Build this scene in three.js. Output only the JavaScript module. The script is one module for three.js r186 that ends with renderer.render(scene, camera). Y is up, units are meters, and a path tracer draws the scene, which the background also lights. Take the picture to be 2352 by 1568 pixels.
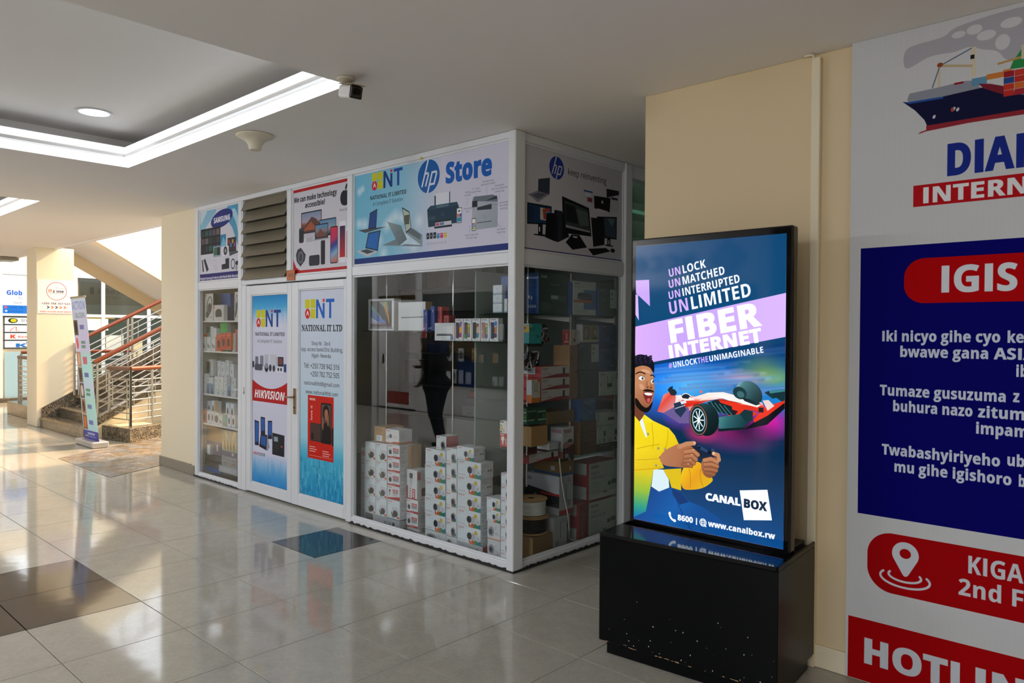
import * as THREE from 'three';
import { mergeGeometries, mergeVertices } from 'three/addons/utils/BufferGeometryUtils.js';
import { RoundedBoxGeometry } from 'three/addons/geometries/RoundedBoxGeometry.js';
import { MarchingCubes } from 'three/addons/objects/MarchingCubes.js';
import { RectAreaLightUniformsLib } from 'three/addons/lights/RectAreaLightUniformsLib.js';

// ------------------------------------------------------------------ camera, sky, sun, exposure
const scene = new THREE.Scene();
const camera = new THREE.PerspectiveCamera(2 * Math.atan(784 / 1713.0) * 180 / Math.PI, 2352 / 1568, 0.05, 200);
camera.rotation.order = 'YXZ';
camera.position.set(3.4288, 1.6355, 3.7323);
camera.rotation.set(-0.0123, 0.7458, 0.0063);
scene.add(camera);

scene.background = new THREE.Color().setRGB(0.95, 0.975, 1.0).multiplyScalar(3.3);   // bright hazy overcast sky above the stair court
scene.environment = null;

RectAreaLightUniformsLib.init();
const sun = new THREE.DirectionalLight(0xffd29c, 9);
sun.position.set(-7.5, 8, -10.0); sun.target.position.set(-9.4, 0, 0.2);
sun.castShadow = true; sun.shadow.mapSize.set(2048, 2048);
Object.assign(sun.shadow.camera, { left: -12, right: 12, top: 12, bottom: -12, near: 0.1, far: 40 });
sun.shadow.radius = 7;
scene.add(sun, sun.target);

const renderer = new THREE.WebGLRenderer({ antialias: true });
renderer.toneMapping = THREE.LinearToneMapping;
renderer.toneMappingExposure = 1.05;
renderer.shadowMap.enabled = true;
renderer.shadowMap.type = THREE.PCFSoftShadowMap;
const LAMP = 2.6;          // candela of a ceiling downlight
const SURFACE = 4.6;       // candela of a round surface lamp by the shops opposite
const COVE = 1.3;          // radiance of a cove strip

// ------------------------------------------------------------------ helpers
let seed = 20240611;
const rnd = () => { seed = (seed * 1664525 + 1013904223) >>> 0; return seed / 4294967296; };
const rr = (a, b) => a + (b - a) * rnd();
const used = {};
const numbered = (n) => { const k = used[n] = (used[n] ?? -1) + 1; return k ? n + '_' + String(k).padStart(3, '0') : n; };
const V = (x, y, z) => new THREE.Vector3(x, y, z);
function tag(o, label, category, group) { o.userData.label = label; if (category) o.userData.category = category; if (group) o.userData.group = group; return o; }
function sh(m) { m.castShadow = true; m.receiveShadow = true; return m; }
function thing(name, label, category, pos = [0, 0, 0], turn = 0, group) {
  const o = new THREE.Group(); o.name = numbered(name); scene.add(o); o.position.set(...pos); o.rotation.y = turn;
  return tag(o, label, category, group);
}
function struct(name, geo, mat) {
  const o = geo ? sh(new THREE.Mesh(geo, mat)) : new THREE.Group(); o.name = numbered(name); o.userData.kind = 'structure'; scene.add(o); return o;
}
function part(name, geo, mat, parent, pos, rot) {
  const m = sh(new THREE.Mesh(geo, mat)); m.name = name; parent.add(m);
  if (pos) m.position.set(...pos); if (rot) m.rotation.set(...rot); return m;
}
const FULL = [0, 0, 1, 1];
// box with chamfered edges; cells = uv rectangles of the faces [px, nx, py, ny, pz, nz]
function cbox(w, h, d, b = 0.003, cells) {
  b = Math.min(b, w * 0.3, h * 0.3, d * 0.3);
  const H = [w / 2, h / 2, d / 2], pos = [], uv = [], ax = 'xyz';
  const P = (s, f) => [0, 1, 2].map((k) => s[k] * (H[k] - (k === f ? 0 : b)));
  const UVof = (s, f) => {
    const c = cells ? cells[f * 2 + (s[f] > 0 ? 0 : 1)] : FULL, p = P(s, f), n = [0, 1, 2].map((k) => p[k] / (2 * H[k]) + 0.5);
    let u, v;
    if (f === 0) { u = s[0] > 0 ? 1 - n[2] : n[2]; v = n[1]; } else if (f === 1) { u = n[0]; v = s[1] > 0 ? 1 - n[2] : n[2]; } else { u = s[2] > 0 ? n[0] : 1 - n[0]; v = n[1]; }
    return [c[0] + (c[2] - c[0]) * u, c[1] + (c[3] - c[1]) * v];
  };
  const tri = (a, b2, c, o) => {
    const [A, B, C] = [a, b2, c].map((q) => q[0]);
    const n = V(B[0] - A[0], B[1] - A[1], B[2] - A[2]).cross(V(C[0] - A[0], C[1] - A[1], C[2] - A[2]));
    const l = n.x * o[0] + n.y * o[1] + n.z * o[2] < 0 ? [a, c, b2] : [a, b2, c];
    for (const q of l) { pos.push(...q[0]); uv.push(...q[1]); }
  };
  const v = (s, f, uf = f) => [P(s, f), UVof(s, uf)];
  for (let f = 0; f < 3; f++) for (const t of [1, -1]) {
    const [g, h2] = [(f + 1) % 3, (f + 2) % 3], o = [0, 0, 0]; o[f] = t;
    const q = [[-1, -1], [1, -1], [1, 1], [-1, 1]].map(([a, c]) => { const s = [0, 0, 0]; s[f] = t; s[g] = a; s[h2] = c; return v(s, f); });
    tri(q[0], q[1], q[2], o); tri(q[0], q[2], q[3], o);
  }
  for (let f = 0; f < 3; f++) { const g = (f + 1) % 3, e = (f + 2) % 3; for (const a of [1, -1]) for (const c of [1, -1]) {
    const s0 = [0, 0, 0], o = [0, 0, 0]; s0[f] = a; s0[g] = c; o[f] = a; o[g] = c; const s1 = s0.slice(); s0[e] = -1; s1[e] = 1;
    const q = [v(s0, f), v(s1, f), v(s1, g, f), v(s0, g, f)];
    tri(q[0], q[1], q[2], o); tri(q[0], q[2], q[3], o);
  } }
  for (const a of [1, -1]) for (const c of [1, -1]) for (const e of [1, -1]) { const s = [a, c, e]; tri(v(s, 0), v(s, 1, 0), v(s, 2, 0), s); }
  const g = new THREE.BufferGeometry();
  g.setAttribute('position', new THREE.Float32BufferAttribute(pos, 3)); g.setAttribute('uv', new THREE.Float32BufferAttribute(uv, 2));
  g.computeVertexNormals(); return g;
}
// box given by its limits
const lim = (x0, x1, y0, y1, z0, z1, b = 0.003, cells) => cbox(x1 - x0, y1 - y0, z1 - z0, b, cells).translate((x0 + x1) / 2, (y0 + y1) / 2, (z0 + z1) / 2);
// bar between two points
function bar(a, b, r, seg = 8) {
  const d = b.clone().sub(a), g = new THREE.CylinderGeometry(r, r, d.length(), seg);
  g.applyQuaternion(new THREE.Quaternion().setFromUnitVectors(V(0, 1, 0), d.normalize())); return g.translate((a.x + b.x) / 2, (a.y + b.y) / 2, (a.z + b.z) / 2);
}
const tube = (pts, r, seg = 24, rad = 6) => new THREE.TubeGeometry(new THREE.CatmullRomCurve3(pts.map((p) => V(...p))), seg, r, rad);
function prism(pts, z0, z1) { // outline in x,y pushed from z0 to z1
  const s = new THREE.Shape(pts.map((p) => new THREE.Vector2(...p)));
  return new THREE.ExtrudeGeometry(s, { depth: z1 - z0, bevelEnabled: false }).translate(0, 0, z0);
}
function canvas(w, h, draw) {
  const c = document.createElement('canvas'); c.width = w; c.height = h; draw(c.getContext('2d'), w, h);
  const t = new THREE.CanvasTexture(c); t.colorSpace = THREE.SRGBColorSpace; t.anisotropy = 8; return t;
}
function dataTex(n, f, srgb = true) {
  const d = new Uint8Array(n * n * 4);
  for (let y = 0; y < n; y++) for (let x = 0; x < n; x++) { const c = f(x / n, y / n); for (let k = 0; k < 3; k++) d[(y * n + x) * 4 + k] = Math.max(0, Math.min(255, c[k])); d[(y * n + x) * 4 + 3] = 255; }
  const t = new THREE.DataTexture(d, n, n); t.wrapS = t.wrapT = THREE.RepeatWrapping; t.magFilter = THREE.LinearFilter; t.minFilter = THREE.LinearMipmapLinearFilter; t.generateMipmaps = true;
  if (srgb) t.colorSpace = THREE.SRGBColorSpace; t.needsUpdate = true; return t;
}
// tileable value noise
function lattice(n, s) { let q = s; const r = () => { q = (q * 1664525 + 1013904223) >>> 0; return q / 4294967296; }; const a = new Float32Array(n * n).map(r); return (u, v) => {
  const x = u * n, y = v * n, i = Math.floor(x), j = Math.floor(y), fx = x - i, fy = y - j, sx = fx * fx * (3 - 2 * fx), sy = fy * fy * (3 - 2 * fy), m = (p) => ((p % n) + n) % n;
  const g = (p, q2) => a[m(q2) * n + m(p)];
  return (g(i, j) * (1 - sx) + g(i + 1, j) * sx) * (1 - sy) + (g(i, j + 1) * (1 - sx) + g(i + 1, j + 1) * sx) * sy; }; }
const std = (o) => new THREE.MeshStandardMaterial(o);
const lin = (r, g, b) => new THREE.Color().setRGB(r, g, b);

// text fitted between x0 and x1 on a baseline y with capital height cap
function txt(c, s, x0, y, x1, cap, col, o = {}) {
  c.save(); c.fillStyle = col; c.textBaseline = 'alphabetic'; c.font = `${o.st ?? 'bold'} ${100}px ${o.fam ?? 'sans-serif'}`;
  const plainI = (o.st ?? 'bold').startsWith('bold') && !o.fam, runs = plainI ? s.split(/(I)/).filter((q) => q) : [s];   // a capital I without its bars
  const adv = (q) => (plainI && q === 'I' ? 34 : c.measureText(q).width), w = runs.reduce((t, q) => t + adv(q), 0), k = cap / 72;
  c.translate(x0, y); c.rotate(o.rot ?? 0); c.transform((x1 - x0) / w / Math.cos(o.rot ?? 0), 0, (o.slant ?? ((o.st ?? '').includes('italic') ? 0 : 0)) * k, k, 0, 0);
  if (o.fat) { c.lineWidth = o.fat; c.strokeStyle = col; c.lineJoin = 'miter'; c.miterLimit = 3; }
  let x = 0; const lean = (o.st ?? '').includes('italic') ? 15 : 0;
  for (const q of runs) {
    if (plainI && q === 'I') { c.beginPath(); c.moveTo(x + 8.5, 0); c.lineTo(x + 8.5 + lean, -71.5); c.lineTo(x + 25.5 + lean, -71.5); c.lineTo(x + 25.5, 0); c.closePath(); if (o.fat) c.stroke(); c.fill(); } else { if (o.fat) c.strokeText(q, x, 0); c.fillText(q, x, 0); }
    x += adv(q);
  }
  c.restore();
}
function poly(c, pts, col, stroke) { c.beginPath(); pts.forEach((p, i) => (i ? c.lineTo(p[0], p[1]) : c.moveTo(p[0], p[1]))); c.closePath(); if (col) { c.fillStyle = col; c.fill(); } if (stroke) { c.strokeStyle = stroke[0]; c.lineWidth = stroke[1]; c.stroke(); } }
function blob(c, pts, col) { // smooth closed outline
  const n = pts.length, m = (i, j) => [(pts[i][0] + pts[j][0]) / 2, (pts[i][1] + pts[j][1]) / 2];
  c.beginPath(); c.moveTo(...m(n - 1, 0)); for (let i = 0; i < n; i++) { const e = m(i, (i + 1) % n); c.quadraticCurveTo(pts[i][0], pts[i][1], e[0], e[1]); } c.closePath(); c.fillStyle = col; c.fill();
}
const ell = (c, x, y, a, b, col, rot = 0, line) => { c.beginPath(); c.ellipse(x, y, a, b, rot, 0, 7); if (line) { c.strokeStyle = col; c.lineWidth = line; c.stroke(); } else { c.fillStyle = col; c.fill(); } };
const rec = (c, x, y, w, h, col) => { c.fillStyle = col; c.fillRect(x, y, w, h); };
const rrec = (c, x, y, w, h, r, col) => { c.beginPath(); c.roundRect(x, y, w, h, r); c.fillStyle = col; c.fill(); };
const grad = (c, x0, y0, x1, y1, ...st) => { const g = c.createLinearGradient(x0, y0, x1, y1); st.forEach(([t, q]) => g.addColorStop(t, q)); return g; };

// ------------------------------------------------------------------ materials
const n8 = lattice(8, 3), n16 = lattice(16, 5), n32 = lattice(32, 7), n64 = lattice(64, 11), n128 = lattice(128, 13);
const tileTex = dataTex(256, (u, v) => { const a = (n8(u, v) - 0.5) * 7 + (n32(u, v) - 0.5) * 6 + (n128(u, v) - 0.5) * 9; return [175 + a, 172 + a, 161 + a * 0.9]; });
const tileBump = dataTex(256, (u, v) => { const a = 128 + (n8(u, v) - 0.5) * 200; return [a, a, a]; }, false);
const wallBump = dataTex(256, (u, v) => { const a = 128 + (n16(u, v) - 0.5) * 120 + (n128(u, v) - 0.5) * 60; return [a, a, a]; }, false);
const graniteTex = dataTex(512, (u, v) => { const a = n128(u, v), b = n64(u + 0.3, v + 0.1), c = n16(u, v); const t = (a > 0.64 ? 42 : a < 0.3 ? -30 : 0) + (b - 0.5) * 40 + (c - 0.5) * 20; return [88 + t, 81 + t * 0.95, 70 + t * 0.85]; });
const matTex = dataTex(512, (u, v) => { const a = n128(u, v), b = n16(u, v), c = n8(u, v); const g = c > 0.55 ? 1 : 0, t = (a - 0.5) * 90 + (b - 0.5) * 50 + (c - 0.5) * 40; return [134 + t - g * 16, 121 + t * 0.95 - g * 2, 103 + t * 0.88 + g * 16]; });
const kraftTex = dataTex(128, (u, v) => { const t = (n64(u, v) - 0.5) * 16 + (n8(u, v) - 0.5) * 10; return [186 + t, 148 + t, 96 + t]; });
const M = {
  tile: std({ map: tileTex, roughness: 0.075, bumpMap: tileBump, bumpScale: 0.0002 }),
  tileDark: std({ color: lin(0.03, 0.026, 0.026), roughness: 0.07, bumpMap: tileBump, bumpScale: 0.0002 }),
  grout: std({ color: lin(0.15, 0.13, 0.1), roughness: 0.9 }),
  ceil: std({ color: lin(0.86, 0.83, 0.8), roughness: 0.92, bumpMap: wallBump, bumpScale: 0.0008 }),
  cream: std({ color: lin(0.71, 0.57, 0.355), roughness: 0.75, bumpMap: wallBump, bumpScale: 0.0008 }),
  creamPale: std({ color: lin(0.80, 0.71, 0.52), roughness: 0.75, bumpMap: wallBump, bumpScale: 0.0008 }),
  base: std({ color: lin(0.26, 0.23, 0.18), roughness: 0.4 }),
  baseDark: std({ color: lin(0.2, 0.18, 0.15), roughness: 0.4 }),
  frame: std({ color: lin(0.74, 0.76, 0.79), roughness: 0.38 }),
  caulk: std({ color: lin(0.02, 0.02, 0.02), roughness: 0.8 }),
  glass: new THREE.MeshPhysicalMaterial({ color: lin(0.975, 0.985, 0.98), roughness: 0.0, transmission: 1, thickness: 0, ior: 1.5 }),
  shelfGlass: new THREE.MeshPhysicalMaterial({ color: lin(0.6, 0.78, 0.72), roughness: 0.05, transmission: 1, thickness: 0, ior: 1.5 }),
  louver: std({ color: lin(0.19, 0.165, 0.115), roughness: 0.3 }),
  louverPale: new THREE.MeshPhysicalMaterial({ color: lin(0.45, 0.72, 0.58), roughness: 0.5, transmission: 0.45, thickness: 0 }),
  steel: std({ color: lin(0.55, 0.53, 0.5), roughness: 0.28, metalness: 1 }),
  brass: std({ color: lin(0.32, 0.22, 0.13), roughness: 0.35, metalness: 1 }),
  wood: std({ color: lin(0.2, 0.045, 0.014), roughness: 0.36 }),
  woodDull: std({ color: lin(0.17, 0.09, 0.06), roughness: 0.45 }),
  granite: std({ map: graniteTex, roughness: 0.18 }),
  mat: std({ map: matTex, roughness: 0.28 }),
  black: new THREE.MeshPhysicalMaterial({ color: lin(0.003, 0.0035, 0.004), roughness: 0.28, specularIntensity: 0.3 }),
  blackGloss: std({ color: lin(0.004, 0.004, 0.005), roughness: 0.08 }),
  white: std({ color: lin(0.75, 0.75, 0.74), roughness: 0.4 }),
  cable: std({ color: lin(0.7, 0.72, 0.7), roughness: 0.35 }),
  kraft: std({ map: kraftTex, roughness: 0.85 }),
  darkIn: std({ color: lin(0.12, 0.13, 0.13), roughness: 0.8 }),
};
// ------------------------------------------------------------------ floor
const GX = -1.8512, GZ = 0.1517, TS = 0.6;
{
  const floor = struct('floor');
  part('screed', lim(-16.2, 6.5, -0.3, -0.0145, -7.2, 6.5, 0.001), M.grout, floor);
  const tg = cbox(0.5962, 0.012, 0.5962, 0.0012), spots = [];
  const tgs = [0, 1, 2, 3].map((k) => tg.clone().rotateY(k * Math.PI / 2));
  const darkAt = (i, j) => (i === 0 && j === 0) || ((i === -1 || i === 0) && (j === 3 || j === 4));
  for (let i = -24; i < 14; i++) for (let j = -7; j < 11; j++) {
    const x = GX + (i + 0.5) * TS, z = GZ + (j + 0.5) * TS;
    if (x > 6.4 || z > 6.3) continue;
    if (x > -5 && x < -0.3 && z < -0.4) continue;             // inside the shop
    if (x > 0.9 && z < -0.4) continue;                         // under the right-hand wall
    if (x > -5.9 && x < -5 && z < -0.4) continue;
    const d = V(x, 0, z).project(cameraReady()), near = Math.abs(d.x) < 1.15 && Math.abs(d.y) < 1.15 && d.z < 1;
    spots.push({ x, z, i, j, near, r: Math.hypot(x - 3.43, z - 3.73) });
  }
  spots.sort((a, b) => (b.near - a.near) || a.r - b.r);
  const rest = [];
  spots.forEach((s, k) => {
    if (k < 290) part('floor_tile', tgs[Math.floor(rnd() * 4)], darkAt(s.i, s.j) ? M.tileDark : M.tile, floor, [s.x, -0.0075 + rr(0, 0.0006), s.z]);
    else rest.push(s);
  });
  const im = new THREE.InstancedMesh(tg, M.tile, rest.length); im.name = 'floor_tiles_beyond'; im.userData.kind = 'stuff'; im.receiveShadow = true;
  rest.forEach((s, k) => im.setMatrixAt(k, new THREE.Matrix4().makeTranslation(s.x, -0.0075, s.z)));
  floor.add(im);
  // mottled granite patch in front of the stair court
  const sp = new THREE.Shape([[-7.2, -0.7], [-5.42, -0.7], [-5.86, 0.12], [-6.35, 1.25], [-8.4, 1.25], [-7.95, 0.44]].map((p) => new THREE.Vector2(...p)));
  const g = new THREE.ExtrudeGeometry(sp, { depth: 0.006, bevelEnabled: false }).rotateX(-Math.PI / 2);
  part('granite_inlay', g, M.mat, floor, [0, -0.003, 0]);
}
function cameraReady() { camera.updateMatrixWorld(true); camera.aspect = 2352 / 1568; camera.updateProjectionMatrix(); return camera; }

// ------------------------------------------------------------------ ceiling with sunk light coffers
const COFFERS = [[-3.28, -0.085], [-8.93, -5.73], [2.35, 5.55], [-14.58, -11.38]], CZ = [1.285, 4.55];
{
  const ceiling = struct('ceiling');
  const layer = (y0, y1, inset) => {
    const s = new THREE.Shape([[-16.2, 7.2], [-16.2, -6.5], [6.6, -6.5], [6.6, 7.2]].map((p) => new THREE.Vector2(...p)).slice(0, 0).concat(
      [[-16.2, 0.3], [-16.2, -6.5], [6.6, -6.5], [6.6, 4.4], [-5.85, 4.4], [-5.85, 0.3]].map((p) => new THREE.Vector2(...p))));
    for (const [a, b] of COFFERS) s.holes.push(new THREE.Path([[a + inset, -CZ[0] - inset], [b - inset, -CZ[0] - inset], [b - inset, -CZ[1] + inset], [a + inset, -CZ[1] + inset]].map((p) => new THREE.Vector2(...p))));
    return new THREE.ExtrudeGeometry(s, { depth: y1 - y0, bevelEnabled: false }).rotateX(-Math.PI / 2).translate(0, y0, 0);
  };
  part('ceiling_panel', layer(3.01, 3.085, 0), M.ceil, ceiling);
  part('coffer_lip', layer(3.085, 3.17, 0.045), M.ceil, ceiling);
  part('coffer_lip', layer(3.17, 3.292, -0.25), M.ceil, ceiling);
  const top = new THREE.Shape([[-16.2, 0.3], [-16.2, -6.5], [6.6, -6.5], [6.6, 4.4], [-5.85, 4.4], [-5.85, 0.3]].map((p) => new THREE.Vector2(...p)));
  part('coffer_top', new THREE.ExtrudeGeometry(top, { depth: 0.2, bevelEnabled: false }).rotateX(-Math.PI / 2).translate(0, 3.292, 0), M.ceil, ceiling);
}
const ledMat = std({ color: 0xffffff, emissive: lin(0.86, 0.93, 1), emissiveIntensity: 1.25, roughness: 0.5 });
const lampMat = std({ color: 0xffffff, emissive: lin(0.9, 0.96, 1), emissiveIntensity: 1.6, roughness: 0.5 });
const COVE_LABEL = ['double band of cool white cove lighting round the large coffer over the shop front', 'cool white cove lighting round the second coffer, at the left edge near the stairs', 'cove lighting round the coffer above the viewer', 'cove lighting round the farthest coffer, beyond the left edge'];
COFFERS.forEach(([a, b], k) => {
  const mid = [(a + b) / 2, 0, (CZ[0] + CZ[1]) / 2], t = thing('cove_light', COVE_LABEL[k], 'cove light', [mid[0], 3.01, mid[2]]);
  for (const [inset, y0, y1] of [[0, 0.003, 0.071], [0.045, 0.102, 0.155]]) {
    const hw = (b - a) / 2 - inset, hd = (CZ[1] - CZ[0]) / 2 - inset, e = 0.004;
    for (const s of [-1, 1]) {
      part('led_strip', lim(-hw, hw, y0, y1, s > 0 ? hd - e : -hd, s > 0 ? hd : -hd + e, 0.001), ledMat, t);
      part('led_strip', lim(s > 0 ? hw - e : -hw, s > 0 ? hw : -hw + e, y0, y1, -hd + e, hd - e, 0.001), ledMat, t);
    }
    if (!inset) for (const [dx, dz, w] of [[1, 0, 2 * hd], [-1, 0, 2 * hd], [0, 1, 2 * hw], [0, -1, 2 * hw]]) {
      const l = new THREE.RectAreaLight(0xdcebff, COVE, w - 0.1, y1 - y0); l.position.set(dx * (hw - 0.012), (y0 + y1) / 2, dz * (hd - 0.012)); t.add(l);
      l.lookAt(t.position.x, t.position.y + l.position.y - 0.25, t.position.z);
    }
  }
});
function downlight(x, y, z, label, group, power = LAMP, r = 0.105) {
  const t = thing('ceiling_downlight', label, 'downlight', [x, y, z], 0, group);
  part('trim_ring', new THREE.LatheGeometry([[r, 0], [r + 0.022, -0.001], [r + 0.024, -0.008], [r, -0.006], [r - 0.002, 0]].map((p) => new THREE.Vector2(...p)), 40), M.white, t);
  part('diffuser', new THREE.CylinderGeometry(r, r, 0.004, 40), lampMat, t, [0, -0.003, 0]);
  const l = new THREE.SpotLight(0xf3f6ff, power, 0, 1.35, 0.5, 2); l.position.set(0, -0.02, 0); l.target.position.set(0, -1, 0); l.castShadow = true; l.shadow.radius = 5; t.add(l, l.target); return t;
}
downlight(-2.79, 3.292, 1.71, 'glowing round white downlight recessed inside the coffer over the shop front');
for (const [x, z] of [[-2.72, 3.95], [-0.75, 3.85], [-6.4, 1.85], [-8.3, 1.85], [-6.4, 3.85], [-8.3, 3.85], [-12.0, 1.85], [-13.9, 1.85], [-12.0, 3.85], [2.9, 3.85], [5.0, 3.85]])
  downlight(x, 3.292, z, 'round recessed coffer downlight outside the picture, seen only as a glint in the polished floor', 'coffer downlights outside the picture', x > 2 ? LAMP * 0.35 : LAMP);

// round surface lamps along the far side of the corridor, behind the viewer
for (const [x, f] of [[-10.4, 1.7], [-7.6, 1.7], [-5.0, 1.3], [-2.9, 1.6], [3.6, 0.25]]) {
  const t = thing('surface_lamp', 'round opal surface lamp on the ceiling by the shops opposite, outside the picture', 'ceiling lamp', [x, 3.01, 5.35], 0, 'surface lamps outside the picture');
  part('opal_shade', new THREE.SphereGeometry(0.15, 24, 12, 0, 7, 0, Math.PI / 2).rotateX(Math.PI).scale(1, 0.45, 1), lampMat, t); part('ring', new THREE.TorusGeometry(0.15, 0.008, 8, 32).rotateX(Math.PI / 2), M.white, t);
  const l = new THREE.PointLight(0xf2f6ff, SURFACE * f, 0, 2); l.position.set(0, -0.12, 0); l.castShadow = true; l.shadow.radius = 4; t.add(l);
}
// ------------------------------------------------------------------ walls
{
  struct('wall_right', lim(1.04, 6.5, 0, 3.01, -0.4, 0.02, 0.006), M.cream);
  struct('baseboard_right', lim(1.05, 6.5, 0, 0.11, 0.02, 0.032, 0.004), M.creamPale);
  struct('wall_left', lim(-5.83, -4.87, 0, 3.46, -7.0, -0.02, 0.01), M.creamPale);
  struct('baseboard_left', mergeGeometries([lim(-5.845, -4.99, 0, 0.115, -0.02, -0.006, 0.003), lim(-4.985, -4.875, 0, 0.105, -0.02, 0.004, 0.003), lim(-5.845, -5.83, 0, 0.115, -1.5, -0.006, 0.003)]), M.base);
  struct('wall_alley_back', lim(-0.2, 1.3, 0, 3.01, -4.4, -4.2), M.cream);
  struct('wall_alley_right', lim(1.04, 1.24, 0, 3.01, -4.2, -0.4), std({ color: lin(0.05, 0.065, 0.058), roughness: 0.3 }));
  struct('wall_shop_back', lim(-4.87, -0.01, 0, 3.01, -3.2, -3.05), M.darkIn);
  struct('wall_shop_left', lim(-4.87, -4.85, 0, 3.01, -3.05, -0.06), M.white);
  struct('floor_shop', lim(-4.85, -0.02, -0.008, 0.004, -3.05, -0.45, 0.001), M.base);
  struct('wall_end_right', lim(6.5, 6.7, 0, 3.4, -0.7, 6.5), M.cream);
  struct('wall_court_back', lim(-16.2, -5.83, 0, 4.4, -7.3, -7.1), M.creamPale);
  struct('wall_court_left', lim(-16.5, -16.2, 0, 3.46, -7.2, 6.5), M.creamPale);
  // surface cable trunking on the right-hand wall
  const t = thing('cable_trunking', 'narrow cream vertical cable trunking up the wall behind the lit advertising screen', 'trunking', [2.033, 0, 0.035]);
  part('cover', lim(-0.021, 0.021, 0.0, 2.985, -0.012, 0.016, 0.003), M.creamPale, t);
  part('cable_stub', tube([[-0.012, 2.985, 0.004], [-0.02, 3.002, 0.006], [-0.06, 3.005, 0.006]], 0.006, 10), M.creamPale, t);
}
// ------------------------------------------------------------------ the glazed shop
const shopWindows = [];
{
  const fr = struct('wall_shop_front');
  const F = (n, ...a) => part(n, lim(...a), M.frame, fr);
  F('post', -4.862, -4.785, 0.004, 3.008, -0.06, 0.004, 0.005);
  F('post', -3.866, -3.79, 0.004, 2.962, -0.055, 0.004, 0.005);
  F('post', -2.908, -2.845, 2.156, 2.962, -0.05, 0.002, 0.005);
  F('post', -1.945, -1.872, 0.004, 2.962, -0.055, 0.004, 0.005);
  F('corner_post', -0.052, 0.016, 0.004, 3.008, -0.088, 0.014, 0.006);
  F('end_post', -0.06, 0.012, 0.004, 3.008, -1.405, -1.31, 0.006);
  F('top_rail', -4.784, -0.053, 2.963, 3.008, -0.05, 0.002, 0.004);
  F('top_rail', -0.05, 0.002, 2.95, 3.008, -1.309, -0.089, 0.004);
  F('transom', -4.784, -3.867, 2.086, 2.168, -0.05, 0.002, 0.006);
  F('transom', -3.789, -1.946, 2.1, 2.155, -0.05, 0.002, 0.006);
  F('transom', -1.871, -0.053, 2.104, 2.186, -0.05, 0.002, 0.006);
  F('transom', -0.05, 0.002, 2.102, 2.2, -1.309, -0.089, 0.006);
  F('sill_rail', -4.784, -3.867, 0.004, 0.045, -0.05, 0.003, 0.005);
  F('sill_rail', -1.871, -0.053, 0.004, 0.056, -0.05, 0.003, 0.005);
  F('sill_rail', -0.05, 0.003, 0.004, 0.05, -1.309, -0.089, 0.005);
  // slim glazing beads: a second line inside each opening
  const bead = (x0, x1, y0, y1, w = 0.016) => { for (const a of [[x0, x1, y0, y0 + w], [x0, x1, y1 - w, y1], [x0, x0 + w, y0 + w, y1 - w], [x1 - w, x1, y0 + w, y1 - w]]) F('glazing_bead', ...a, -0.03, -0.008, 0.003); };
  const beadZ = (z0, z1, y0, y1, w = 0.016) => { for (const a of [[y0, y0 + w, z0, z1], [y1 - w, y1, z0, z1], [y0 + w, y1 - w, z0, z0 + w], [y0 + w, y1 - w, z1 - w, z1]]) F('glazing_bead', -0.03, -0.008, ...a, 0.003); };
  bead(-4.785, -3.866, 2.168, 2.963); bead(-2.845, -1.945, 2.155, 2.963); bead(-1.872, -0.052, 2.186, 2.963);
  bead(-4.785, -3.866, 0.045, 2.086, 0.012); bead(-1.872, -0.052, 0.056, 2.104, 0.012);
  beadZ(-1.31, -0.088, 2.2, 2.95); beadZ(-1.31, -0.088, 0.05, 2.102, 0.012);
  // ragged black sealant along the foot of the frame
  const sealant = (pts, flip) => {
    const L = pts, up = [], n = 120; for (let i = 0; i <= n; i++) up.push([L * i / n, 0.006 + ((0.6 * n16(i * 0.031, 0.3) + 0.4 * n32(i * 0.06, 0.7)) ** 2) * 0.022 + rr(0, 0.0035)]);
    return prism([[0, -0.001], ...[[L, -0.001]], ...up.reverse()], 0, 0.004);
  };
  part('sealant', sealant(1.9), M.caulk, fr, [-1.88, 0, 0.004]); part('sealant', sealant(1.02), M.caulk, fr, [-4.88, 0, 0.004]);
  part('sealant', sealant(1.4), M.caulk, fr, [0.016, 0, -1.4], [0, -Math.PI / 2, 0]);
  const drip = (pts) => prism(pts, 0, 0.003);
  part('sealant_smear', new THREE.ExtrudeGeometry(new THREE.Shape([[-1.9, 0.012], [-0.9, 0.02], [0.03, 0.022], [0.034, -1.35], [0.012, -1.35], [0.006, -0.004], [-1.9, -0.004]].map((p) => new THREE.Vector2(p[0], -p[1]))), { depth: 0.003, bevelEnabled: false }).rotateX(-Math.PI / 2), M.caulk, fr, [0, -0.0012, 0]);

  const pane = (k, x0, x1, y0, y1) => { const w = struct('window_' + k); part('pane', lim(x0 + 0.004, x1 - 0.004, y0 + 0.004, y1 - 0.004, -0.0225, -0.0175, 0.0008), M.glass, w); return w; };
  pane(1, -4.785, -3.866, 0.045, 2.086); pane(2, -1.872, -0.052, 0.056, 2.104);
  { const w = struct('window_3'); part('pane', lim(-0.0225, -0.0175, 0.054, 2.098, -1.306, -0.092, 0.0008), M.glass, w); }
  // glass louvres over the left door leaf
  const lv = struct('window_4');
  for (const x of [-3.786, -2.926]) part('louvre_rail', lim(x, x + 0.018, 2.157, 2.962, -0.04, 0.0, 0.002), M.frame, lv);
  for (let k = 0; k < 7; k++) part('louvre_blade', cbox(0.835, 0.145, 0.006, 0.0015), M.louver, lv, [-3.347, 2.212 + k * 0.117, -0.01], [-0.5, 0, 0]);

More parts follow.
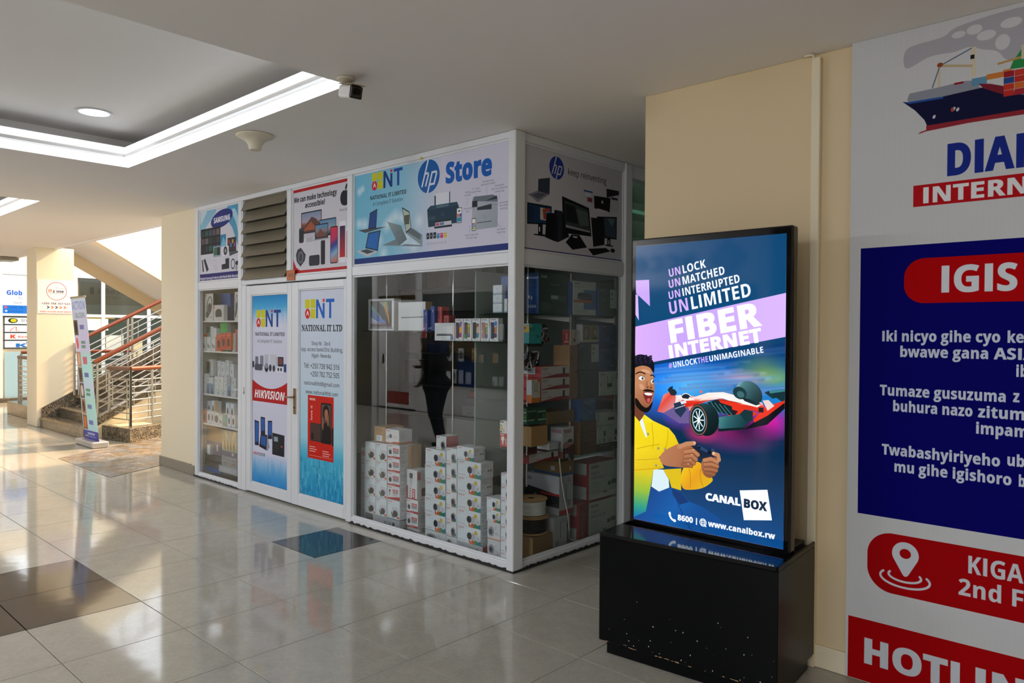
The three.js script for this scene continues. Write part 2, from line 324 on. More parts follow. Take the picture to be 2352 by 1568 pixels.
  // door: two leaves
  const leaf = (k, x0, x1, y0, y1, g) => {
    const d = struct('door_' + k), [gx0, gx1, gy0, gy1] = g, z0 = -0.045, z1 = -0.002;
    part('stile', lim(x0, gx0, y0, y1, z0, z1, 0.004), M.frame, d); part('stile', lim(gx1, x1, y0, y1, z0, z1, 0.004), M.frame, d);
    part('rail', lim(gx0, gx1, y0, gy0, z0, z1, 0.004), M.frame, d); part('rail', lim(gx0, gx1, gy1, y1, z0, z1, 0.004), M.frame, d);
    for (const a of [[gx0, gx1, gy0, gy0 + 0.012], [gx0, gx1, gy1 - 0.012, gy1], [gx0, gx0 + 0.012, gy0, gy1], [gx1 - 0.012, gx1, gy0, gy1]]) part('glazing_bead', lim(...a, -0.03, -0.008, 0.003), M.frame, d);
    part('pane', lim(gx0, gx1, gy0, gy1, -0.028, -0.022, 0.001), M.glass, d); return d;
  };
  F('jamb', -3.789, -3.703, 0.004, 2.099, -0.05, 0.001, 0.004); F('jamb', -1.958, -1.946, 0.004, 2.099, -0.05, 0.001, 0.003);
  const d1 = leaf(1, -3.7, -2.838, 0.016, 2.088, [-3.61, -2.912, 0.108, 1.995]);
  const d2 = leaf(2, -2.834, -1.96, 0.014, 2.088, [-2.722, -1.992, 0.118, 2.02]);
  const hd = part('handle_plate', lim(-2.795, -2.752, 0.86, 1.1, -0.002, 0.006, 0.004), M.brass, d2); hd.userData.label = 'worn brass door handle plate';
  part('lever', tube([[-0.0, 0, 0], [0, 0, 0.045], [-0.03, 0.0, 0.05], [-0.1, -0.004, 0.046]], 0.0085, 18, 8), M.brass, hd, [-2.773, 1.02, 0.002]);
  part('keyhole', new THREE.CylinderGeometry(0.008, 0.008, 0.004, 14).rotateX(Math.PI / 2), M.black, hd, [-2.773, 0.92, 0.007]);
  part('strike_plate', lim(-3.745, -3.728, 0.985, 1.06, 0.0, 0.003, 0.001), M.steel, d1);
  part('strike_hole', lim(-3.742, -3.731, 0.992, 1.015, 0.002, 0.004, 0.001), M.black, d1);
  // number plate on the transom
  const np = tag(sh(new THREE.Mesh(lim(-2.905, -2.765, 2.108, 2.205, 0.003, 0.012, 0.002), std({ roughness: 0.6, map: canvas(256, 176, (c, w, h) => { rec(c, 0, 0, w, h, '#b5683f'); rec(c, 4, 4, w - 8, h - 8, '#b96c43'); txt(c, 'DE03', 48, 116, 210, 54, '#2a1710', { st: '' }); }) }))), 'small terracotta number plate fixed above the door between louvres and poster', 'number plate');
  np.name = numbered('number_plate'); scene.add(np);

  // louvred window of pale green glass further down the alley
  const g5 = struct('window_5');
  part('sill', lim(-0.05, 0.0, 0.004, 1.0, -3.0, -1.406, 0.004), M.frame, g5); part('head', lim(-0.05, 0.0, 2.9, 3.008, -3.0, -1.406, 0.004), M.frame, g5);
  for (let k = 0; k < 13; k++) part('louvre_blade', cbox(0.006, 0.15, 1.56, 0.0015), M.louverPale, g5, [-0.02, 1.07 + k * 0.142, -2.2], [0, 0, -0.35]);
}
// fluorescent batten inside the shop
{
  const t = thing('ceiling_batten', 'fluorescent batten hung at the back inside the glazed shop', 'lamp', [-0.75, 2.86, -2.2]);
  part('body', cbox(0.06, 0.05, 1.2, 0.006), M.white, t, [0, 0.03, 0]);
  part('tube', new THREE.CylinderGeometry(0.014, 0.014, 1.15, 14).rotateX(Math.PI / 2), std({ color: 0xffffff, emissive: lin(0.75, 1, 0.85), emissiveIntensity: 1.5 }), t, [0, -0.012, 0]);
  const l = new THREE.RectAreaLight(0xd8ffe6, 3, 0.05, 1.15); l.position.set(0, -0.032, 0); t.add(l); l.lookAt(-0.75, 0, -2.2);
}
// ------------------------------------------------------------------ printed signs
const printMat = (t, r = 0.4) => new THREE.MeshPhysicalMaterial({ map: t, roughness: Math.max(r, 0.45), specularIntensity: 0.3 });
function nitLogo(c, x, y, s, dark, bright) { // yellow squares, red badge, letters; s = height of the block
  rec(c, x, y, s * 0.48, s * 0.46, '#cfca08'); rec(c, x + s * 0.55, y, s * 0.49, s * 0.46, '#cfca08'); rec(c, x + s * 0.55, y + s * 0.51, s * 0.49, s * 0.49, '#cfca08');
  ell(c, x + s * 0.25, y + s * 0.75, s * 0.26, s * 0.27, '#d0242a');
  c.strokeStyle = '#fff'; c.lineWidth = s * 0.06; c.beginPath(); c.moveTo(x + s * 0.14, y + s * 0.84); c.lineTo(x + s * 0.25, y + s * 0.63); c.lineTo(x + s * 0.36, y + s * 0.84); c.stroke();
  poly(c, [[1.1, 1], [1.1, 0.02], [1.3, 0.02], [1.74, 0.68], [1.74, 0.22], [1.93, 0.22], [1.93, 1], [1.75, 1], [1.29, 0.33], [1.29, 1]].map((p) => [x + p[0] * s, y + p[1] * s]), dark);
  rec(c, x + s * 1.74, y, s * 0.19, s * 0.16, '#e02a36');
  rec(c, x + s * 2.05, y + s * 0.01, s * 0.8, s * 0.17, bright); rec(c, x + s * 2.36, y + s * 0.01, s * 0.2, s * 0.99, bright);
}
function hpLogo(c, x, y, r, col, bg) {
  ell(c, x, y, r, r, col); c.save(); c.beginPath(); c.arc(x, y, r * 1.01, 0, 7); c.clip(); c.strokeStyle = bg; c.lineWidth = r * 0.13; c.lineJoin = 'miter';
  const L = (p) => { c.beginPath(); p.forEach((q, i) => c[i ? 'lineTo' : 'moveTo'](x + q[0] * r, y + q[1] * r)); c.stroke(); };
  L([[-0.02, -1.05], [-0.62, 0.58]]); L([[-0.35, -0.2], [-0.06, -0.2], [-0.02, -0.1], [-0.28, 0.58]]); L([[-0.13, 1.1], [0.32, -0.2], [0.68, -0.2], [0.72, -0.1], [0.5, 0.5], [0.12, 0.5]]); c.restore();
}
const laptop = (c, scr, base, screen, metal) => { poly(c, base, metal); poly(c, scr, '#1c2026'); const m = [0, 1].map((k) => scr.reduce((a, p) => a + p[k], 0) / scr.length); poly(c, scr.map((p) => [m[0] + (p[0] - m[0]) * 0.86, m[1] + (p[1] - m[1]) * 0.88]), screen); };

const posterTex = {
  store: canvas(1472, 624, (c, w, h) => {
    rec(c, 0, 0, w, h, '#d3d2e4'); rec(c, 0, 0, 900, h, grad(c, 0, 0, 900, 120, [0, '#6fb9d8'], [0.55, '#86c3dc'], [0.8, '#b3cde2'], [1, '#d3d2e4']));
    for (const [x, y, r] of [[60, 120, 40], [95, 105, 34], [60, 340, 50], [120, 350, 60], [400, 350, 55], [455, 330, 65], [360, 380, 60], [520, 345, 50], [270, 470, 70], [560, 480, 80], [640, 530, 60], [330, 560, 60], [690, 380, 60]]) { const g = c.createRadialGradient(x, y, 4, x, y, r); g.addColorStop(0, 'rgba(230,240,248,.75)'); g.addColorStop(1, 'rgba(230,240,248,0)'); c.fillStyle = g; c.fillRect(x - r, y - r, 2 * r, 2 * r); }
    rec(c, 0, 578, w, 46, '#0b2c78');
    nitLogo(c, 200, 15, 114, '#123a86', '#134a9c'); 
    txt(c, 'NATIONAL IT LIMITED', 178, 192, 566, 27, '#16161c'); txt(c, 'A Complete iT Solution', 211, 234, 531, 24, '#24242c', { st: '' });
    hpLogo(c, 780, 112, 103, '#0a5ca8', '#dfe4f0'); txt(c, 'Store', 936, 174, 1332, 118, '#085cb8', { fat: 7 });
    poly(c, [[48, 383], [161, 382], [365, 386], [125, 407]], '#3a4148'); poly(c, [[249, 386], [340, 300], [268, 373]], '#a9b4bb'); laptop(c, [[161, 385], [178, 277], [260, 257], [249, 386]], [[48, 383], [161, 384], [250, 386], [125, 407]], '#15458a', '#4a5157');
    laptop(c, [[129, 511], [161, 410], [298, 403], [267, 540]], [[28, 526], [129, 515], [269, 543], [155, 572]], '#1768b8', '#c6c6cc'); poly(c, [[70, 526], [140, 519], [232, 541], [150, 552]], '#3c4a52');
    poly(c, [[314, 506], [467, 475], [491, 522]], '#77868c'); poly(c, [[368, 354], [510, 392], [573, 487], [491, 522]], grad(c, 380, 350, 560, 520, [0, '#93a3a8'], [1, '#5a6b72'])); ell(c, 480, 437, 9, 10, '#41525a', 0, 2);
    laptop(c, [[521, 275], [595, 311], [618, 423], [562, 447]], [[562, 447], [627, 418], [724, 470], [724, 540]], '#b9c2b8', '#8b999f'); poly(c, [[580, 442], [628, 424], [712, 470], [700, 500]], '#5f6e76'); rec(c, 545, 330, 50, 60, '#575d4c'); poly(c, [[490, 523], [560, 516], [724, 536], [724, 542]], '#70808a');
    poly(c, [[847, 226], [974, 230], [978, 300], [851, 300]], '#dfe3ec'); rec(c, 836, 240, 12, 62, '#16323f'); rec(c, 970, 230, 8, 72, '#16323f');
    poly(c, [[768, 318], [799, 298], [1040, 299], [1056, 329], [1039, 425], [780, 428]], '#17384a'); poly(c, [[800, 300], [1038, 300], [1050, 322], [785, 322]], '#1f4659'); rec(c, 855, 303, 110, 14, '#4f6f80'); ell(c, 912, 360, 10, 10, '#4d7183', 0, 2); rec(c, 838, 396, 155, 10, '#0d212c'); rec(c, 845, 406, 146, 24, '#c9cdd6'); rec(c, 850, 410, 30, 16, '#c2496a'); rec(c, 885, 410, 40, 16, '#6d79a8'); rec(c, 836, 430, 160, 12, '#10202b'); for (let i = 0; i < 4; i++) rec(c, 790 + i * 14, 366, 5, 20, '#4f6f80');
    rrec(c, 1036, 336, 46, 92, 6, '#222a33'); rrec(c, 1039, 340, 40, 84, 4, '#eef0f4'); rec(c, 1041, 372, 18, 20, '#e07a2e'); rec(c, 1061, 372, 17, 20, '#3f58b8'); rec(c, 1041, 394, 37, 26, '#2c8fb8'); rec(c, 1050, 352, 18, 8, '#222');
    ['#22262c', '#22262c', '#22262c', '#1b86b8', '#d42a79', '#d9bd22'].forEach((q, i) => { rrec(c, 763 + i * 32, (i < 3 ? 464 : 474), 26, i < 3 ? 38 : 30, 4, q); rec(c, 768 + i * 32, 482, 14, 3, '#e8e8ee'); ell(c, 776 + i * 32, 532, 11, 6, '#8d919c', 0, 2); });
    poly(c, [[1168, 312], [1180, 288], [1370, 306], [1378, 322], [1377, 480], [1171, 482]], grad(c, 1170, 300, 1380, 480, [0, '#b4b9c3'], [1, '#9aa4b0'])); poly(c, [[1172, 312], [1182, 286], [1340, 292], [1375, 310], [1375, 336]], '#6c7580'); rec(c, 1169, 312, 44, 36, '#1c222a'); poly(c, [[1280, 322], [1370, 300], [1372, 320]], '#30373f'); poly(c, [[1211, 352], [1329, 343], [1329, 374], [1211, 368]], '#2c343c'); rec(c, 1211, 440, 118, 4, '#39424b'); ell(c, 1273, 413, 8, 9, '#7c8490', 0, 2);
    rrec(c, 1166, 412, 36, 74, 5, '#20262e'); rrec(c, 1169, 416, 30, 66, 3, '#eceef2'); [['#3d5fb0', '#d86d2b'], ['#8a45a0', '#2ea0b8'], ['#3f9a55', '#d8b02a']].forEach((q, i) => { rec(c, 1171, 440 + i * 13, 12, 11, q[0]); rec(c, 1185, 440 + i * 13, 12, 11, q[1]); });
    const note = (a, x, y, lx, ly) => { a.forEach((s, i) => { c.font = '15px sans-serif'; c.fillStyle = '#5b5b72'; c.textAlign = 'center'; c.fillText(s, x, y + i * 17); }); c.textAlign = 'left'; c.strokeStyle = '#84849a'; c.lineWidth = 2; c.beginPath(); c.moveTo(lx[0], lx[1]); c.lineTo(ly[0], ly[1]); c.stroke(); };
    note(['50-sheet auto', 'document feeder'], 1300, 214, [1290, 240], [1290, 296]); note(['2.7" color', 'touchscreen'], 1200, 246, [1200, 268], [1200, 300]); note(['Strong', 'security'], 1130, 258, [1130, 282], [1130, 330]); note(['Dual-band', 'Wi-Fi and Ethernet', 'networking'], 1390, 250, [1390, 290], [1390, 326]); note(['Automatic', 'two-sided', 'printing'], 1424, 350, [1385, 352], [1340, 352]); note(['Front USB', 'port'], 1132, 354, [1170, 356], [1190, 356]); note(['250-sheet', 'input tray'], 1405, 500, [1405, 484], [1370, 456]); note(['Smart Tasks with', 'HP Smart app'], 1166, 512, [1150, 492], [1150, 450]);
  }),
  keep: canvas(968, 600, (c, w, h) => {
    rec(c, 0, 0, w, h, '#c9c7cf'); rec(c, 0, 586, w, 14, '#20246a'); hpLogo(c, 294, 95, 67, '#2a3f9a', '#d8d8e2'); txt(c, 'keep reinventing', 395, 117, 786, 38, '#1b1a20', { st: '' });
    poly(c, [[43, 284], [130, 251], [230, 259], [130, 318]], '#8c8d98'); poly(c, [[70, 284], [132, 262], [205, 262], [132, 300]], '#5d6070'); poly(c, [[131, 185], [233, 162], [230, 259], [130, 255]], '#3b4150');
    poly(c, [[39, 330], [251, 327], [250, 434], [39, 451]], '#12141a'); poly(c, [[46, 338], [245, 335], [244, 428], [46, 443]], '#1f3a5c'); rec(c, 150, 345, 50, 70, '#c7c2bc'); poly(c, [[170, 350], [235, 340], [240, 400], [180, 410]], '#b0452f'); rec(c, 52, 350, 40, 80, '#24304a'); rec(c, 200, 360, 40, 44, '#3f86b0'); rec(c, 132, 440, 40, 62, '#15161b'); rec(c, 140, 456, 10, 28, '#d8d6dc'); poly(c, [[96, 502], [194, 496], [194, 508], [96, 508]], '#15161b');
    poly(c, [[205, 371], [275, 362], [275, 526], [194, 511]], '#101116'); poly(c, [[275, 343], [345, 342], [415, 487], [311, 529], [274, 526]], '#16171d'); poly(c, [[300, 346], [345, 344], [352, 500], [310, 526]], '#2a2c34');
    poly(c, [[627, 346], [771, 337], [770, 503], [654, 526]], '#131419'); poly(c, [[686, 333], [902, 311], [902, 457], [770, 460]], '#0f1116'); poly(c, [[760, 332], [892, 320], [892, 448], [776, 450]], '#3c4a56'); poly(c, [[800, 332], [880, 326], [850, 380]], '#5d7080'); rec(c, 800, 458, 34, 48, '#15161b'); rec(c, 812, 470, 10, 26, '#d0ced6'); rec(c, 778, 500, 84, 8, '#15161b');
    poly(c, [[345, 253], [606, 290], [633, 464], [357, 469]], '#0c0d11'); poly(c, [[366, 274], [594, 305], [621, 440], [380, 432]], '#3c4648'); poly(c, [[375, 290], [470, 300], [500, 400], [384, 400]], '#1a1f20'); poly(c, [[480, 310], [590, 320], [610, 400], [520, 410]], '#59625e'); poly(c, [[380, 418], [620, 432], [621, 442], [381, 434]], '#9fa0a6');
    poly(c, [[440, 470], [512, 468], [590, 536], [447, 562], [382, 523]], '#0e0f14'); rec(c, 452, 478, 40, 10, '#c6c4cc'); poly(c, [[600, 543], [785, 522], [837, 539], [653, 580]], '#101116'); ell(c, 860, 532, 24, 13, '#121318');
    poly(c, [[787, 144], [924, 140], [924, 273], [831, 280]], '#c0bec8'); poly(c, [[787, 144], [924, 140], [924, 165], [790, 200]], '#1b1c22'); rec(c, 840, 190, 70, 14, '#2a2b33'); poly(c, [[551, 185], [642, 184], [655, 258], [585, 258]], '#bcbccb'); rec(c, 552, 184, 90, 9, '#2b4a9a'); rec(c, 590, 225, 50, 26, '#8a3f48'); rec(c, 566, 200, 60, 18, '#d9d8e2'); poly(c, [[656, 207], [831, 198], [823, 290], [662, 284]], '#0f1015'); rec(c, 735, 226, 18, 18, '#b9b7c0'); poly(c, [[690, 280], [800, 286], [800, 300], [700, 300]], '#d4d2d8');
  }),
  tvs: canvas(600, 480, (c, w, h) => {
    rec(c, 0, 0, w, h, '#cfcfda'); blob(c, [[0, 0], [300, 0], [200, 60], [60, 140], [0, 200]], '#86b9d2'); blob(c, [[0, 0], [140, 0], [60, 60], [0, 110]], '#c2d5e2'); poly(c, [[380, 60], [440, 0], [600, 0], [600, 300], [560, 240], [500, 150]], '#4f9bc0'); blob(c, [[470, 40], [560, 120], [600, 250], [600, 120], [540, 20]], '#a8cfe2');
    rec(c, 0, 430, w, 50, '#27236b'); txt(c, 'Original Samsung Products with World Wide Warranty', 6, 468, 596, 17, '#e6e4f0');
    ell(c, 342, 78, 164, 56, '#1c2c78', -0.12); txt(c, 'SAMSUNG', 222, 100, 470, 34, '#e6e8f2', { rot: -0.02, fat: 4 });
    rec(c, 20, 126, 305, 172, '#15171d'); for (let i = 0; i < 5; i++) for (let j = 0; j < 3; j++) rec(c, 34 + i * 57, 140 + j * 52, 46, 38, ['#3a3240', '#2b3a3a', '#5a4b52', '#2c5a48', '#22242c', '#6d6064', '#38506a'][(i * 3 + j * 2) % 7]);
    rec(c, 324, 184, 84, 80, '#2a7fa8'); poly(c, [[324, 264], [370, 200], [408, 240], [408, 264]], '#74b4cf'); rec(c, 431, 213, 124, 88, '#1a1b20'); rec(c, 438, 219, 110, 74, '#3d2c38'); for (let i = 0; i < 4; i++) rec(c, 444 + i * 26, 226 + (i % 2) * 22, 20, 24, ['#a83a3a', '#3a8aa8', '#c0a030', '#7a4a8a'][i]); poly(c, [[454, 302], [554, 299], [600, 313], [462, 330]], '#4a4c56');
    rec(c, 216, 254, 114, 70, '#8aa0ae'); rec(c, 226, 262, 50, 50, '#3f6a50'); rec(c, 276, 262, 44, 52, '#20242c'); rec(c, 353, 262, 95, 62, '#dcdce2'); ell(c, 400, 292, 28, 28, '#2a2c33'); ell(c, 400, 292, 14, 14, '#8d94a0');
    poly(c, [[34, 335], [50, 332], [70, 412], [50, 414]], '#2a2b33'); poly(c, [[62, 332], [90, 328], [146, 402], [112, 416]], '#26272f'); c.strokeStyle = '#b6b6c2'; c.lineWidth = 4; c.strokeRect(220, 345, 40, 36); ell(c, 260, 400, 20, 8, '#b0b0bc', 0, 4); poly(c, [[345, 379], [400, 376], [400, 344], [456, 342], [455, 410], [345, 412]], '#23252f'); ell(c, 510, 383, 26, 30, '#2a2b33', 0, 8); ell(c, 566, 380, 22, 14, '#2a2b33'); ell(c, 560, 410, 10, 10, '#2a2b33', 0, 5);
  }),
  devices: canvas(640, 520, (c, w, h) => {
    rec(c, 0, 0, w, h, '#cfced6'); rec(c, 0, 0, w, 24, '#b80f16'); poly(c, [[0, 400], [14, 440], [46, 478], [90, 496], [640, 496], [640, 520], [0, 520]], '#b80f16');
    txt(c, 'We can make technology', 14, 84, 514, 31, '#141318', { fat: 4 }); txt(c, 'accessible!', 150, 126, 384, 30, '#141318', { fat: 4 });
    ell(c, 592, 112, 40, 42, '#15141a'); ell(c, 626, 112, 38, 42, '#15141a'); ell(c, 606, 142, 30, 14, '#15141a'); ell(c, 616, 52, 9, 20, '#15141a', 0.5); rec(c, 634, 60, 6, 100, '#cfced6'); c.font = '18px serif'; c.fillStyle = '#3b3a42'; c.fillText('Think different', 543, 184);
    rec(c, 104, 152, 242, 128, '#17181e'); rec(c, 111, 159, 228, 114, grad(c, 0, 159, 0, 273, [0, '#7d90b0'], [0.45, '#a79cae'], [0.6, '#8a4a34'], [1, '#33291f'])); poly(c, [[111, 273], [180, 215], [230, 185], [280, 200], [339, 240], [339, 273]], '#5a3a33'); poly(c, [[130, 262], [220, 212], [300, 262]], '#a8542c'); rec(c, 120, 281, 214, 26, '#bfbfc9'); rec(c, 165, 306, 80, 26, '#b0b0bb');
    rec(c, 322, 212, 186, 98, '#17181e'); rec(c, 328, 218, 174, 82, grad(c, 0, 218, 0, 300, [0, '#5b8bb4'], [0.6, '#93a0a8'], [1, '#3a4a50'])); rec(c, 268, 236, 152, 84, '#17181e'); rec(c, 274, 242, 140, 70, grad(c, 0, 242, 0, 312, [0, '#4a8fc0'], [0.5, '#8c7a80'], [1, '#27303a'])); poly(c, [[280, 312], [330, 262], [370, 290], [410, 312]], '#7a4438'); poly(c, [[262, 320], [420, 320], [430, 328], [250, 328]], '#8c8d98');
    rrec(c, 78, 242, 58, 90, 14, '#1d1e25'); ell(c, 107, 250, 26, 8, '#3a3b44'); poly(c, [[60, 370], [100, 360], [160, 405], [150, 440], [96, 474], [50, 440], [40, 400]], '#2f3038'); ell(c, 98, 418, 34, 36, '#6e6f7a'); ell(c, 98, 418, 22, 26, '#3a3b44'); rrec(c, 200, 414, 124, 62, 14, '#25262e'); rrec(c, 338, 334, 48, 140, 8, '#1a1b21');
    rrec(c, 444, 262, 84, 212, 12, '#1b1a22'); rrec(c, 449, 268, 74, 200, 9, grad(c, 449, 268, 523, 468, [0, '#d8244a'], [0.35, '#c02a60'], [0.5, '#2b3a8c'], [0.7, '#7fb0d8'], [1, '#d8563a'])); rrec(c, 542, 240, 70, 234, 12, '#e6e5ec'); rec(c, 548, 268, 58, 176, grad(c, 0, 268, 0, 444, [0, '#33204a'], [0.5, '#8a1c3a'], [1, '#c0202a'])); rrec(c, 617, 280, 40, 194, 8, '#e0dfe6'); rec(c, 622, 300, 30, 150, '#9a2038');
  }),
  doorL: canvas(480, 1290, (c, w, h) => {
    rec(c, 0, 0, w, h, '#d2d3e6'); rec(c, 0, 0, w, 260, grad(c, 0, 0, 0, 230, [0, '#0f86c8'], [0.35, '#48a8dc'], [1, 'rgba(210,211,230,0)']));
    let s = 5; const R = () => (s = (s * 16807) % 2147483647) / 2147483647;
    for (let i = 0; i < 26; i++) { const x = R() * w, a = 20 + R() * 26, t = 60 + R() * 120; poly(c, [[x - a, 240], [x, t], [x + a, 240]], 'rgba(214,220,238,.35)'); }
    rec(c, 0, 1080, w, 210, grad(c, 0, 1080, 0, 1290, [0, 'rgba(120,180,224,0)'], [0.5, '#7fb6de'], [1, '#127cc6'])); for (let i = 0; i < 22; i++) { const x = R() * w, a = 16 + R() * 20, t = 1080 + R() * 90; poly(c, [[x - a, 1290], [x, t], [x + a, 1290]], 'rgba(70,150,214,.28)'); }
    nitLogo(c, 56, 98, 116, '#17408c', '#17408c'); txt(c, 'NATIONAL IT LIMITED', 38, 275, 440, 24, '#1d1c24'); txt(c, 'A Complete iT Solution', 67, 322, 404, 22, '#33323c', { st: '' });
    for (const [x, y, a, b, q] of [[60, 440, 22, 36, '#6b7080'], [130, 432, 24, 34, '#7a8090'], [195, 430, 26, 50, '#b8bcc8'], [290, 430, 46, 52, '#c4c8d2'], [355, 440, 30, 44, '#b0b4c0']]) rrec(c, x - a, y - b / 2 - 4, 2 * a, b + 40, 8, q);
    rrec(c, 0, 452, 24, 44, 4, '#3a3e4c'); rrec(c, 30, 470, 110, 44, 14, '#4a4f5e'); ell(c, 196, 492, 26, 30, '#22252f'); ell(c, 196, 480, 22, 18, '#8a8e9a'); ell(c, 248, 492, 18, 24, '#34384a'); ell(c, 296, 494, 18, 22, '#3a3e4c'); rrec(c, 350, 414, 74, 66, 6, '#2a2e3a'); rec(c, 362, 424, 50, 40, '#7a4444'); rrec(c, 330, 478, 90, 42, 4, '#dfe1ea'); ell(c, 356, 498, 12, 12, '#3a3e4c'); ell(c, 392, 498, 12, 12, '#3a3e4c'); rrec(c, 428, 460, 32, 54, 4, '#23417a');
    c.beginPath(); c.moveTo(0, 580); c.quadraticCurveTo(245, 690, 480, 578); c.lineTo(480, 728); c.lineTo(0, 728); c.fillStyle = '#b3181c'; c.fill(); txt(c, 'HIKVISION', 22, 703, 432, 54, '#f2eef2', { st: 'bold italic', fat: 3 });
    for (const p of [[[29, 861], [93, 868], [91, 1035], [34, 1036]], [[116, 833], [177, 834], [180, 949], [119, 955]], [[216, 853], [275, 848], [274, 972], [215, 978]]]) { poly(c, p, '#20243a'); poly(c, p.map((q, i) => [q[0] + (i === 0 || i === 3 ? 8 : -8), q[1] + (i < 2 ? 10 : -24)]), '#2d5fae'); }
    poly(c, [[119, 949], [208, 951], [196, 1057], [96, 1040]], '#1b1d28'); poly(c, [[128, 962], [196, 964], [186, 1034], [112, 1022]], '#2c5aa0'); poly(c, [[196, 1057], [208, 951], [244, 1030], [210, 1062]], '#8f94a2'); poly(c, [[278, 928], [439, 934], [437, 1077], [277, 1075]], '#23262e'); rec(c, 300, 952, 52, 32, '#8fa4ae'); rec(c, 390, 1006, 24, 10, '#c0483a'); for (let i = 0; i < 3; i++) for (let j = 0; j < 3; j++) ell(c, 310 + i * 22, 1010 + j * 18, 6, 5, '#3c404a');
    txt(c, 'HIK', 10, 1103, 76, 22, '#c02a30', { st: 'bold italic' }); txt(c, 'VISION', 78, 1103, 178, 22, '#4a4a56', { st: 'bold italic' });
  }),
  doorR: canvas(512, 1300, (c, w, h) => {
    rec(c, 0, 0, w, h, grad(c, 0, 0, 0, 1300, [0, '#d2d8e8'], [0.45, '#c6d8e6'], [0.72, '#9fd2e2'], [0.8, '#4bb4d4'], [1, '#1c8cc0']));
    let s = 9; const R = () => (s = (s * 16807) % 2147483647) / 2147483647;
    for (let i = 0; i < 170; i++) { const x = R() * w, y = 1010 + R() * 290, a = 3 + R() * 12, t = 20 + R() * 80; poly(c, [[x - a, y + t], [x + (R() - 0.5) * 20, y], [x + a, y + t]], R() < 0.5 ? 'rgba(150,220,236,.3)' : 'rgba(16,104,160,.3)'); }
    nitLogo(c, 58, 57, 120, '#0f62c4', '#0f62c4'); txt(c, 'NATIONAL IT LTD', 14, 257, 490, 38, '#16161a', { fam: 'serif', fat: 3 });
    const C = (t, x0, y, x1, k) => txt(c, t, x0, y, x1, k, '#2c2c34', { st: '', fat: 1.5 });
    C('Shop Nr . De-6', 136, 346, 356, 24); C('opp. access bank/Chic Building,', 8, 384, 496, 24); C('Kigali- Rwanda', 138, 422, 364, 24); C('Tel: +250 738 942 316', 44, 492, 460, 31); C('+250 782 752 505', 124, 542, 459, 31); C('nationalitltd@gmail.com', 46, 598, 462, 24); C('www.nationalitltd.com', 66, 654, 444, 24);
    rec(c, 94, 662, 302, 398, '#c81e12'); txt(c, 'NOKIA', 114, 694, 184, 15, '#f0e4e0'); c.save(); c.translate(150, 820); c.rotate(-Math.PI / 2); txt(c, 'love it', 0, 0, 94, 22, '#f4e8e4', { st: '' }); c.restore();
    rrec(c, 124, 836, 134, 114, 14, '#3a2c2c'); rrec(c, 130, 842, 124, 102, 10, '#4a3633'); rrec(c, 136, 900, 30, 40, 8, '#20181a'); rrec(c, 376, 850, 20, 110, 6, '#2a1c1c'); rrec(c, 249, 702, 124, 252, 16, '#17161a'); rrec(c, 256, 712, 110, 230, 8, '#5a4a44');
    blob(c, [[280, 720], [330, 712], [350, 770], [352, 850], [300, 800], [270, 780]], '#120f10'); blob(c, [[290, 745], [326, 735], [338, 780], [318, 820], [292, 790]], '#a86f50'); poly(c, [[262, 860], [300, 820], [344, 830], [366, 870], [366, 942], [258, 942]], '#191717'); blob(c, [[318, 770], [340, 760], [344, 830], [330, 850], [318, 810]], '#9a6448'); blob(c, [[262, 800], [276, 790], [284, 860], [270, 880]], '#9a6448');
    for (const [x, y, n] of [[114, 984, 3], [270, 1000, 3]]) for (let i = 0; i < n; i++) rec(c, x, y + i * 14, 70 + (i * 17) % 30, 5, '#e8b8b0'); rec(c, 112, 1040, 270, 4, '#d87a70');
  }),
};
function sign(name, label, tex, x0, x1, y0, y1, z0 = -0.022, z1 = -0.015, r = 0.32) {
  const o = sh(new THREE.Mesh(lim(x0, x1, y0, y1, z0, z1, 0.0008), printMat(tex, r))); o.name = numbered(name); scene.add(o); return tag(o, label, 'sign');
}
sign('sign_panel', 'wide sky-blue to lilac sign panel with laptops, printers and Store lettering over the big window', posterTex.store, -1.865, -0.06, 2.192, 2.956);
{ // on the side facing the alley
  const o = sh(new THREE.Mesh(lim(-0.022, -0.015, 2.206, 2.944, -1.304, -0.094, 0.0008), printMat(posterTex.keep, 0.35))); o.name = numbered('sign_panel'); scene.add(o);
  tag(o, 'pale grey sign panel with black computers and round blue logo, facing the alley', 'sign');
}
sign('sign_panel', 'blue and white sign panel with tilted blue oval above the narrow left window', posterTex.tvs, -4.779, -3.872, 2.174, 2.957);
sign('sign_panel', 'white poster with red edges showing phones and monitors, above the right door leaf', posterTex.devices, -2.84, -1.95, 2.16, 2.958);
sign('door_poster', 'tall poster with blue flames and a red band on the left glass door leaf', posterTex.doorL, -3.596, -2.926, 0.122, 1.982, -0.0215, -0.0175);
sign('door_poster', 'pale blue poster with telephone numbers and red phone advert on the right door leaf', posterTex.doorR, -2.708, -2.006, 0.132, 2.006, -0.0215, -0.0175);
{ const o = sh(new THREE.Mesh(lim(-0.99, -0.965, 2.955, 2.972, 0.0, 0.0035, 0.001), std({ color: lin(0.6, 0.42, 0.05), roughness: 0.6 }))); o.name = numbered('tape_scrap'); scene.add(o); tag(o, 'tiny scrap of yellow tape on the top rail over the wide blue sign panel', 'tape'); }
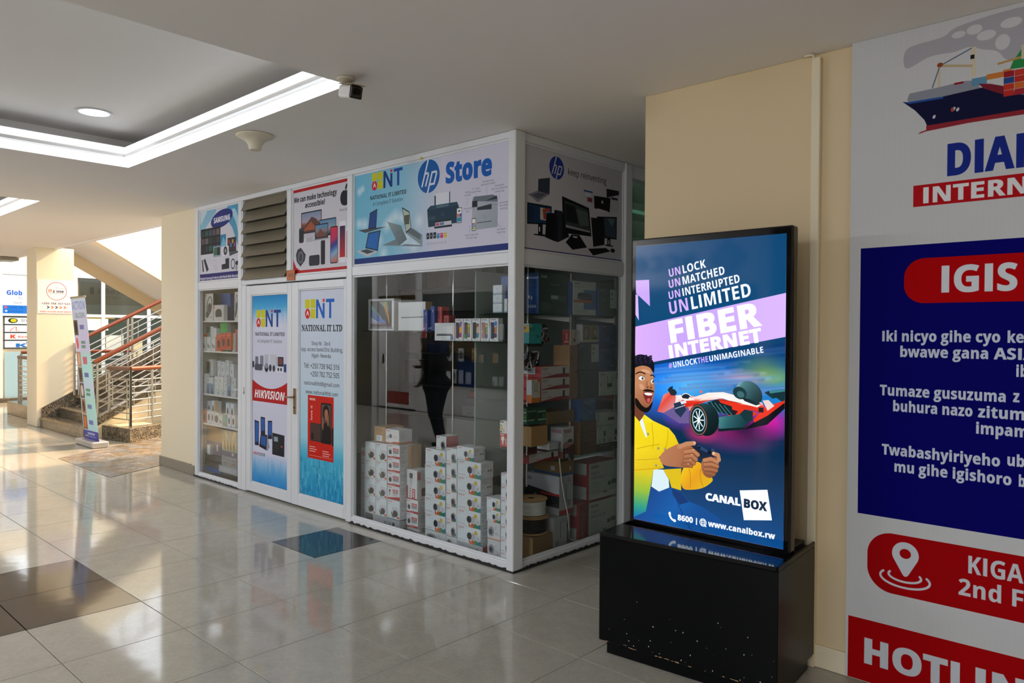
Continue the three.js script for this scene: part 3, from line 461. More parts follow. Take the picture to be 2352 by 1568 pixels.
// ------------------------------------------------------------------ goods: every carton takes its printed faces from one shared sheet
const ATL = 2048, atlas = document.createElement('canvas'); atlas.width = atlas.height = ATL;
const A = atlas.getContext('2d'); rec(A, 0, 0, ATL, ATL, '#888');
let ax = 2, ay = 2, ah = 0;
function cell(w, h, draw) {
  if (ax + w + 4 > ATL) { ax = 2; ay += ah + 4; ah = 0; }
  if (ay + h > ATL) throw new Error('sheet full');
  A.save(); A.beginPath(); A.rect(ax - 1, ay - 1, w + 2, h + 2); A.clip(); A.translate(ax, ay); draw(A, w, h); A.restore();
  const r = [(ax + 0.5) / ATL, 1 - (ay + h - 0.5) / ATL, (ax + w - 0.5) / ATL, 1 - (ay + 0.5) / ATL]; ax += w + 4; ah = Math.max(ah, h); return r;
}
const plain = (q, w = 20) => cell(w, w, (c) => rec(c, -2, -2, w + 4, w + 4, q));
const lines = (c, x, y, w, n, q, st = 7, t = 2.4) => { for (let i = 0; i < n; i++) rec(c, x, y + i * st, w * (0.6 + 0.4 * ((i * 37) % 10) / 10), t, q); };
const W = '#dfe3e8', G = {
  white: plain(W), grey: plain('#b9bdc2'), red: plain('#b01f22'), kraft: plain('#b08a56'), kraftDark: plain('#7d5c34'), blue: plain('#1c4f9c'), green: plain('#22382f'), black: plain('#15171a'), teal: plain('#27a0a0'), orange: plain('#d8762a'),
};
const splash = (c, x, y, s) => { for (const [a, b, r, q] of [[0.1, -0.42, 0.17, '#d9b526'], [0.42, -0.1, 0.2, '#cfd8dc'], [-0.18, 0.42, 0.2, '#cf5a2c'], [0.12, 0.4, 0.22, '#4f8a3a'], [0.4, 0.36, 0.22, '#1f7f86'], [0.3, 0.16, 0.18, '#2c6f8a']]) ell(c, x + a * s, y + b * s, r * s, r * s * 1.15, q); };
Object.assign(G, {
  dome: cell(128, 140, (c, w, h) => { rec(c, -2, -2, w + 4, h + 4, '#dde6ea'); txt(c, 'HIKVISION', 8, 17, 50, 8, '#b0282c'); lines(c, 8, 24, 26, 2, '#9aa0a8', 6); blob(c, [[36, 84], [52, 92], [64, 124], [50, 126]], '#3f7a3c'); blob(c, [[44, 104], [66, 104], [74, 130], [56, 130]], '#2f6a4a'); ell(c, 62, 62, 9, 9, '#cf9a2a'); rrec(c, 56, 62, 62, 44, 14, '#b9bdc6'); ell(c, 88, 64, 32, 14, '#cbd0d8'); ell(c, 82, 98, 25, 25, '#5c3c36'); ell(c, 82, 98, 17, 18, '#33211f'); ell(c, 112, 124, 12, 9, '#cf5a2c'); lines(c, 8, 126, 38, 1, '#a9aeb6'); }),
  domeSmall: cell(104, 88, (c, w, h) => { rec(c, -2, -2, w + 4, h + 4, '#dde4ea'); txt(c, 'HIKVISION', 6, 13, 42, 7, '#b0282c'); lines(c, 6, 18, 30, 1, '#9aa0a8'); splash(c, 70, 56, 46); rrec(c, 50, 34, 46, 30, 10, '#b4b8c2'); ell(c, 68, 56, 18, 19, '#4a4652'); ell(c, 68, 56, 9, 10, '#22222a'); for (let i = 0; i < 4; i++) rec(c, 6 + i * 9, 74, 5, 5, i % 2 ? '#b8848c' : '#8f949c'); }),
  bullet: cell(220, 126, (c, w, h) => { rec(c, -2, -2, w + 4, h + 4, '#d9e3ea'); txt(c, 'HIKVISION', 12, 18, 66, 9, '#b0282c'); txt(c, 'C', 12, 34, 20, 9, '#5a606a', { st: '' }); lines(c, 24, 28, 30, 1, '#9aa0a8'); splash(c, 166, 74, 92); rrec(c, 100, 44, 94, 46, 20, '#c3c8d0'); rrec(c, 128, 40, 40, 50, 10, '#b0b5bf'); ell(c, 116, 66, 22, 27, '#34353d'); ell(c, 112, 66, 13, 18, '#1d1e24'); ell(c, 196, 76, 18, 22, '#d3d8dd'); ell(c, 196, 76, 12, 15, '#b2b8c0'); ell(c, 120, 110, 8, 16, '#cf5a2c', -0.5); for (let i = 0; i < 4; i++) { rec(c, 14 + i * 17, 104, 8, 8, i === 2 ? '#b8848c' : '#9a9fa8'); } }),
  h265: cell(128, 110, (c, w, h) => { rec(c, -2, -2, w + 4, h + 4, '#e0e2e4'); txt(c, 'HIKVISION', 6, 16, 46, 8, '#b0282c'); rec(c, 0, 96, w, 16, '#b01f22'); poly(c, [[0, 96], [40, 96], [52, 92], [128, 90], [128, 98], [0, 98]], '#b01f22'); rrec(c, 12, 34, 36, 22, 8, '#c3c7cd'); ell(c, 30, 62, 15, 18, '#23252b'); rec(c, 58, 28, 60, 22, '#b3272b'); txt(c, 'H.265+', 62, 45, 114, 12, '#f0e8e8'); rec(c, 58, 52, 60, 18, '#8b8f96'); lines(c, 62, 75, 50, 2, '#b2b6bc', 6); txt(c, '4 6 8 2', 40, 108, 80, 7, '#e8d8d8'); }),
  h265cam: cell(128, 110, (c, w, h) => { rec(c, -2, -2, w + 4, h + 4, '#dfe1e4'); txt(c, 'HIKVISION', 6, 16, 46, 8, '#b0282c'); poly(c, [[0, 98], [128, 78], [128, 112], [0, 112]], '#b01f22'); rec(c, 18, 34, 12, 44, '#a8adb4'); ell(c, 26, 40, 9, 10, '#34363d'); rec(c, 58, 26, 54, 20, '#b3272b'); txt(c, 'H.265+', 62, 42, 108, 11, '#f0e8e8'); rec(c, 58, 50, 54, 10, '#8b8f96'); txt(c, '4 8 12', 60, 76, 104, 9, '#b3272b'); }),
  text: cell(110, 110, (c, w, h) => { rec(c, -2, -2, w + 4, h + 4, '#cfd3d8'); lines(c, 10, 12, 60, 4, '#8b9098', 8); lines(c, 14, 50, 26, 2, '#787d86', 7); rec(c, 60, 52, 14, 12, '#6b7078'); rec(c, 82, 52, 14, 12, '#6b7078'); lines(c, 10, 90, 40, 1, '#8b9098'); }),
  bulletOrange: cell(150, 104, (c, w, h) => { rec(c, -2, -2, w + 4, h + 4, '#e2e2e2'); txt(c, 'HIKVISION', 8, 17, 52, 8, '#b0282c'); ell(c, 26, 62, 20, 14, '#c9c9cc', -0.5); rrec(c, 24, 44, 44, 20, 9, '#b7bac0'); ell(c, 58, 50, 14, 15, '#3c3f46'); lines(c, 84, 44, 56, 3, '#9fa3aa', 9); rec(c, 0, 96, w, 10, '#bd5628'); poly(c, [[70, 96], [90, 88], [150, 86], [150, 98], [70, 98]], '#bd5628'); }),
  reolinkSide: cell(100, 104, (c, w, h) => { rec(c, -2, -2, w + 4, h + 4, '#ced2d6'); lines(c, 14, 30, 40, 5, '#a7abb2', 9); rec(c, 0, 90, w, 16, '#bd5628'); }),
  ch40: cell(104, 196, (c, w, h) => { rec(c, -2, -2, w + 4, h + 4, '#d8dadd'); rec(c, 0, 108, 14, 90, '#a82428'); rec(c, 0, 186, w, 12, '#a82428'); rrec(c, 28, 22, 34, 34, 8, '#34363c'); poly(c, [[32, 56], [60, 56], [52, 108], [36, 108]], '#b9bdc4'); lines(c, 78, 20, 6, 10, '#8b9098', 7); c.save(); c.translate(82, 186); c.rotate(-Math.PI / 2); rec(c, 0, -26, 62, 30, '#b3272b'); txt(c, '40CH', 6, -4, 56, 17, '#f2eaea'); c.restore(); for (let i = 0; i < 4; i++) rec(c, 30, 118 + i * 17, 12, 10, '#b8646a'); }),
  ch40side: cell(104, 196, (c, w, h) => { rec(c, -2, -2, w + 4, h + 4, '#c6cacf'); rec(c, 0, 10, 30, 54, '#9a1f24'); rrec(c, 36, 120, 44, 54, 10, '#34363c'); lines(c, 40, 26, 50, 6, '#8b9098', 9); }),
  redSide: cell(60, 60, (c, w, h) => { rec(c, -2, -2, w + 4, h + 4, '#a51f25'); lines(c, 8, 12, 40, 5, '#c25a5e', 9); }),
  kraftLabel: cell(120, 110, (c, w, h) => { rec(c, -2, -2, w + 4, h + 4, '#ab854f'); rec(c, 26, 62, 62, 42, '#dfe4e8'); lines(c, 32, 70, 48, 4, '#6b7e96', 8); for (let i = 0; i < 4; i++) rec(c, 20 + i * 20, 16, 8, 14, '#8d6a3c'); }),
  kraftSide: cell(110, 150, (c, w, h) => { rec(c, -2, -2, w + 4, h + 4, '#a5804c'); rec(c, w / 2 - 1, 0, 2, h, '#7f5f36'); rec(c, w / 2 - 14, 0, 28, h, 'rgba(190,160,110,.35)'); rec(c, w / 2 - 1, 0, 2, h, '#7f5f36'); }),
  nvr: cell(200, 130, (c, w, h) => { rec(c, -2, -2, w + 4, h + 4, '#a9aeb6'); rec(c, 90, 56, 44, 40, '#2c3038'); rec(c, 95, 61, 34, 28, '#9fb0bc'); rec(c, 146, 50, 18, 50, '#30343c'); rec(c, 172, 90, 22, 28, '#4a4e57'); lines(c, 12, 20, 70, 4, '#80858e', 10); }),
  turret: cell(108, 84, (c, w, h) => { rec(c, -2, -2, w + 4, h + 4, '#c9cdd2'); ell(c, 34, 48, 25, 24, '#8f949c'); ell(c, 30, 50, 15, 14, '#4a4e57'); ell(c, 30, 50, 7, 7, '#23252b'); txt(c, 'C', 66, 38, 76, 14, '#6b7078', { st: '' }); lines(c, 66, 50, 34, 2, '#8b9098', 7); rec(c, 84, 64, 8, 8, '#b0525a'); }),
  orangeStripe: cell(108, 84, (c, w, h) => { rec(c, -2, -2, w + 4, h + 4, '#cfd2d6'); ell(c, 34, 44, 25, 24, '#979ca4'); ell(c, 30, 46, 15, 14, '#4a4e57'); txt(c, 'C', 66, 34, 76, 14, '#6b7078', { st: '' }); lines(c, 66, 46, 34, 2, '#8b9098', 7); rec(c, 0, 76, w, 10, '#c98a6a'); }),
  bulb: cell(76, 96, (c, w, h) => { rec(c, -2, -2, w + 4, h + 4, '#e3dfda'); rec(c, 6, 6, 36, 8, '#3a3a40'); ['#3f9a48', '#a8c23a', '#e0c02a', '#d8862a'].forEach((q, i) => poly(c, [[8, 30 + i * 10], [20 + i * 6, 30 + i * 10], [24 + i * 6, 34 + i * 10], [20 + i * 6, 38 + i * 10], [8, 38 + i * 10]], q)); rec(c, 8, 76, 14, 14, '#2c2c32'); rec(c, 34, 62, 18, 26, '#c6c2be'); }),
  bulbRed: cell(76, 96, (c, w, h) => { rec(c, -2, -2, w + 4, h + 4, '#b83a34'); rec(c, 4, 4, 44, 7, '#e8c8c0'); ell(c, 32, 36, 17, 18, '#ece6e0'); rec(c, 25, 48, 14, 24, '#ece6e0'); rec(c, 26, 74, 12, 8, '#b9b4ae'); rec(c, 58, 30, 12, 50, '#d8a8a0'); }),
  hikTall: cell(70, 150, (c, w, h) => { rec(c, -2, -2, w + 4, h + 4, '#b9bec6'); txt(c, 'HIKVISION', 6, 18, 62, 10, '#b0282c'); lines(c, 8, 26, 44, 2, '#8b9098', 7); for (let i = 0; i < 5; i++) ell(c, 34, 60 + i * 19, 8, 6, ['#a04048', '#8b9098', '#b0525a', '#8b9098', '#a04048'][i], 0, 3); }),
  // top glass shelves
  mac: cell(216, 160, (c, w, h) => { rec(c, -2, -2, w + 4, h + 4, '#dfe3e6'); rec(c, 20, 12, 178, 128, '#1d1c22'); poly(c, [[22, 20], [110, 90], [130, 130], [22, 60]], '#4f9a9a'); poly(c, [[22, 50], [150, 116], [140, 132], [22, 100]], '#3f6fc0'); poly(c, [[22, 92], [120, 128], [22, 128]], '#b0c0e8'); poly(c, [[120, 16], [150, 16], [176, 90], [180, 138], [160, 90]], '#c8902a'); poly(c, [[140, 16], [160, 16], [184, 80]], '#5fa05a'); poly(c, [[96, 16], [112, 16], [150, 50], [130, 40]], '#6fb0c0'); rec(c, 20, 120, 178, 20, 'rgba(120,60,70,.45)'); poly(c, [[18, 141], [198, 141], [208, 150], [8, 150]], '#6d7078'); }),
  macSide: plain('#cfd3d6'),
  ipad: cell(200, 150, (c, w, h) => { rec(c, -2, -2, w + 4, h + 4, '#dadee2'); poly(c, [[22, 78], [180, 76], [184, 79], [180, 82], [24, 84]], '#5a5e68'); }),
  macMini: cell(150, 96, (c, w, h) => { rec(c, -2, -2, w + 4, h + 4, '#dbe0e4'); poly(c, [[14, 66], [24, 58], [128, 58], [138, 66], [136, 70], [16, 70]], '#5d6069'); txt(c, 'Mac mini', 56, 84, 92, 6, '#8b9098', { st: '' }); rrec(c, 120, 70, 20, 20, 6, '#4a76b0'); }),
  blueBox: cell(70, 110, (c, w, h) => { rec(c, -2, -2, w + 4, h + 4, '#1f3c8c'); rec(c, 6, 92, 18, 10, '#9fc0e0'); lines(c, 10, 14, 40, 3, '#3a5cb0', 8); rec(c, 40, 16, 6, 12, '#e8eef4'); }),
  redBox: cell(60, 70, (c, w, h) => { rec(c, -2, -2, w + 4, h + 4, '#b02a24'); rec(c, 10, 8, 28, 18, '#7a1a18'); rec(c, 24, 36, 14, 22, '#d06a5a'); }),
  sim: cell(96, 86, (c, w, h) => { rec(c, -2, -2, w + 4, h + 4, '#d6e0ea'); lines(c, 36, 34, 34, 2, '#a3a9b2', 6); rec(c, 0, h - 10, w, 12, '#8fb8d8'); rec(c, 10, 8, 22, 3, '#9aa0a8'); }),
});
const phoneCell = (back, scr, badge) => cell(76, 148, (c, w, h) => { rec(c, -2, -2, w + 4, h + 4, '#dfe3e8'); rec(c, 12, 8, 46, 4, '#5a5e68'); rrec(c, 8, 26, 32, 104, 4, back); ell(c, 15, 34, 3, 3, '#15161a'); rrec(c, 40, 34, 24, 88, 3, '#23252c'); rec(c, 42, 38, 20, 80, scr[0]); poly(c, [[42, 60], [62, 50], [62, 90], [42, 100]], scr[1]); rec(c, 42, 96, 20, 22, scr[2]); if (badge) blob(c, [[badge[0], badge[1]], [badge[0] + 12, badge[1] - 3], [badge[0] + 24, badge[1]], [badge[0] + 22, badge[1] + 20], [badge[0] + 12, badge[1] + 30], [badge[0] + 2, badge[1] + 20]], badge[2]); rec(c, 20, 138, 34, 3, '#9aa0a8'); });
G.phones = [phoneCell('#2a2c34', ['#3a6fb0', '#d8b040', '#5a4a90'], [44, 22, '#2f4fb0']), phoneCell('#34302e', ['#c8b040', '#8a9040', '#3a5fa0'], [2, 104, '#2f9a70']), phoneCell('#23292c', ['#c0502c', '#d8c0a0', '#3a6fa0'], [42, 100, '#2a8fb0']), phoneCell('#b07a72', ['#d8c890', '#5a9050', '#c07a3a'], [40, 104, '#2f6fb0']), phoneCell('#1f2a44', ['#c8d0d8', '#c07a3a', '#4a3a70'], [42, 22, '#2f6fe0'])];
Object.assign(G, {
  // left window
  phones2: cell(84, 190, (c, w, h) => { rec(c, -2, -2, w + 4, h + 4, '#cfcdca'); rec(c, 4, 6, 12, 12, '#c04038'); c.strokeStyle = '#23242a'; c.lineWidth = 8; c.beginPath(); c.ellipse(48, 84, 22, 62, 0.12, 0, 7); c.stroke(); ell(c, 50, 100, 18, 34, '#2c2d34'); ell(c, 28, 146, 16, 24, '#2c2d34'); rec(c, 58, 160, 14, 10, '#b86058'); }),
  headset: cell(110, 116, (c, w, h) => { rec(c, -2, -2, w + 4, h + 4, '#cfcdca'); rec(c, 4, 6, 10, 20, '#c04038'); blob(c, [[20, 40], [60, 26], [88, 40], [90, 92], [66, 86], [46, 90], [22, 90]], '#25262c'); }),
  greenCam: cell(80, 140, (c, w, h) => { rec(c, -2, -2, w + 4, h + 4, '#2fae4a'); poly(c, [[14, 74], [42, 44], [72, 74], [42, 104]], '#23242a'); poly(c, [[42, 44], [72, 74], [42, 104]], '#5a5a5a'); rec(c, 50, 14, 8, 14, '#1d6a30'); rec(c, 12, 16, 10, 5, '#1d6a30'); }),
  mint: cell(56, 150, (c, w, h) => { rec(c, -2, -2, w + 4, h + 4, '#6f8f84'); rec(c, 0, 40, w, 60, '#5aa898'); lines(c, 6, 16, 30, 2, '#a8c0b8', 8); }),
  orangePad: cell(50, 130, (c, w, h) => { rec(c, -2, -2, w + 4, h + 4, '#c8482a'); ell(c, 26, 76, 14, 30, '#23201f'); rec(c, 38, 10, 6, 14, '#e8a088'); rec(c, 8, 22, 26, 4, '#e8a088'); }),
  adapter: cell(54, 96, (c, w, h) => { rec(c, -2, -2, w + 4, h + 4, '#d3d6d4'); rec(c, 10, 46, 10, 26, '#23242a'); rec(c, 26, 54, 8, 26, '#34353c'); rec(c, 38, 56, 6, 20, '#34353c'); rec(c, 8, 8, 22, 4, '#9aa0a8'); }),
  slim: cell(50, 170, (c, w, h) => { rec(c, -2, -2, w + 4, h + 4, '#c6ccd0'); rec(c, 18, 30, 6, 20, '#4a4e57'); rec(c, 28, 70, 7, 14, '#34363d'); rec(c, 14, 120, 5, 18, '#5a5e68'); rec(c, 8, 8, 18, 4, '#5a8ab8'); }),
  buds: cell(66, 110, (c, w, h) => { rec(c, -2, -2, w + 4, h + 4, '#c9cfce'); c.strokeStyle = '#7c838a'; c.lineWidth = 3; c.beginPath(); c.arc(34, 62, 20, 0.6, 4); c.stroke(); ell(c, 22, 24, 4, 8, '#3a3d45'); rec(c, 48, 92, 10, 12, '#5a8ab8'); }),
  man: cell(54, 80, (c, w, h) => { rec(c, -2, -2, w + 4, h + 4, '#6f96b8'); ell(c, 26, 24, 7, 9, '#8a5a44'); poly(c, [[16, 40], [36, 34], [38, 78], [20, 78]], '#6a4038'); rec(c, 6, 6, 10, 8, '#d8b040'); }),
  watch: cell(46, 96, (c, w, h) => { rec(c, -2, -2, w + 4, h + 4, '#c9d0da'); rec(c, 0, 0, 6, h, '#4f86b8'); ell(c, 26, 46, 10, 27, '#3a3432'); ell(c, 26, 46, 7, 13, '#15161a'); rec(c, 14, 86, 24, 3, '#8b9098'); }),
  speaker: cell(60, 100, (c, w, h) => { rec(c, -2, -2, w + 4, h + 4, '#c9cdd2'); ell(c, 30, 50, 22, 30, '#2c2d34'); ell(c, 30, 50, 12, 18, '#4a4b52'); }),
  gold: cell(120, 130, (c, w, h) => { rec(c, -2, -2, w + 4, h + 4, '#b3a686'); for (let i = 0; i < 9; i++) poly(c, [[10 + i * 12, 60], [22 + i * 12, 100], [12 + i * 12, 128], [4 + i * 12, 100]], i % 2 ? '#8a6a34' : '#c9b88a'); poly(c, [[20, 0], [34, 0], [44, 40], [36, 60]], '#d8c890'); poly(c, [[96, 0], [110, 0], [90, 60], [82, 50]], '#d8c890'); }),
  utp: cell(130, 60, (c, w, h) => { rec(c, -2, -2, w + 4, h + 4, '#9a9a96'); txt(c, 'CAT6 UTP', 6, 24, 70, 14, '#55585c', { st: '' }); txt(c, 'CABLE', 82, 24, 126, 14, '#55585c', { st: '' }); txt(c, 'EXT', 20, 48, 50, 14, '#55585c', { st: '' }); rec(c, 86, 36, 34, 8, '#a85a58'); }),
  purple: cell(90, 60, (c, w, h) => { rec(c, -2, -2, w + 4, h + 4, '#6c5f74'); rec(c, 60, 12, 10, 30, '#c4c0c8'); lines(c, 10, 14, 30, 3, '#8f8498', 10); }),
  greyPrint: cell(110, 70, (c, w, h) => { rec(c, -2, -2, w + 4, h + 4, '#a3a7ac'); rec(c, 8, 14, 70, 44, '#b8babf'); rec(c, 84, 20, 16, 30, '#b6bcc6'); }),
  darkBox: cell(90, 60, (c, w, h) => { rec(c, -2, -2, w + 4, h + 4, '#2a2b2e'); rec(c, 12, 14, 40, 4, '#8a8a8a'); rec(c, 60, 34, 6, 6, '#b0b0b0'); }),
  black30: cell(90, 60, (c, w, h) => { rec(c, -2, -2, w + 4, h + 4, '#3a3530'); txt(c, 'RGB', 50, 40, 80, 10, '#6c655c'); }),
  // alley window
  dlink: cell(180, 160, (c, w, h) => { rec(c, -2, -2, w + 4, h + 4, '#2b4438'); txt(c, 'D-Link', 16, 20, 50, 10, '#c8d8d0'); lines(c, 70, 42, 96, 1, '#5c766a', 6, 4); rec(c, 74, 86, 92, 22, '#3f5a4c'); rec(c, 74, 86, 44, 14, '#9fb0a8'); lines(c, 14, 116, 80, 4, '#6a8478', 8); }),
  dlinkSpine: cell(56, 160, (c, w, h) => { rec(c, -2, -2, w + 4, h + 4, grad(c, 0, 0, 0, 160, [0, '#2a4a80'], [0.5, '#2a62b0'], [1, '#1c3f86'])); txt(c, 'D-Link', 8, 136, 46, 12, '#dfe8f0'); lines(c, 8, 14, 36, 5, '#4a78b8', 8); rec(c, 14, 88, 5, 12, '#e8eef4'); rec(c, 24, 92, 5, 12, '#e8eef4'); }),
  switchBox: cell(170, 160, (c, w, h) => { rec(c, -2, -2, w + 4, h + 4, '#bcc8bc'); rec(c, 76, 40, 94, 92, '#2c6f9a'); txt(c, 'D-Link', 8, 16, 42, 9, '#3a4440'); lines(c, 8, 26, 120, 1, '#8a968c'); poly(c, [[30, 62], [46, 54], [124, 54], [140, 70], [140, 92], [30, 84]], '#23302c'); for (let i = 0; i < 8; i++) rec(c, 36 + i * 12, 72, 8, 8, '#4a5a54'); rec(c, 0, 88, 140, 13, '#b0662c'); lines(c, 14, 140, 140, 1, '#98a49a'); }),
  greenPanel: cell(150, 140, (c, w, h) => { rec(c, -2, -2, w + 4, h + 4, '#31493c'); rec(c, 94, 4, 54, 96, '#aebcae'); rec(c, 106, 18, 8, 18, '#2c3a34'); rec(c, 104, 48, 12, 9, '#2c3a34'); rec(c, 108, 78, 5, 7, '#2c3a34'); txt(c, 'D-Link', 16, 16, 46, 8, '#8ea498'); ell(c, 44, 60, 3, 4, '#5cae70'); }),
  tealBox: cell(110, 120, (c, w, h) => { rec(c, -2, -2, w + 4, h + 4, '#25a3a3'); ell(c, 18, 14, 6, 7, '#dff0f0', 0, 3); rec(c, 16, 32, 40, 4, '#146a6c'); rec(c, 14, 56, 20, 3, '#c8b040'); rrec(c, 68, 66, 10, 20, 2, '#16343a'); rrec(c, 86, 72, 8, 11, 2, '#16343a'); lines(c, 14, 76, 34, 4, '#5cc0c0', 8); }),
  tealSpine: cell(40, 120, (c, w, h) => { rec(c, -2, -2, w + 4, h + 4, '#2497a0'); rec(c, 0, 14, w, 40, '#c9a52a'); rec(c, 14, 22, 12, 10, '#6a4a20'); rec(c, 0, 0, w, 10, '#c8d4d4'); }),
  redSpine: cell(40, 90, (c, w, h) => { rec(c, -2, -2, w + 4, h + 4, '#a8262a'); c.save(); c.translate(24, 60); c.rotate(-Math.PI / 2); rec(c, 0, -8, 40, 7, '#d88a86'); c.restore(); rec(c, 10, 66, 18, 7, '#e0b8b4'); }),
  creamCam: cell(56, 90, (c, w, h) => { rec(c, -2, -2, w + 4, h + 4, '#b9b397'); ell(c, 30, 60, 11, 12, '#34352c'); rec(c, 12, 50, 4, 30, '#34352c', 0.4); rec(c, 34, 8, 7, 36, '#4a4f36'); }),
  calendar: cell(130, 110, (c, w, h) => { rec(c, -2, -2, w + 4, h + 4, '#b8b28e'); rec(c, 0, 0, w, 10, '#2c2f2c'); rec(c, 8, 14, 54, 80, '#6a6038'); rec(c, 66, 14, 56, 80, '#7c6f40'); blob(c, [[20, 30], [34, 24], [48, 50], [36, 86], [18, 80]], '#a89a6c'); blob(c, [[96, 40], [108, 36], [110, 60], [100, 70]], '#c4bea0'); poly(c, [[72, 94], [92, 76], [120, 84], [122, 94]], '#3a3a20'); }),
  blueBoard: cell(110, 90, (c, w, h) => { rec(c, -2, -2, w + 4, h + 4, grad(c, 0, 0, 110, 90, [0, '#1d4a78'], [1, '#143456'])); rec(c, 22, 16, 10, 8, '#0e1c2c'); rec(c, 40, 24, 26, 16, '#0e1c2c'); rec(c, 76, 22, 10, 22, '#123a5c'); rec(c, 30, 50, 40, 10, '#1a5a84'); rec(c, 18, 6, 28, 3, '#a8602c'); rec(c, 76, 66, 22, 8, '#2a6a9a'); }),
  router: cell(140, 130, (c, w, h) => { rec(c, -2, -2, w + 4, h + 4, '#aab8aa'); txt(c, 'D-Link', 8, 20, 36, 9, '#333c36'); c.strokeStyle = '#23302a'; c.lineWidth = 3; c.beginPath(); c.moveTo(54, 26); c.lineTo(60, 66); c.moveTo(92, 24); c.lineTo(86, 66); c.stroke(); poly(c, [[54, 66], [90, 64], [92, 84], [54, 88]], '#1f2a26'); ell(c, 10, 70, 4, 10, '#333c36', 0, 2); rec(c, 124, 10, 8, 16, '#3a443e'); rec(c, 114, 32, 20, 10, '#7a887c'); for (let i = 0; i < 5; i++) ell(c, 20 + i * 24, 114, 3, 3, '#6a786c'); lines(c, 52, 94, 40, 1, '#6a786c'); }),
  dvr: cell(180, 62, (c, w, h) => { rec(c, -2, -2, w + 4, h + 4, '#c3bebb'); poly(c, [[0, 64], [0, 60], [90, 44], [140, 40], [180, 44], [180, 64]], '#8a2024'); rec(c, 136, 10, 14, 34, '#22231f'); txt(c, 'HIKVISION', 10, 17, 44, 7, '#5c5a58'); lines(c, 10, 22, 44, 1, '#97928f'); for (let i = 0; i < 5; i++) ell(c, 16 + i * 12, 40, 3.5, 3.5, i === 3 ? '#6a3a40' : '#b08a8e', 0, 2); lines(c, 156, 10, 18, 1, '#97928f'); }),
  dvrEnd: cell(70, 62, (c, w, h) => { rec(c, -2, -2, w + 4, h + 4, '#a01f26'); rec(c, 4, 4, 46, 38, '#b9cdd8'); lines(c, 8, 8, 24, 3, '#4a6a80', 6); rec(c, 28, 30, 16, 5, '#4a6a80'); lines(c, 6, 50, 34, 1, '#d09a9e'); }),
  dvrEndPlain: cell(30, 62, (c, w, h) => rec(c, -2, -2, w + 4, h + 4, '#8c1c22')),
  extender: cell(80, 140, (c, w, h) => { rec(c, -2, -2, w + 4, h + 4, '#c9c9bd'); rec(c, 0, 110, w, 32, '#cc6f22'); for (let i = 0; i < 4; i++) rec(c, 10 + i * 16, 112, 8, 26, '#dc8a3a'); c.strokeStyle = '#3c4038'; c.lineWidth = 3; c.beginPath(); c.moveTo(28, 18); c.lineTo(28, 64); c.moveTo(50, 18); c.lineTo(50, 64); c.moveTo(26, 76); c.quadraticCurveTo(40, 54, 54, 76); c.stroke(); rec(c, 54, 0, 26, 16, '#cc6f22'); rec(c, 4, 8, 16, 4, '#333'); }),
  extenderEnd: cell(36, 140, (c, w, h) => { rec(c, -2, -2, w + 4, h + 4, '#c3cdd6'); rec(c, 0, 92, w, 50, '#c96a20'); }),
  greenPads: cell(160, 110, (c, w, h) => { rec(c, -2, -2, w + 4, h + 4, '#1f4a2c'); rec(c, 4, 20, 70, 7, '#7fae88'); rec(c, 86, 26, 66, 9, '#8fbc94'); rec(c, 4, 78, 56, 9, '#8fbc94'); rec(c, 90, 80, 66, 9, '#a0c8a4'); rec(c, 30, 36, 40, 30, '#16301e'); rec(c, 96, 44, 26, 26, '#0f2016'); rec(c, 126, 52, 24, 20, '#2f7a44'); rec(c, 0, 92, 160, 18, '#1a5a52'); }),
  kraftStick: cell(170, 60, (c, w, h) => { rec(c, -2, -2, w + 4, h + 4, '#6f5a38'); }),
  kraftStickEnd: cell(70, 60, (c, w, h) => { rec(c, -2, -2, w + 4, h + 4, '#8a7146'); rec(c, 6, 8, 50, 34, '#aebfca'); lines(c, 10, 14, 40, 4, '#6a8296', 7); rec(c, 22, 42, 26, 16, '#9fb4c0'); }),
  motherboard: cell(130, 110, (c, w, h) => { rec(c, -2, -2, w + 4, h + 4, grad(c, 0, 0, 130, 110, [0, '#1c4f88'], [0.5, '#1d6a94'], [1, '#123a66'])); rec(c, 36, 14, 34, 8, '#8a6a4a'); rec(c, 96, 10, 24, 9, '#2a8ab0'); rec(c, 38, 28, 12, 12, '#0e2030'); rec(c, 56, 34, 26, 18, '#0e2030'); rec(c, 90, 32, 7, 22, '#16486a'); rec(c, 38, 56, 12, 10, '#0e2030'); poly(c, [[0, 90], [50, 110], [0, 110]], '#123060'); rec(c, 84, 70, 20, 4, '#9fc0d0'); }),
  house: cell(160, 70, (c, w, h) => { rec(c, -2, -2, w + 4, h + 4, '#93a096'); poly(c, [[20, 70], [16, 30], [26, 8], [140, 4], [156, 22], [154, 70]], '#a9b6aa'); c.strokeStyle = '#3a443e'; c.lineWidth = 2; c.beginPath(); c.moveTo(16, 8); c.lineTo(20, 40); c.lineTo(40, 70); c.moveTo(100, 4); c.lineTo(140, 8); c.lineTo(156, 40); c.stroke(); rec(c, 82, 32, 44, 15, '#1d2622'); }),
  twin: cell(150, 110, (c, w, h) => { rec(c, -2, -2, w + 4, h + 4, '#a3b3a5'); for (const x of [0, 76]) { txt(c, 'D-Link', x + 6, 16, x + 30, 8, '#333c36'); rec(c, x + 44, 32, 14, 36, '#222a26'); rec(c, x + 44, 78, 10, 22, '#2c342f'); ell(c, x + 12, 92, 6, 12, '#46504a', 0, 2); lines(c, x + 6, 22, 36, 1, '#7a887c'); } rec(c, 73, 0, 2, h, '#7a887c'); }),
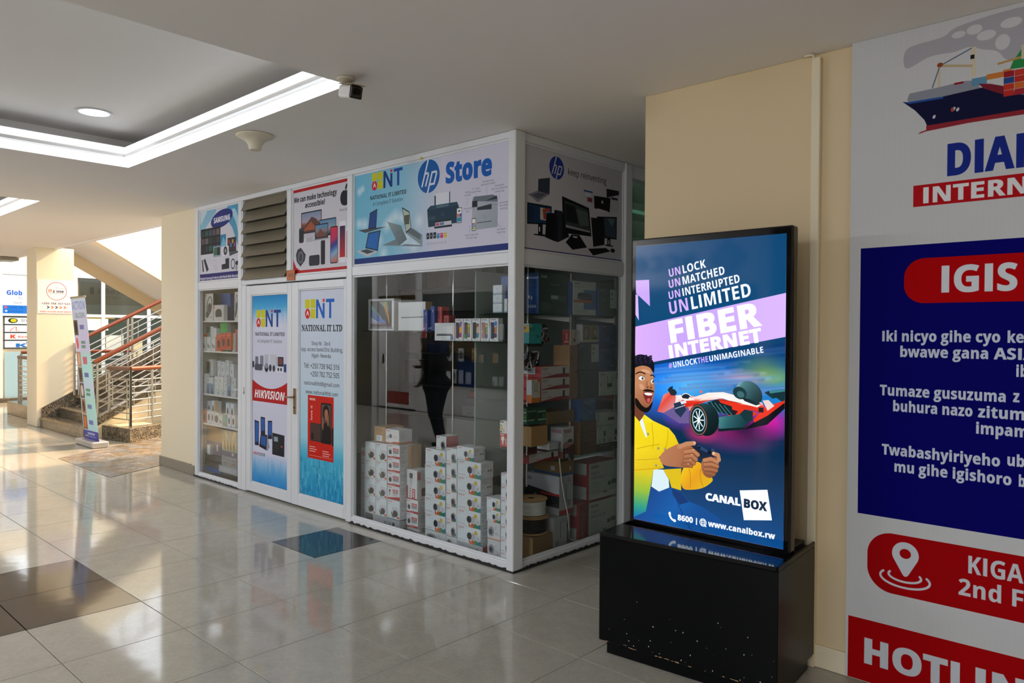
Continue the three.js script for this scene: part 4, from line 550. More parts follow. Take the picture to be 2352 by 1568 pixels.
  kraftDim: cell(110, 110, (c, w, h) => { rec(c, -2, -2, w + 4, h + 4, '#57422a'); rec(c, 0, 44, w, 2, '#3c2c1b'); rec(c, 0, 78, w, 2, '#3c2c1b'); }),
  tronic: cell(100, 130, (c, w, h) => { rec(c, -2, -2, w + 4, h + 4, '#c6c8c8'); txt(c, 'TRONIC', 8, 26, 78, 14, '#8c2a34'); lines(c, 14, 34, 44, 2, '#a3a5a6', 6); poly(c, [[0, 74], [30, 58], [60, 74], [100, 66], [100, 132], [0, 132]], '#a88078'); poly(c, [[0, 90], [40, 88], [100, 74], [100, 132], [0, 132]], '#4a1a1e'); ell(c, 66, 60, 24, 8, '#4a4c4e'); rec(c, 28, 84, 2, 34, '#a8b4bc'); rrec(c, 22, 112, 32, 16, 6, '#8fa4ae'); }),
  tronicSide: cell(70, 130, (c, w, h) => { rec(c, -2, -2, w + 4, h + 4, '#b4b8ba'); txt(c, 'TRONIC', 4, 26, 66, 13, '#8c2a34'); for (let i = 0; i < 3; i++) rec(c, 6 + i * 20, 58, 14, 34, '#8a9096'); rec(c, 0, 100, w, 32, '#8a5a54'); }),
  turbo: cell(180, 130, (c, w, h) => { rec(c, -2, -2, w + 4, h + 4, '#a5b0a4'); txt(c, 'HIKVISION', 14, 20, 62, 10, '#3c443e'); txt(c, 'TURBO HD', 14, 42, 66, 11, '#566058', { st: '' }); txt(c, 'SURVEILLANCE KIT', 14, 58, 110, 10, '#566058', { st: '' }); lines(c, 14, 68, 80, 6, '#8a968c', 9); rec(c, 120, 76, 18, 14, '#4a544c'); rec(c, 142, 72, 30, 16, '#5c665e'); rec(c, 90, 106, 24, 9, '#6a746c'); }),
  turboSide: cell(100, 130, (c, w, h) => { rec(c, -2, -2, w + 4, h + 4, '#8b2226'); rec(c, 0, 0, 88, 42, '#a5acaa'); rec(c, 0, 84, 88, 44, '#a5acaa'); }),
  redBack: cell(70, 130, (c, w, h) => { rec(c, -2, -2, w + 4, h + 4, '#6f1c20'); lines(c, 10, 24, 44, 8, '#9a4a4c', 8); rec(c, 18, 96, 22, 22, '#8a3a3c'); }),
  ups: cell(180, 120, (c, w, h) => { rec(c, -2, -2, w + 4, h + 4, '#aeb4bc'); txt(c, 'HIKVISION', 6, 22, 34, 9, '#3c4048'); poly(c, [[0, 40], [180, 56], [180, 96], [0, 96]], '#14161a'); rec(c, 84, 54, 96, 7, '#a82428'); rec(c, 48, 62, 14, 4, '#8a8e94'); rec(c, 0, 96, w, 26, '#a3a9b0'); }),
  upsSide: cell(90, 120, (c, w, h) => { rec(c, -2, -2, w + 4, h + 4, '#a8acb0'); rec(c, 44, 24, 3, 60, '#34383d'); rec(c, 54, 76, 22, 18, '#7a8086'); rec(c, 0, 104, w, 18, '#a01f26'); lines(c, 10, 10, 26, 2, '#6f757b', 7); lines(c, 54, 10, 26, 2, '#6f757b', 7); }),
  printerBox: cell(90, 120, (c, w, h) => { rec(c, -2, -2, w + 4, h + 4, '#a3a8ac'); rec(c, 44, 16, 3, 64, '#34383d'); rec(c, 12, 88, 24, 18, '#7a8086'); lines(c, 54, 10, 26, 2, '#6f757b', 7); }),
  kraftBlue: cell(180, 80, (c, w, h) => { rec(c, -2, -2, w + 4, h + 4, '#7d6138'); rec(c, 0, 66, w, 16, '#2c4a78'); rec(c, 110, 30, 26, 24, '#b9bec0'); }),
});
const atlasTex = new THREE.CanvasTexture(atlas); atlasTex.colorSpace = THREE.SRGBColorSpace; atlasTex.anisotropy = 8;
M.card = std({ map: atlasTex, roughness: 0.42 });
const cartonGeo = new Map();
function carton(name, label, cat, x, y, z, w, h, d, cells, group, turn = 0) { // x, y: left-bottom of the front face, z: the front face
  const key = [w, h, d, ...cells.flat()].join(); if (!cartonGeo.has(key)) cartonGeo.set(key, cbox(w, h, d, 0.0022, cells));
  const o = sh(new THREE.Mesh(cartonGeo.get(key), M.card)); o.name = numbered(name); o.position.set(x + w / 2, y + h / 2, z - d / 2); o.rotation.y = turn; scene.add(o); return tag(o, label, cat, group);
}
const box6 = (front, side = G.white, top = G.white, back = front) => [side, side, top, top, front, back];
const NTH = ['bottom', 'second from bottom', 'third from bottom', 'fourth from bottom', 'fifth from bottom', 'sixth from bottom', 'seventh from bottom'];
const nth = (k, n) => (k === n - 1 ? 'topmost' : k === 0 ? 'bottom' : NTH[k]);

// --- stacks behind the big window
{
  const Zf = -0.13;
  // low cartons the stacks stand on
  carton('carton', 'grey carton with a printed recorder, flat under the left stacks behind the big window', 'carton', -1.75, 0.006, Zf - 0.005, 0.36, 0.07, 0.3, box6(G.nvr, G.grey, G.grey));
  carton('carton', 'grey carton lying flat under the red-striped dome boxes in the big window', 'carton', -1.375, 0.006, -0.2, 0.16, 0.022, 0.25, box6(G.grey, G.grey, G.grey));
  carton('carton', 'grey turret carton lying flat under the left stack of bullet camera boxes', 'carton', -1.03, 0.006, -0.1, 0.245, 0.084, 0.3, box6(G.turret, G.grey, G.grey));
  carton('carton', 'grey turret carton under the narrow stack of small camera boxes', 'carton', -0.784, 0.006, -0.1, 0.122, 0.078, 0.3, box6(G.orangeStripe, G.grey, G.grey));
  carton('carton', 'grey carton with red end under the right stack of bullet camera boxes', 'carton', -0.66, 0.006, -0.1, 0.27, 0.062, 0.3, box6(G.nvr, G.redSide, G.grey));
  for (let k = 0; k < 4; k++) {
    carton('camera_box', `white dome camera box, ${nth(k, 4)} of the leftmost column of dome boxes`, 'camera box', -1.858, 0.079 + k * 0.153, Zf, 0.15, 0.151, 0.16, box6(G.dome, G.text), 'dome camera boxes in the left stacks');
    carton('camera_box', `white dome camera box, ${nth(k, 4)} of the second dome box column from the left`, 'camera box', -1.703, 0.08 + k * 0.1535, Zf, 0.15, 0.1515, 0.16, box6(G.dome, G.text), 'dome camera boxes in the left stacks');
  }
  carton('camera_box', 'white dome camera box at the foot of the column of red-striped boxes', 'camera box', -1.545, 0.085, Zf, 0.163, 0.155, 0.16, box6(G.dome, G.text), 'dome camera boxes in the left stacks');
  for (let k = 0; k < 4; k++) carton('camera_box', `white camera box with red base stripe, ${k ? nth(k, 4) : 'lowest'} of the third column`, 'camera box', -1.546, 0.242 + k * 0.1145, Zf, 0.16, 0.1135, 0.16, box6(k ? G.h265 : G.h265cam, G.text), 'red-striped camera boxes');
  carton('carton', 'brown carton with a small white label on top of the leftmost dome boxes', 'carton', -1.756, 0.7, -0.15, 0.15, 0.128, 0.2, box6(G.kraftLabel, G.kraftSide, G.kraft));
  carton('camera_box', 'white bullet camera box with orange base stripe lying on top of the left stacks', 'camera box', -1.6, 0.702, -0.15, 0.18, 0.118, 0.14, box6(G.bulletOrange, G.reolinkSide, G.white));
  carton('carton', 'tall brown carton standing on the white and red four-digit box', 'carton', -1.43, 0.505, -0.22, 0.075, 0.19, 0.12, box6(G.kraftSide, G.kraftSide, G.kraft));
  carton('camera_box', 'upright white and red box lettered 40CH between the two groups of stacks', 'camera box', -1.368, 0.262, -0.19, 0.132, 0.242, 0.14, box6(G.ch40, G.ch40side));
  carton('camera_box', 'upper of the two red-striped dome boxes beneath the 40CH box', 'camera box', -1.37, 0.15, -0.19, 0.146, 0.11, 0.15, box6(G.h265, G.text), 'red-striped camera boxes');
  carton('camera_box', 'lower of the two red-striped dome boxes beneath the 40CH box', 'camera box', -1.37, 0.03, -0.19, 0.146, 0.118, 0.15, box6(G.h265, G.text), 'red-striped camera boxes');
  carton('carton', 'brown carton half hidden behind the upright 40CH box', 'carton', -1.2, 0.34, -0.3, 0.11, 0.15, 0.2, box6(G.kraft, G.kraftSide, G.kraft));
  carton('carton', 'tall brown carton on the floor between the left and the right stacks', 'carton', -1.16, 0.006, -0.28, 0.12, 0.33, 0.2, box6(G.kraftSide, G.kraftSide, G.kraft));
  for (let k = 0; k < 5; k++) carton('camera_box', `long white bullet camera box with bright splashes, ${nth(k, 5)} of the left bullet stack`, 'camera box', -1.03 - (k % 2) * 0.004, 0.093 + k * 0.1268, -0.1, 0.236, 0.1258, 0.1, box6(G.bullet, G.text), 'bullet camera boxes');
  carton('camera_box', 'small white camera box with a red side on top of the left bullet stack', 'camera box', -0.915, 0.729, -0.11, 0.115, 0.105, 0.13, box6(G.domeSmall, G.redSide));
  for (let k = 0; k < 6; k++) carton('camera_box', `small white camera box with splashes, ${nth(k, 6)} of the narrow column between bullet stacks`, 'camera box', -0.786, 0.087 + k * 0.1115, -0.1, 0.118, 0.1105, 0.12, box6(G.domeSmall, k === 3 ? G.redSide : G.text), 'small camera boxes');
  for (let k = 0; k < 5; k++) carton('camera_box', `long white bullet camera box, ${nth(k, 5)} full-size one of the right bullet stack`, 'camera box', -0.66 - (k % 2) * 0.004, 0.07 + k * 0.122, -0.1, 0.248, 0.121, 0.13, box6(G.bullet, G.text), 'bullet camera boxes');
  carton('camera_box', 'shorter white bullet camera box on top of the right bullet stack', 'camera box', -0.668, 0.682, -0.1, 0.18, 0.1, 0.12, box6(G.bullet, G.text));
  carton('camera_box', 'grey turret box, bottom of the low stack right of the bullet boxes', 'camera box', -0.342, 0.03, -0.1, 0.13, 0.112, 0.12, box6(G.turret, G.text));
  carton('camera_box', 'grey turret box with orange stripe, second in the low stack right of the bullet boxes', 'camera box', -0.344, 0.144, -0.1, 0.13, 0.126, 0.12, box6(G.orangeStripe, G.text));
  carton('camera_box', 'white bullet box, third in the low stack right of the bullet boxes', 'camera box', -0.35, 0.272, -0.1, 0.135, 0.084, 0.12, box6(G.bullet, G.text));
  carton('camera_box', 'white bullet box, topmost in the low stack right of the bullet boxes', 'camera box', -0.352, 0.358, -0.1, 0.135, 0.088, 0.12, box6(G.bullet, G.text));
  for (let k = 0; k < 7; k++) carton('camera_box', `small white camera box, ${nth(k, 7)} of the column tight against the corner post`, 'camera box', -0.158, 0.008 + k * 0.0925, -0.045, 0.1, 0.0915, 0.05, box6(G.domeSmall, G.text), 'small camera boxes in the corner');
  carton('bulb_box', 'white light bulb box with an energy label beside the corner post', 'bulb box', -0.186, 0.926, -0.06, 0.068, 0.09, 0.068, box6(G.bulb, G.redSide));
  carton('bulb_box', 'red light bulb box with a white bulb print beside the corner post', 'bulb box', -0.186, 0.832, -0.06, 0.07, 0.093, 0.07, box6(G.bulbRed, G.bulbRed, G.red));
  carton('carton', 'tall white carton with red lettering standing at the far left of the big window', 'carton', -1.96, 0.006, -0.16, 0.075, 0.62, 0.2, box6(G.hikTall, G.hikTall, G.grey));
  carton('carton', 'dark red carton behind the right bullet stack', 'carton', -0.42, 0.03, -0.34, 0.2, 0.36, 0.2, box6(G.redSide, G.redSide, G.red));
  const cs = thing('corner_shelf', 'small glass shelf for the two bulb boxes beside the corner post', 'shelf', [-0.15, 0.826, -0.11]);
  part('glass_plate', cbox(0.11, 0.006, 0.13, 0.001), M.shelfGlass, cs); part('bracket', cbox(0.008, 0.02, 0.12, 0.002), M.steel, cs, [0.05, -0.013, 0]);
}
// --- glass shelves hung in the big window
function hungShelf(label, x0, x1, y, z0, z1, rods) {
  const t = thing('display_shelf', label, 'shelf', [(x0 + x1) / 2, y, (z0 + z1) / 2]);
  part('glass_plate', cbox(x1 - x0, 0.007, z1 - z0, 0.001), M.shelfGlass, t, [0, -0.0035, 0]);
  for (const [rx, ry0, ry1, rz] of rods) part('upright', cbox(0.012, ry1 - ry0, 0.008, 0.002), M.steel, t, [rx - (x0 + x1) / 2, (ry0 + ry1) / 2 - y, rz - (z0 + z1) / 2]);
}
hungShelf('left glass display shelf carrying the laptop box in the big window', -1.97, -1.062, 1.642, -0.42, -0.18, [[-1.955, 0.006, 2.35, -0.43], [-1.075, 0.72, 2.35, -0.43]]);
hungShelf('right glass display shelf carrying the row of phone boxes', -1.045, -0.2, 1.565, -0.36, -0.13, [[-0.205, 0.5, 2.35, -0.37]]);
hungShelf('upper right glass shelf carrying three small pale boxes', -0.42, -0.2, 1.774, -0.3, -0.13, []);
carton('laptop_box', 'white laptop box with a colourful open laptop print on the left glass shelf', 'laptop box', -1.9, 1.643, -0.19, 0.355, 0.272, 0.075, box6(G.mac, G.macSide, G.white));
carton('laptop_box', 'plain white box with a thin device seen edge-on beside the laptop box', 'laptop box', -1.5, 1.643, -0.2, 0.345, 0.236, 0.075, box6(G.ipad, G.kraft, G.white));
carton('phone_box', 'front one of two dark blue boxes beside the white box on the left glass shelf', 'phone box', -1.168, 1.643, -0.19, 0.05, 0.17, 0.1, box6(G.blueBox, G.blueBox, G.blue));
carton('phone_box', 'taller dark blue box behind its twin on the left glass shelf', 'phone box', -1.112, 1.643, -0.215, 0.05, 0.198, 0.1, box6(G.blueBox, G.blueBox, G.blue));
carton('game_box', 'tall red box right of the dark blue boxes in the big window', 'box', -1.052, 1.567, -0.24, 0.05, 0.27, 0.08, box6(G.redBox, G.redBox, G.red));
carton('game_box', 'smaller red box with a dark window, behind the flat white box', 'box', -0.99, 1.567, -0.25, 0.06, 0.2, 0.07, box6(G.redBox, G.redBox, G.red));
carton('computer_box', 'flat white box with a small grey computer, left end of the phone boxes', 'computer box', -0.985, 1.567, -0.15, 0.228, 0.138, 0.1, box6(G.macMini, G.macSide, G.white));
['black phone and purple screen', 'black phone and yellow screen', 'black phone and orange screen', 'rose pink phone', 'dark blue phone'].forEach((s, k) => carton('phone_box', `white phone box printed with a ${s} on the right glass shelf`, 'phone box', -0.75 + k * 0.0925, 1.567, -0.15, 0.086, 0.17, 0.05, box6(G.phones[k], G.macSide), 'phone boxes on the right glass shelf'));
['bottom', 'middle', 'top'].forEach((s, k) => carton('small_box', `pale blue-edged box, ${s} of the three stacked near the corner post`, 'box', -0.36, 1.777 + k * 0.067, -0.16, 0.092, 0.0655, 0.06, box6(G.sim, G.macSide), 'three stacked pale boxes'));
carton('small_box', 'narrow lilac box right of the three stacked pale boxes', 'box', -0.256, 1.777, -0.17, 0.028, 0.1, 0.06, box6(G.sim, G.macSide));

// --- narrow left window: four boards of small goods
{
  const back = thing('display_cabinet', 'grey shelf cabinet full of small boxed accessories in the narrow left window', 'cabinet', [-4.36, 0, -0.22]);
  part('back_panel', lim(-0.48, 0.48, 0.05, 2.05, -0.06, -0.045), std({ color: lin(0.3, 0.32, 0.3), roughness: 0.7 }), back);
  for (const s of [-1, 1]) part('side_panel', lim(s * 0.48 - 0.006, s * 0.48 + 0.006, 0.05, 2.05, -0.045, 0.15), std({ color: lin(0.42, 0.46, 0.44), roughness: 0.6 }), back);
  const SY = [1.742, 1.408, 0.93, 0.6];
  for (const y of SY) part('board', lim(-0.47, 0.47, y - 0.016, y, -0.045, 0.157, 0.002), M.white, back);
  const near = (z) => -0.066 + (z + 0.15) * 0.5, slide = (x, z) => Math.max(-4.845, x + (2.2 * near(z)) + 0.02);   // rows stand close behind the pane
  const L = (k, x, w, h, d, c, lab, z = -0.15, y = SY[k], s = G.white) => carton('accessory_box', lab, 'accessory box', slide(x, z), y + 0.001, near(z), w, h, Math.min(d, 0.045), box6(c, s), 'small goods in the narrow left window');
  const top = 'on the left window top board';
  L(0, -4.64, 0.2, 0.3, 0.12, G.phones2, `white headphone box with red corner, ${top}`, -0.16, SY[0], G.black);
  L(0, -4.43, 0.24, 0.17, 0.1, G.headset, `squat white box with a black headset print, ${top}`);
  L(0, -4.78, 0.12, 0.22, 0.05, G.blue, `blue bag-shaped pack at the left end ${top}`, -0.26, SY[0], G.blue);
  L(0, -4.42, 0.4, 0.3, 0.1, G.blue, `wide dark blue box standing behind the headset boxes ${top}`, -0.36, SY[0], G.blue);
  L(0, -3.95, 0.08, 0.3, 0.1, G.phones2, `white box with a red corner at the right end ${top}`);
  const sec = 'on the left window second board';
  L(1, -4.73, 0.1, 0.27, 0.06, G.mint, `left one of two mint green boxes ${sec}`, -0.25); L(1, -4.62, 0.105, 0.27, 0.06, G.mint, `right one of two mint green boxes ${sec}`, -0.25);
  L(1, -4.49, 0.06, 0.27, 0.06, G.adapter, `tall white adapter box beside the mint boxes ${sec}`, -0.24); L(1, -4.43, 0.07, 0.25, 0.06, G.adapter, `shorter white adapter box beside the mint boxes ${sec}`, -0.22);
  L(1, -4.26, 0.16, 0.31, 0.05, G.greenCam, `bright green box with a dark camera print ${sec}`, -0.26, SY[1], G.grey);
  L(1, -4.34, 0.08, 0.2, 0.04, G.mint, `olive box half behind the orange boxes ${sec}`, -0.3);
  ['left', 'middle', 'right'].forEach((s, k) => L(1, -4.36 + k * 0.112, 0.105, 0.185, 0.05, G.orangePad, `${s} one of three orange boxes with a black device ${sec}`, -0.16, SY[1] + (k ? 0.02 : 0), G.orange));
  ['leftmost', 'middle', 'rightmost'].forEach((s, k) => L(1, -4.7 + k * 0.115, 0.085, 0.155, 0.05, G.adapter, `${s} of three small white adapter boxes ${sec}`, -0.16));
  L(1, -4.785, 0.06, 0.19, 0.05, G.orangePad, `orange-red box at the left end ${sec}`, -0.2, SY[1], G.orange);
  L(1, -3.99, 0.05, 0.2, 0.05, G.slim, `slim white box at the right end ${sec}`, -0.22); L(1, -3.93, 0.05, 0.24, 0.05, G.orangePad, `dark box with yellow top at the right end ${sec}`, -0.26);
  const th = 'on the left window third shelf';
  [[-4.73, 0.09, 0.36, G.slim, 'slim white box at left'], [-4.62, 0.09, 0.19, G.buds, 'white earphone box, upper left'], [-4.52, 0.09, 0.19, G.buds, 'white earphone box, upper second'], [-4.33, 0.08, 0.37, G.slim, 'pale blue box in the middle'], [-4.24, 0.09, 0.36, G.slim, 'white box right of middle'], [-4.14, 0.08, 0.38, G.slim, 'white box, second from right'], [-4.04, 0.09, 0.34, G.slim, 'white box at right end']].forEach(([x, w, h, c, s], k) => L(2, x, w, (k === 1 || k === 2) ? 0.19 : h, 0.05, c, `${s} of the back row ${th}`, -0.26, SY[2] + ((k === 1 || k === 2) ? 0.19 : 0)));
  [[-4.76, 0.05, 0.22, G.orange, 'red box at the left end'], [-4.7, 0.09, 0.22, G.slim, 'white box with blue mark'], [-4.6, 0.09, 0.12, G.man, 'left blue person-print box'], [-4.505, 0.09, 0.12, G.man, 'right blue person-print box'], [-4.4, 0.1, 0.2, G.buds, 'left white earphone box'], [-4.295, 0.1, 0.2, G.buds, 'right white earphone box'], [-4.185, 0.07, 0.21, G.slim, 'slim white box beside the earphones'], [-4.105, 0.08, 0.12, G.man, 'rightmost blue person-print box'], [-4.015, 0.1, 0.2, G.slim, 'white box at the right end']].forEach(([x, w, h, c, s]) => L(2, x, w, h, 0.05, c, `${s} of the front row ${th}`, -0.16));
  L(2, -4.62, 0.19, 0.18, 0.05, G.buds, `wide pale earphone box in the middle row ${th}`, -0.21);
  const fo = 'on the left window lowest board';
  [[-4.58, 0.09, 0.24, G.watch, 'back watch box, first from the left'], [-4.48, 0.09, 0.25, G.watch, 'back watch box, second from the left'], [-4.4, 0.08, 0.25, G.kraft, 'brown box between the watch boxes'], [-4.14, 0.09, 0.25, G.watch, 'back watch box, third from the left'], [-4.04, 0.09, 0.25, G.watch, 'back watch box at the right']].forEach(([x, w, h, c, s]) => L(3, x, w, h, 0.05, c, `${s} ${fo}`, -0.24));
  [[-4.78, 0.12, 0.15, G.orangePad, 'orange-red box at the left end'], [-4.59, 0.1, 0.135, G.watch, 'front watch box, first from the left'], [-4.48, 0.06, 0.135, G.watch, 'front watch box, second from the left'], [-4.41, 0.11, 0.13, G.speaker, 'white box with a round dark speaker'], [-4.29, 0.07, 0.12, G.adapter, 'small white adapter box'], [-4.21, 0.09, 0.135, G.mint, 'bright teal watch box'], [-4.11, 0.08, 0.13, G.watch, 'front watch box, right of the teal box'], [-4.02, 0.09, 0.13, G.watch, 'front watch box at the right end']].forEach(([x, w, h, c, s]) => L(3, x, w, h, 0.05, c, `${s} ${fo}`, -0.16));
  const gr = 'low in the narrow left window', Bx = (x, y, w, h, d, c, s, z, sd = G.grey) => carton('carton', `${s} ${gr}`, 'carton', slide(x, z), y, near(z) - 0.01, w, h, 0.09, box6(c, sd, sd));
  Bx(-4.66, 0.4, 0.42, 0.15, 0.2, G.kraft, 'wide brown carton at the top of the pile', -0.25, G.kraft); Bx(-4.24, 0.33, 0.34, 0.22, 0.18, G.gold, 'gold and cream printed box at the right', -0.22); Bx(-4.24, 0.27, 0.34, 0.058, 0.18, G.purple, 'thin purple box beneath the gold box', -0.22);
  Bx(-4.62, 0.25, 0.36, 0.148, 0.18, G.purple, 'purple printed carton in the middle', -0.25); Bx(-4.25, 0.165, 0.34, 0.1, 0.17, G.utp, 'grey carton of network cable', -0.2); Bx(-4.76, 0.17, 0.44, 0.078, 0.2, G.black30, 'brown-black flat box at the left', -0.21, G.black);
  Bx(-4.32, 0.088, 0.42, 0.075, 0.17, G.greyPrint, 'grey printed box near the bottom right', -0.19); Bx(-4.76, 0.11, 0.42, 0.058, 0.2, G.darkBox, 'dark box over the blue box', -0.2, G.black); Bx(-4.76, 0.056, 0.42, 0.052, 0.2, G.blue, 'bright blue box at the bottom left', -0.2, G.blue); Bx(-4.27, 0.052, 0.36, 0.034, 0.17, G.darkBox, 'black box at the bottom right', -0.19, G.black);
  Bx(-4.6, 0.248, 0.07, 0.11, 0.06, G.sim, 'small white upright box in front of the purple carton', -0.17);
}

// --- alley side window: shelves seen from the passage; x = front face, z = far edge
{
  const cab = thing('display_cabinet', 'dark glass-shelved cabinet of networking goods behind the alley window', 'cabinet', [-0.2, 0, -0.73]);
  part('back_panel', lim(-0.36, -0.345, 0.01, 2.09, -0.64, 0.56), std({ color: lin(0.22, 0.27, 0.25), roughness: 0.7 }), cab);
  part('upright', lim(0.085, 0.098, 0.06, 2.09, -0.03, -0.015), M.steel, cab); part('upright', lim(0.085, 0.098, 0.06, 2.09, 0.545, 0.557), M.steel, cab); part('upright', lim(0.085, 0.098, 0.06, 2.09, -0.645, -0.6), M.steel, cab);
  for (const [y, a, b] of [[1.77, -0.62, 0.53], [1.127, -0.05, 0.53], [1.127, -0.62, -0.06], [0.68, -0.62, -0.07], [0.76, -0.05, 0.53]]) part('glass_shelf', lim(-0.34, 0.1, y - 0.012, y - 0.002, a, b, 0.001), M.shelfGlass, cab);
  for (const z of [-0.04, -0.6]) part('shelf_bracket', prism([[-0.3, 1.755], [0.09, 1.755], [0.09, 1.715]], z, z + 0.012), M.white, cab);
  const S = (name, cat, lab, z0, z1, y, h, d, front, left, top = G.green, xf = -0.1) => { // z0 nearer the viewer, z1 further in
    const w = z0 - z1, o = carton(name, lab, cat, 0, 0, 0, d, h, w, [front, G.black, top, top, left, left]); o.position.set(xf - d / 2, y + h / 2, (z0 + z1) / 2); return o;
  };
  const w3 = 'in the alley window';
  S('network_box', 'network box', `big dark green box with a blue spine on the top shelf ${w3}`, -0.368, -0.71, 1.772, 0.3, 0.13, G.dlink, G.dlinkSpine);
  S('network_box', 'network box', `blue-spined box at the left end of the top shelf ${w3}`, -0.2, -0.28, 1.772, 0.27, 0.12, G.dlink, G.blue, G.blue, -0.2);
  S('network_box', 'network box', `blue-edged box between the dark green box and the network switch box ${w3}`, -0.715, -0.765, 1.772, 0.25, 0.16, G.blue, G.blue, G.blue);
  S('network_box', 'network box', `pale box with blue square and orange stripe, top shelf ${w3}`, -0.778, -1.066, 1.772, 0.262, 0.11, G.switchBox, G.grey, G.grey);
  S('network_box', 'network box', `green box with a pale side panel on the top shelf ${w3}`, -1.1, -1.355, 1.772, 0.222, 0.12, G.greenPanel, G.blue);
  S('network_box', 'network box', `light blue box at the back of the top shelf ${w3}`, -1.07, -1.26, 1.772, 0.265, 0.06, G.blue, G.blue, G.white, -0.27);
  S('network_box', 'network box', `turquoise box with a yellow tag on its spine ${w3}`, -0.268, -0.405, 1.555, 0.145, 0.08, G.tealBox, G.tealSpine, G.teal);
  const q = S('carton', 'carton', `pair of cream printed boards leaning under the turquoise box ${w3}`, -0.25, -0.42, 1.535, 0.016, 0.18, G.black, G.black, G.black); q.userData.label = `black tray under the turquoise box ${w3}`;
  S('camera_box', 'camera box', `cream box with a red spine ${w3}`, -0.755, -0.83, 1.54, 0.118, 0.09, G.creamCam, G.redSpine, G.white);
  S('carton', 'carton', `pink-white small box left of the calendar box ${w3}`, -0.84, -0.89, 1.545, 0.11, 0.08, G.white, G.grey, G.white, -0.12);
  S('picture_box', 'box', `box printed with two brownish pictures under the pale switch box ${w3}`, -0.892, -1.105, 1.562, 0.142, 0.06, G.calendar, G.grey, G.black);
  S('board_box', 'box', `dark blue computer board box, upper one at the right ${w3}`, -1.117, -1.345, 1.514, 0.187, 0.1, G.blueBoard, G.blue, G.blue);
  S('board_box', 'box', `dark blue computer board box, lower one at the right ${w3}`, -1.117, -1.342, 1.33, 0.18, 0.1, G.blueBoard, G.blue, G.blue);
  S('carton', 'carton', `upper of two brown cartons left of the dark green boxes ${w3}`, -0.735, -0.835, 1.336, 0.202, 0.16, G.kraftDark, G.kraft, G.kraft);
  S('carton', 'carton', `lower of two brown cartons left of the dark green boxes ${w3}`, -0.735, -0.835, 1.13, 0.202, 0.16, G.kraftDark, G.kraft, G.kraft);
  S('network_box', 'network box', `dark green box with a pale panel beneath the picture box ${w3}`, -0.842, -1.11, 1.346, 0.205, 0.14, G.greenPanel, G.black);
  S('network_box', 'network box', `plain dark green box at the bottom of the green stack ${w3}`, -0.842, -1.112, 1.13, 0.212, 0.14, G.green, G.black);
  S('network_box', 'network box', `pale green box showing a router with two aerials ${w3}`, -1.126, -1.39, 1.13, 0.194, 0.12, G.router, G.grey, G.grey);
  ['bottom', 'middle', 'top'].forEach((s, k) => S('recorder_box', 'recorder box', `white and red recorder box, ${s} of the stack of three ${w3}`, -0.402, -0.735, 1.13 + k * 0.0855, 0.0845, 0.2, G.dvr, k === 2 ? G.dvrEnd : G.redSide, G.red));
  S('network_box', 'network box', `orange and white box with a signal extender print ${w3}`, -0.282, -0.376, 1.13, 0.165, 0.05, G.extender, G.extenderEnd, G.orange, -0.085);
  S('memory_pack', 'box', `stack of dark green packs below the orange and white box ${w3}`, -0.25, -0.465, 0.975, 0.118, 0.16, G.greenPads, G.greenPads, G.green);
  S('carton', 'carton', `long dim brown carton with a pale label ${w3}`, -0.473, -0.8, 0.957, 0.092, 0.18, G.kraftStick, G.kraftStickEnd, G.kraftDark);
  S('board_box', 'box', `bright blue board box under the dark green stack ${w3}`, -0.86, -1.075, 0.945, 0.172, 0.1, G.motherboard, G.blue, G.blue);
  S('network_box', 'network box', `pale house-shaped box above the twin boxes ${w3}`, -1.08, -1.395, 0.89, 0.11, 0.14, G.house, G.grey, G.grey);
  S('network_box', 'network box', `pair-printed pale box with four dark marks at the right ${w3}`, -1.095, -1.4, 0.745, 0.142, 0.12, G.twin, G.grey, G.grey);
  S('carton', 'carton', `dark flat tray under the pair-printed pale box ${w3}`, -1.095, -1.4, 0.684, 0.058, 0.14, G.darkBox, G.black, G.black);
  ['bottom', 'middle', 'top'].forEach((s, k) => S('carton', 'carton', `dim brown carton, ${s} of three under the blue board box ${w3}`, -0.87, -1.09, 0.684 + k * 0.0865, 0.0855, 0.16, G.kraftDim, G.kraftDark, G.kraftDark));
  S('lamp_box', 'box', `white and dark red box with two-sided red lettering ${w3}`, -0.66, -0.795, 0.684, 0.235, 0.12, G.tronic, G.tronicSide, G.white);
  S('carton', 'carton', `wide tan carton at the left below the green packs ${w3}`, -0.3, -0.482, 0.81, 0.146, 0.12, G.kraft, G.kraftSide, G.kraft);
  S('carton', 'carton', `small white carton right of the tan carton ${w3}`, -0.5, -0.606, 0.765, 0.05, 0.12, G.grey, G.white, G.white);
  S('recorder_box', 'recorder box', `single white and red recorder box below the tan carton ${w3}`, -0.275, -0.606, 0.69, 0.068, 0.2, G.dvr, G.dvrEndPlain, G.red);
  S('carton', 'carton', `flat brown carton with blue base edge and white label ${w3}`, -0.65, -0.8, 0.553, 0.106, 0.28, G.kraftBlue, G.kraftBlue, G.kraftDark);
  S('carton', 'carton', `large white, black and red carton standing behind the cable spool ${w3}`, -0.62, -0.79, 0.255, 0.295, 0.34, G.upsSide, G.ups, G.grey);
  S('carton', 'carton', `white carton on the floor beneath the white, black and red carton ${w3}`, -0.56, -0.72, 0.008, 0.24, 0.3, G.printerBox, G.grey, G.grey);
  S('kit_box', 'box', `large pale surveillance kit box, upper of two at the right ${w3}`, -0.99, -1.38, 0.31, 0.29, 0.2, G.turbo, G.turboSide, G.red);
  S('kit_box', 'box', `large pale surveillance kit box, lower of two at the right ${w3}`, -0.99, -1.37, 0.008, 0.282, 0.2, G.turbo, G.redBack, G.red);
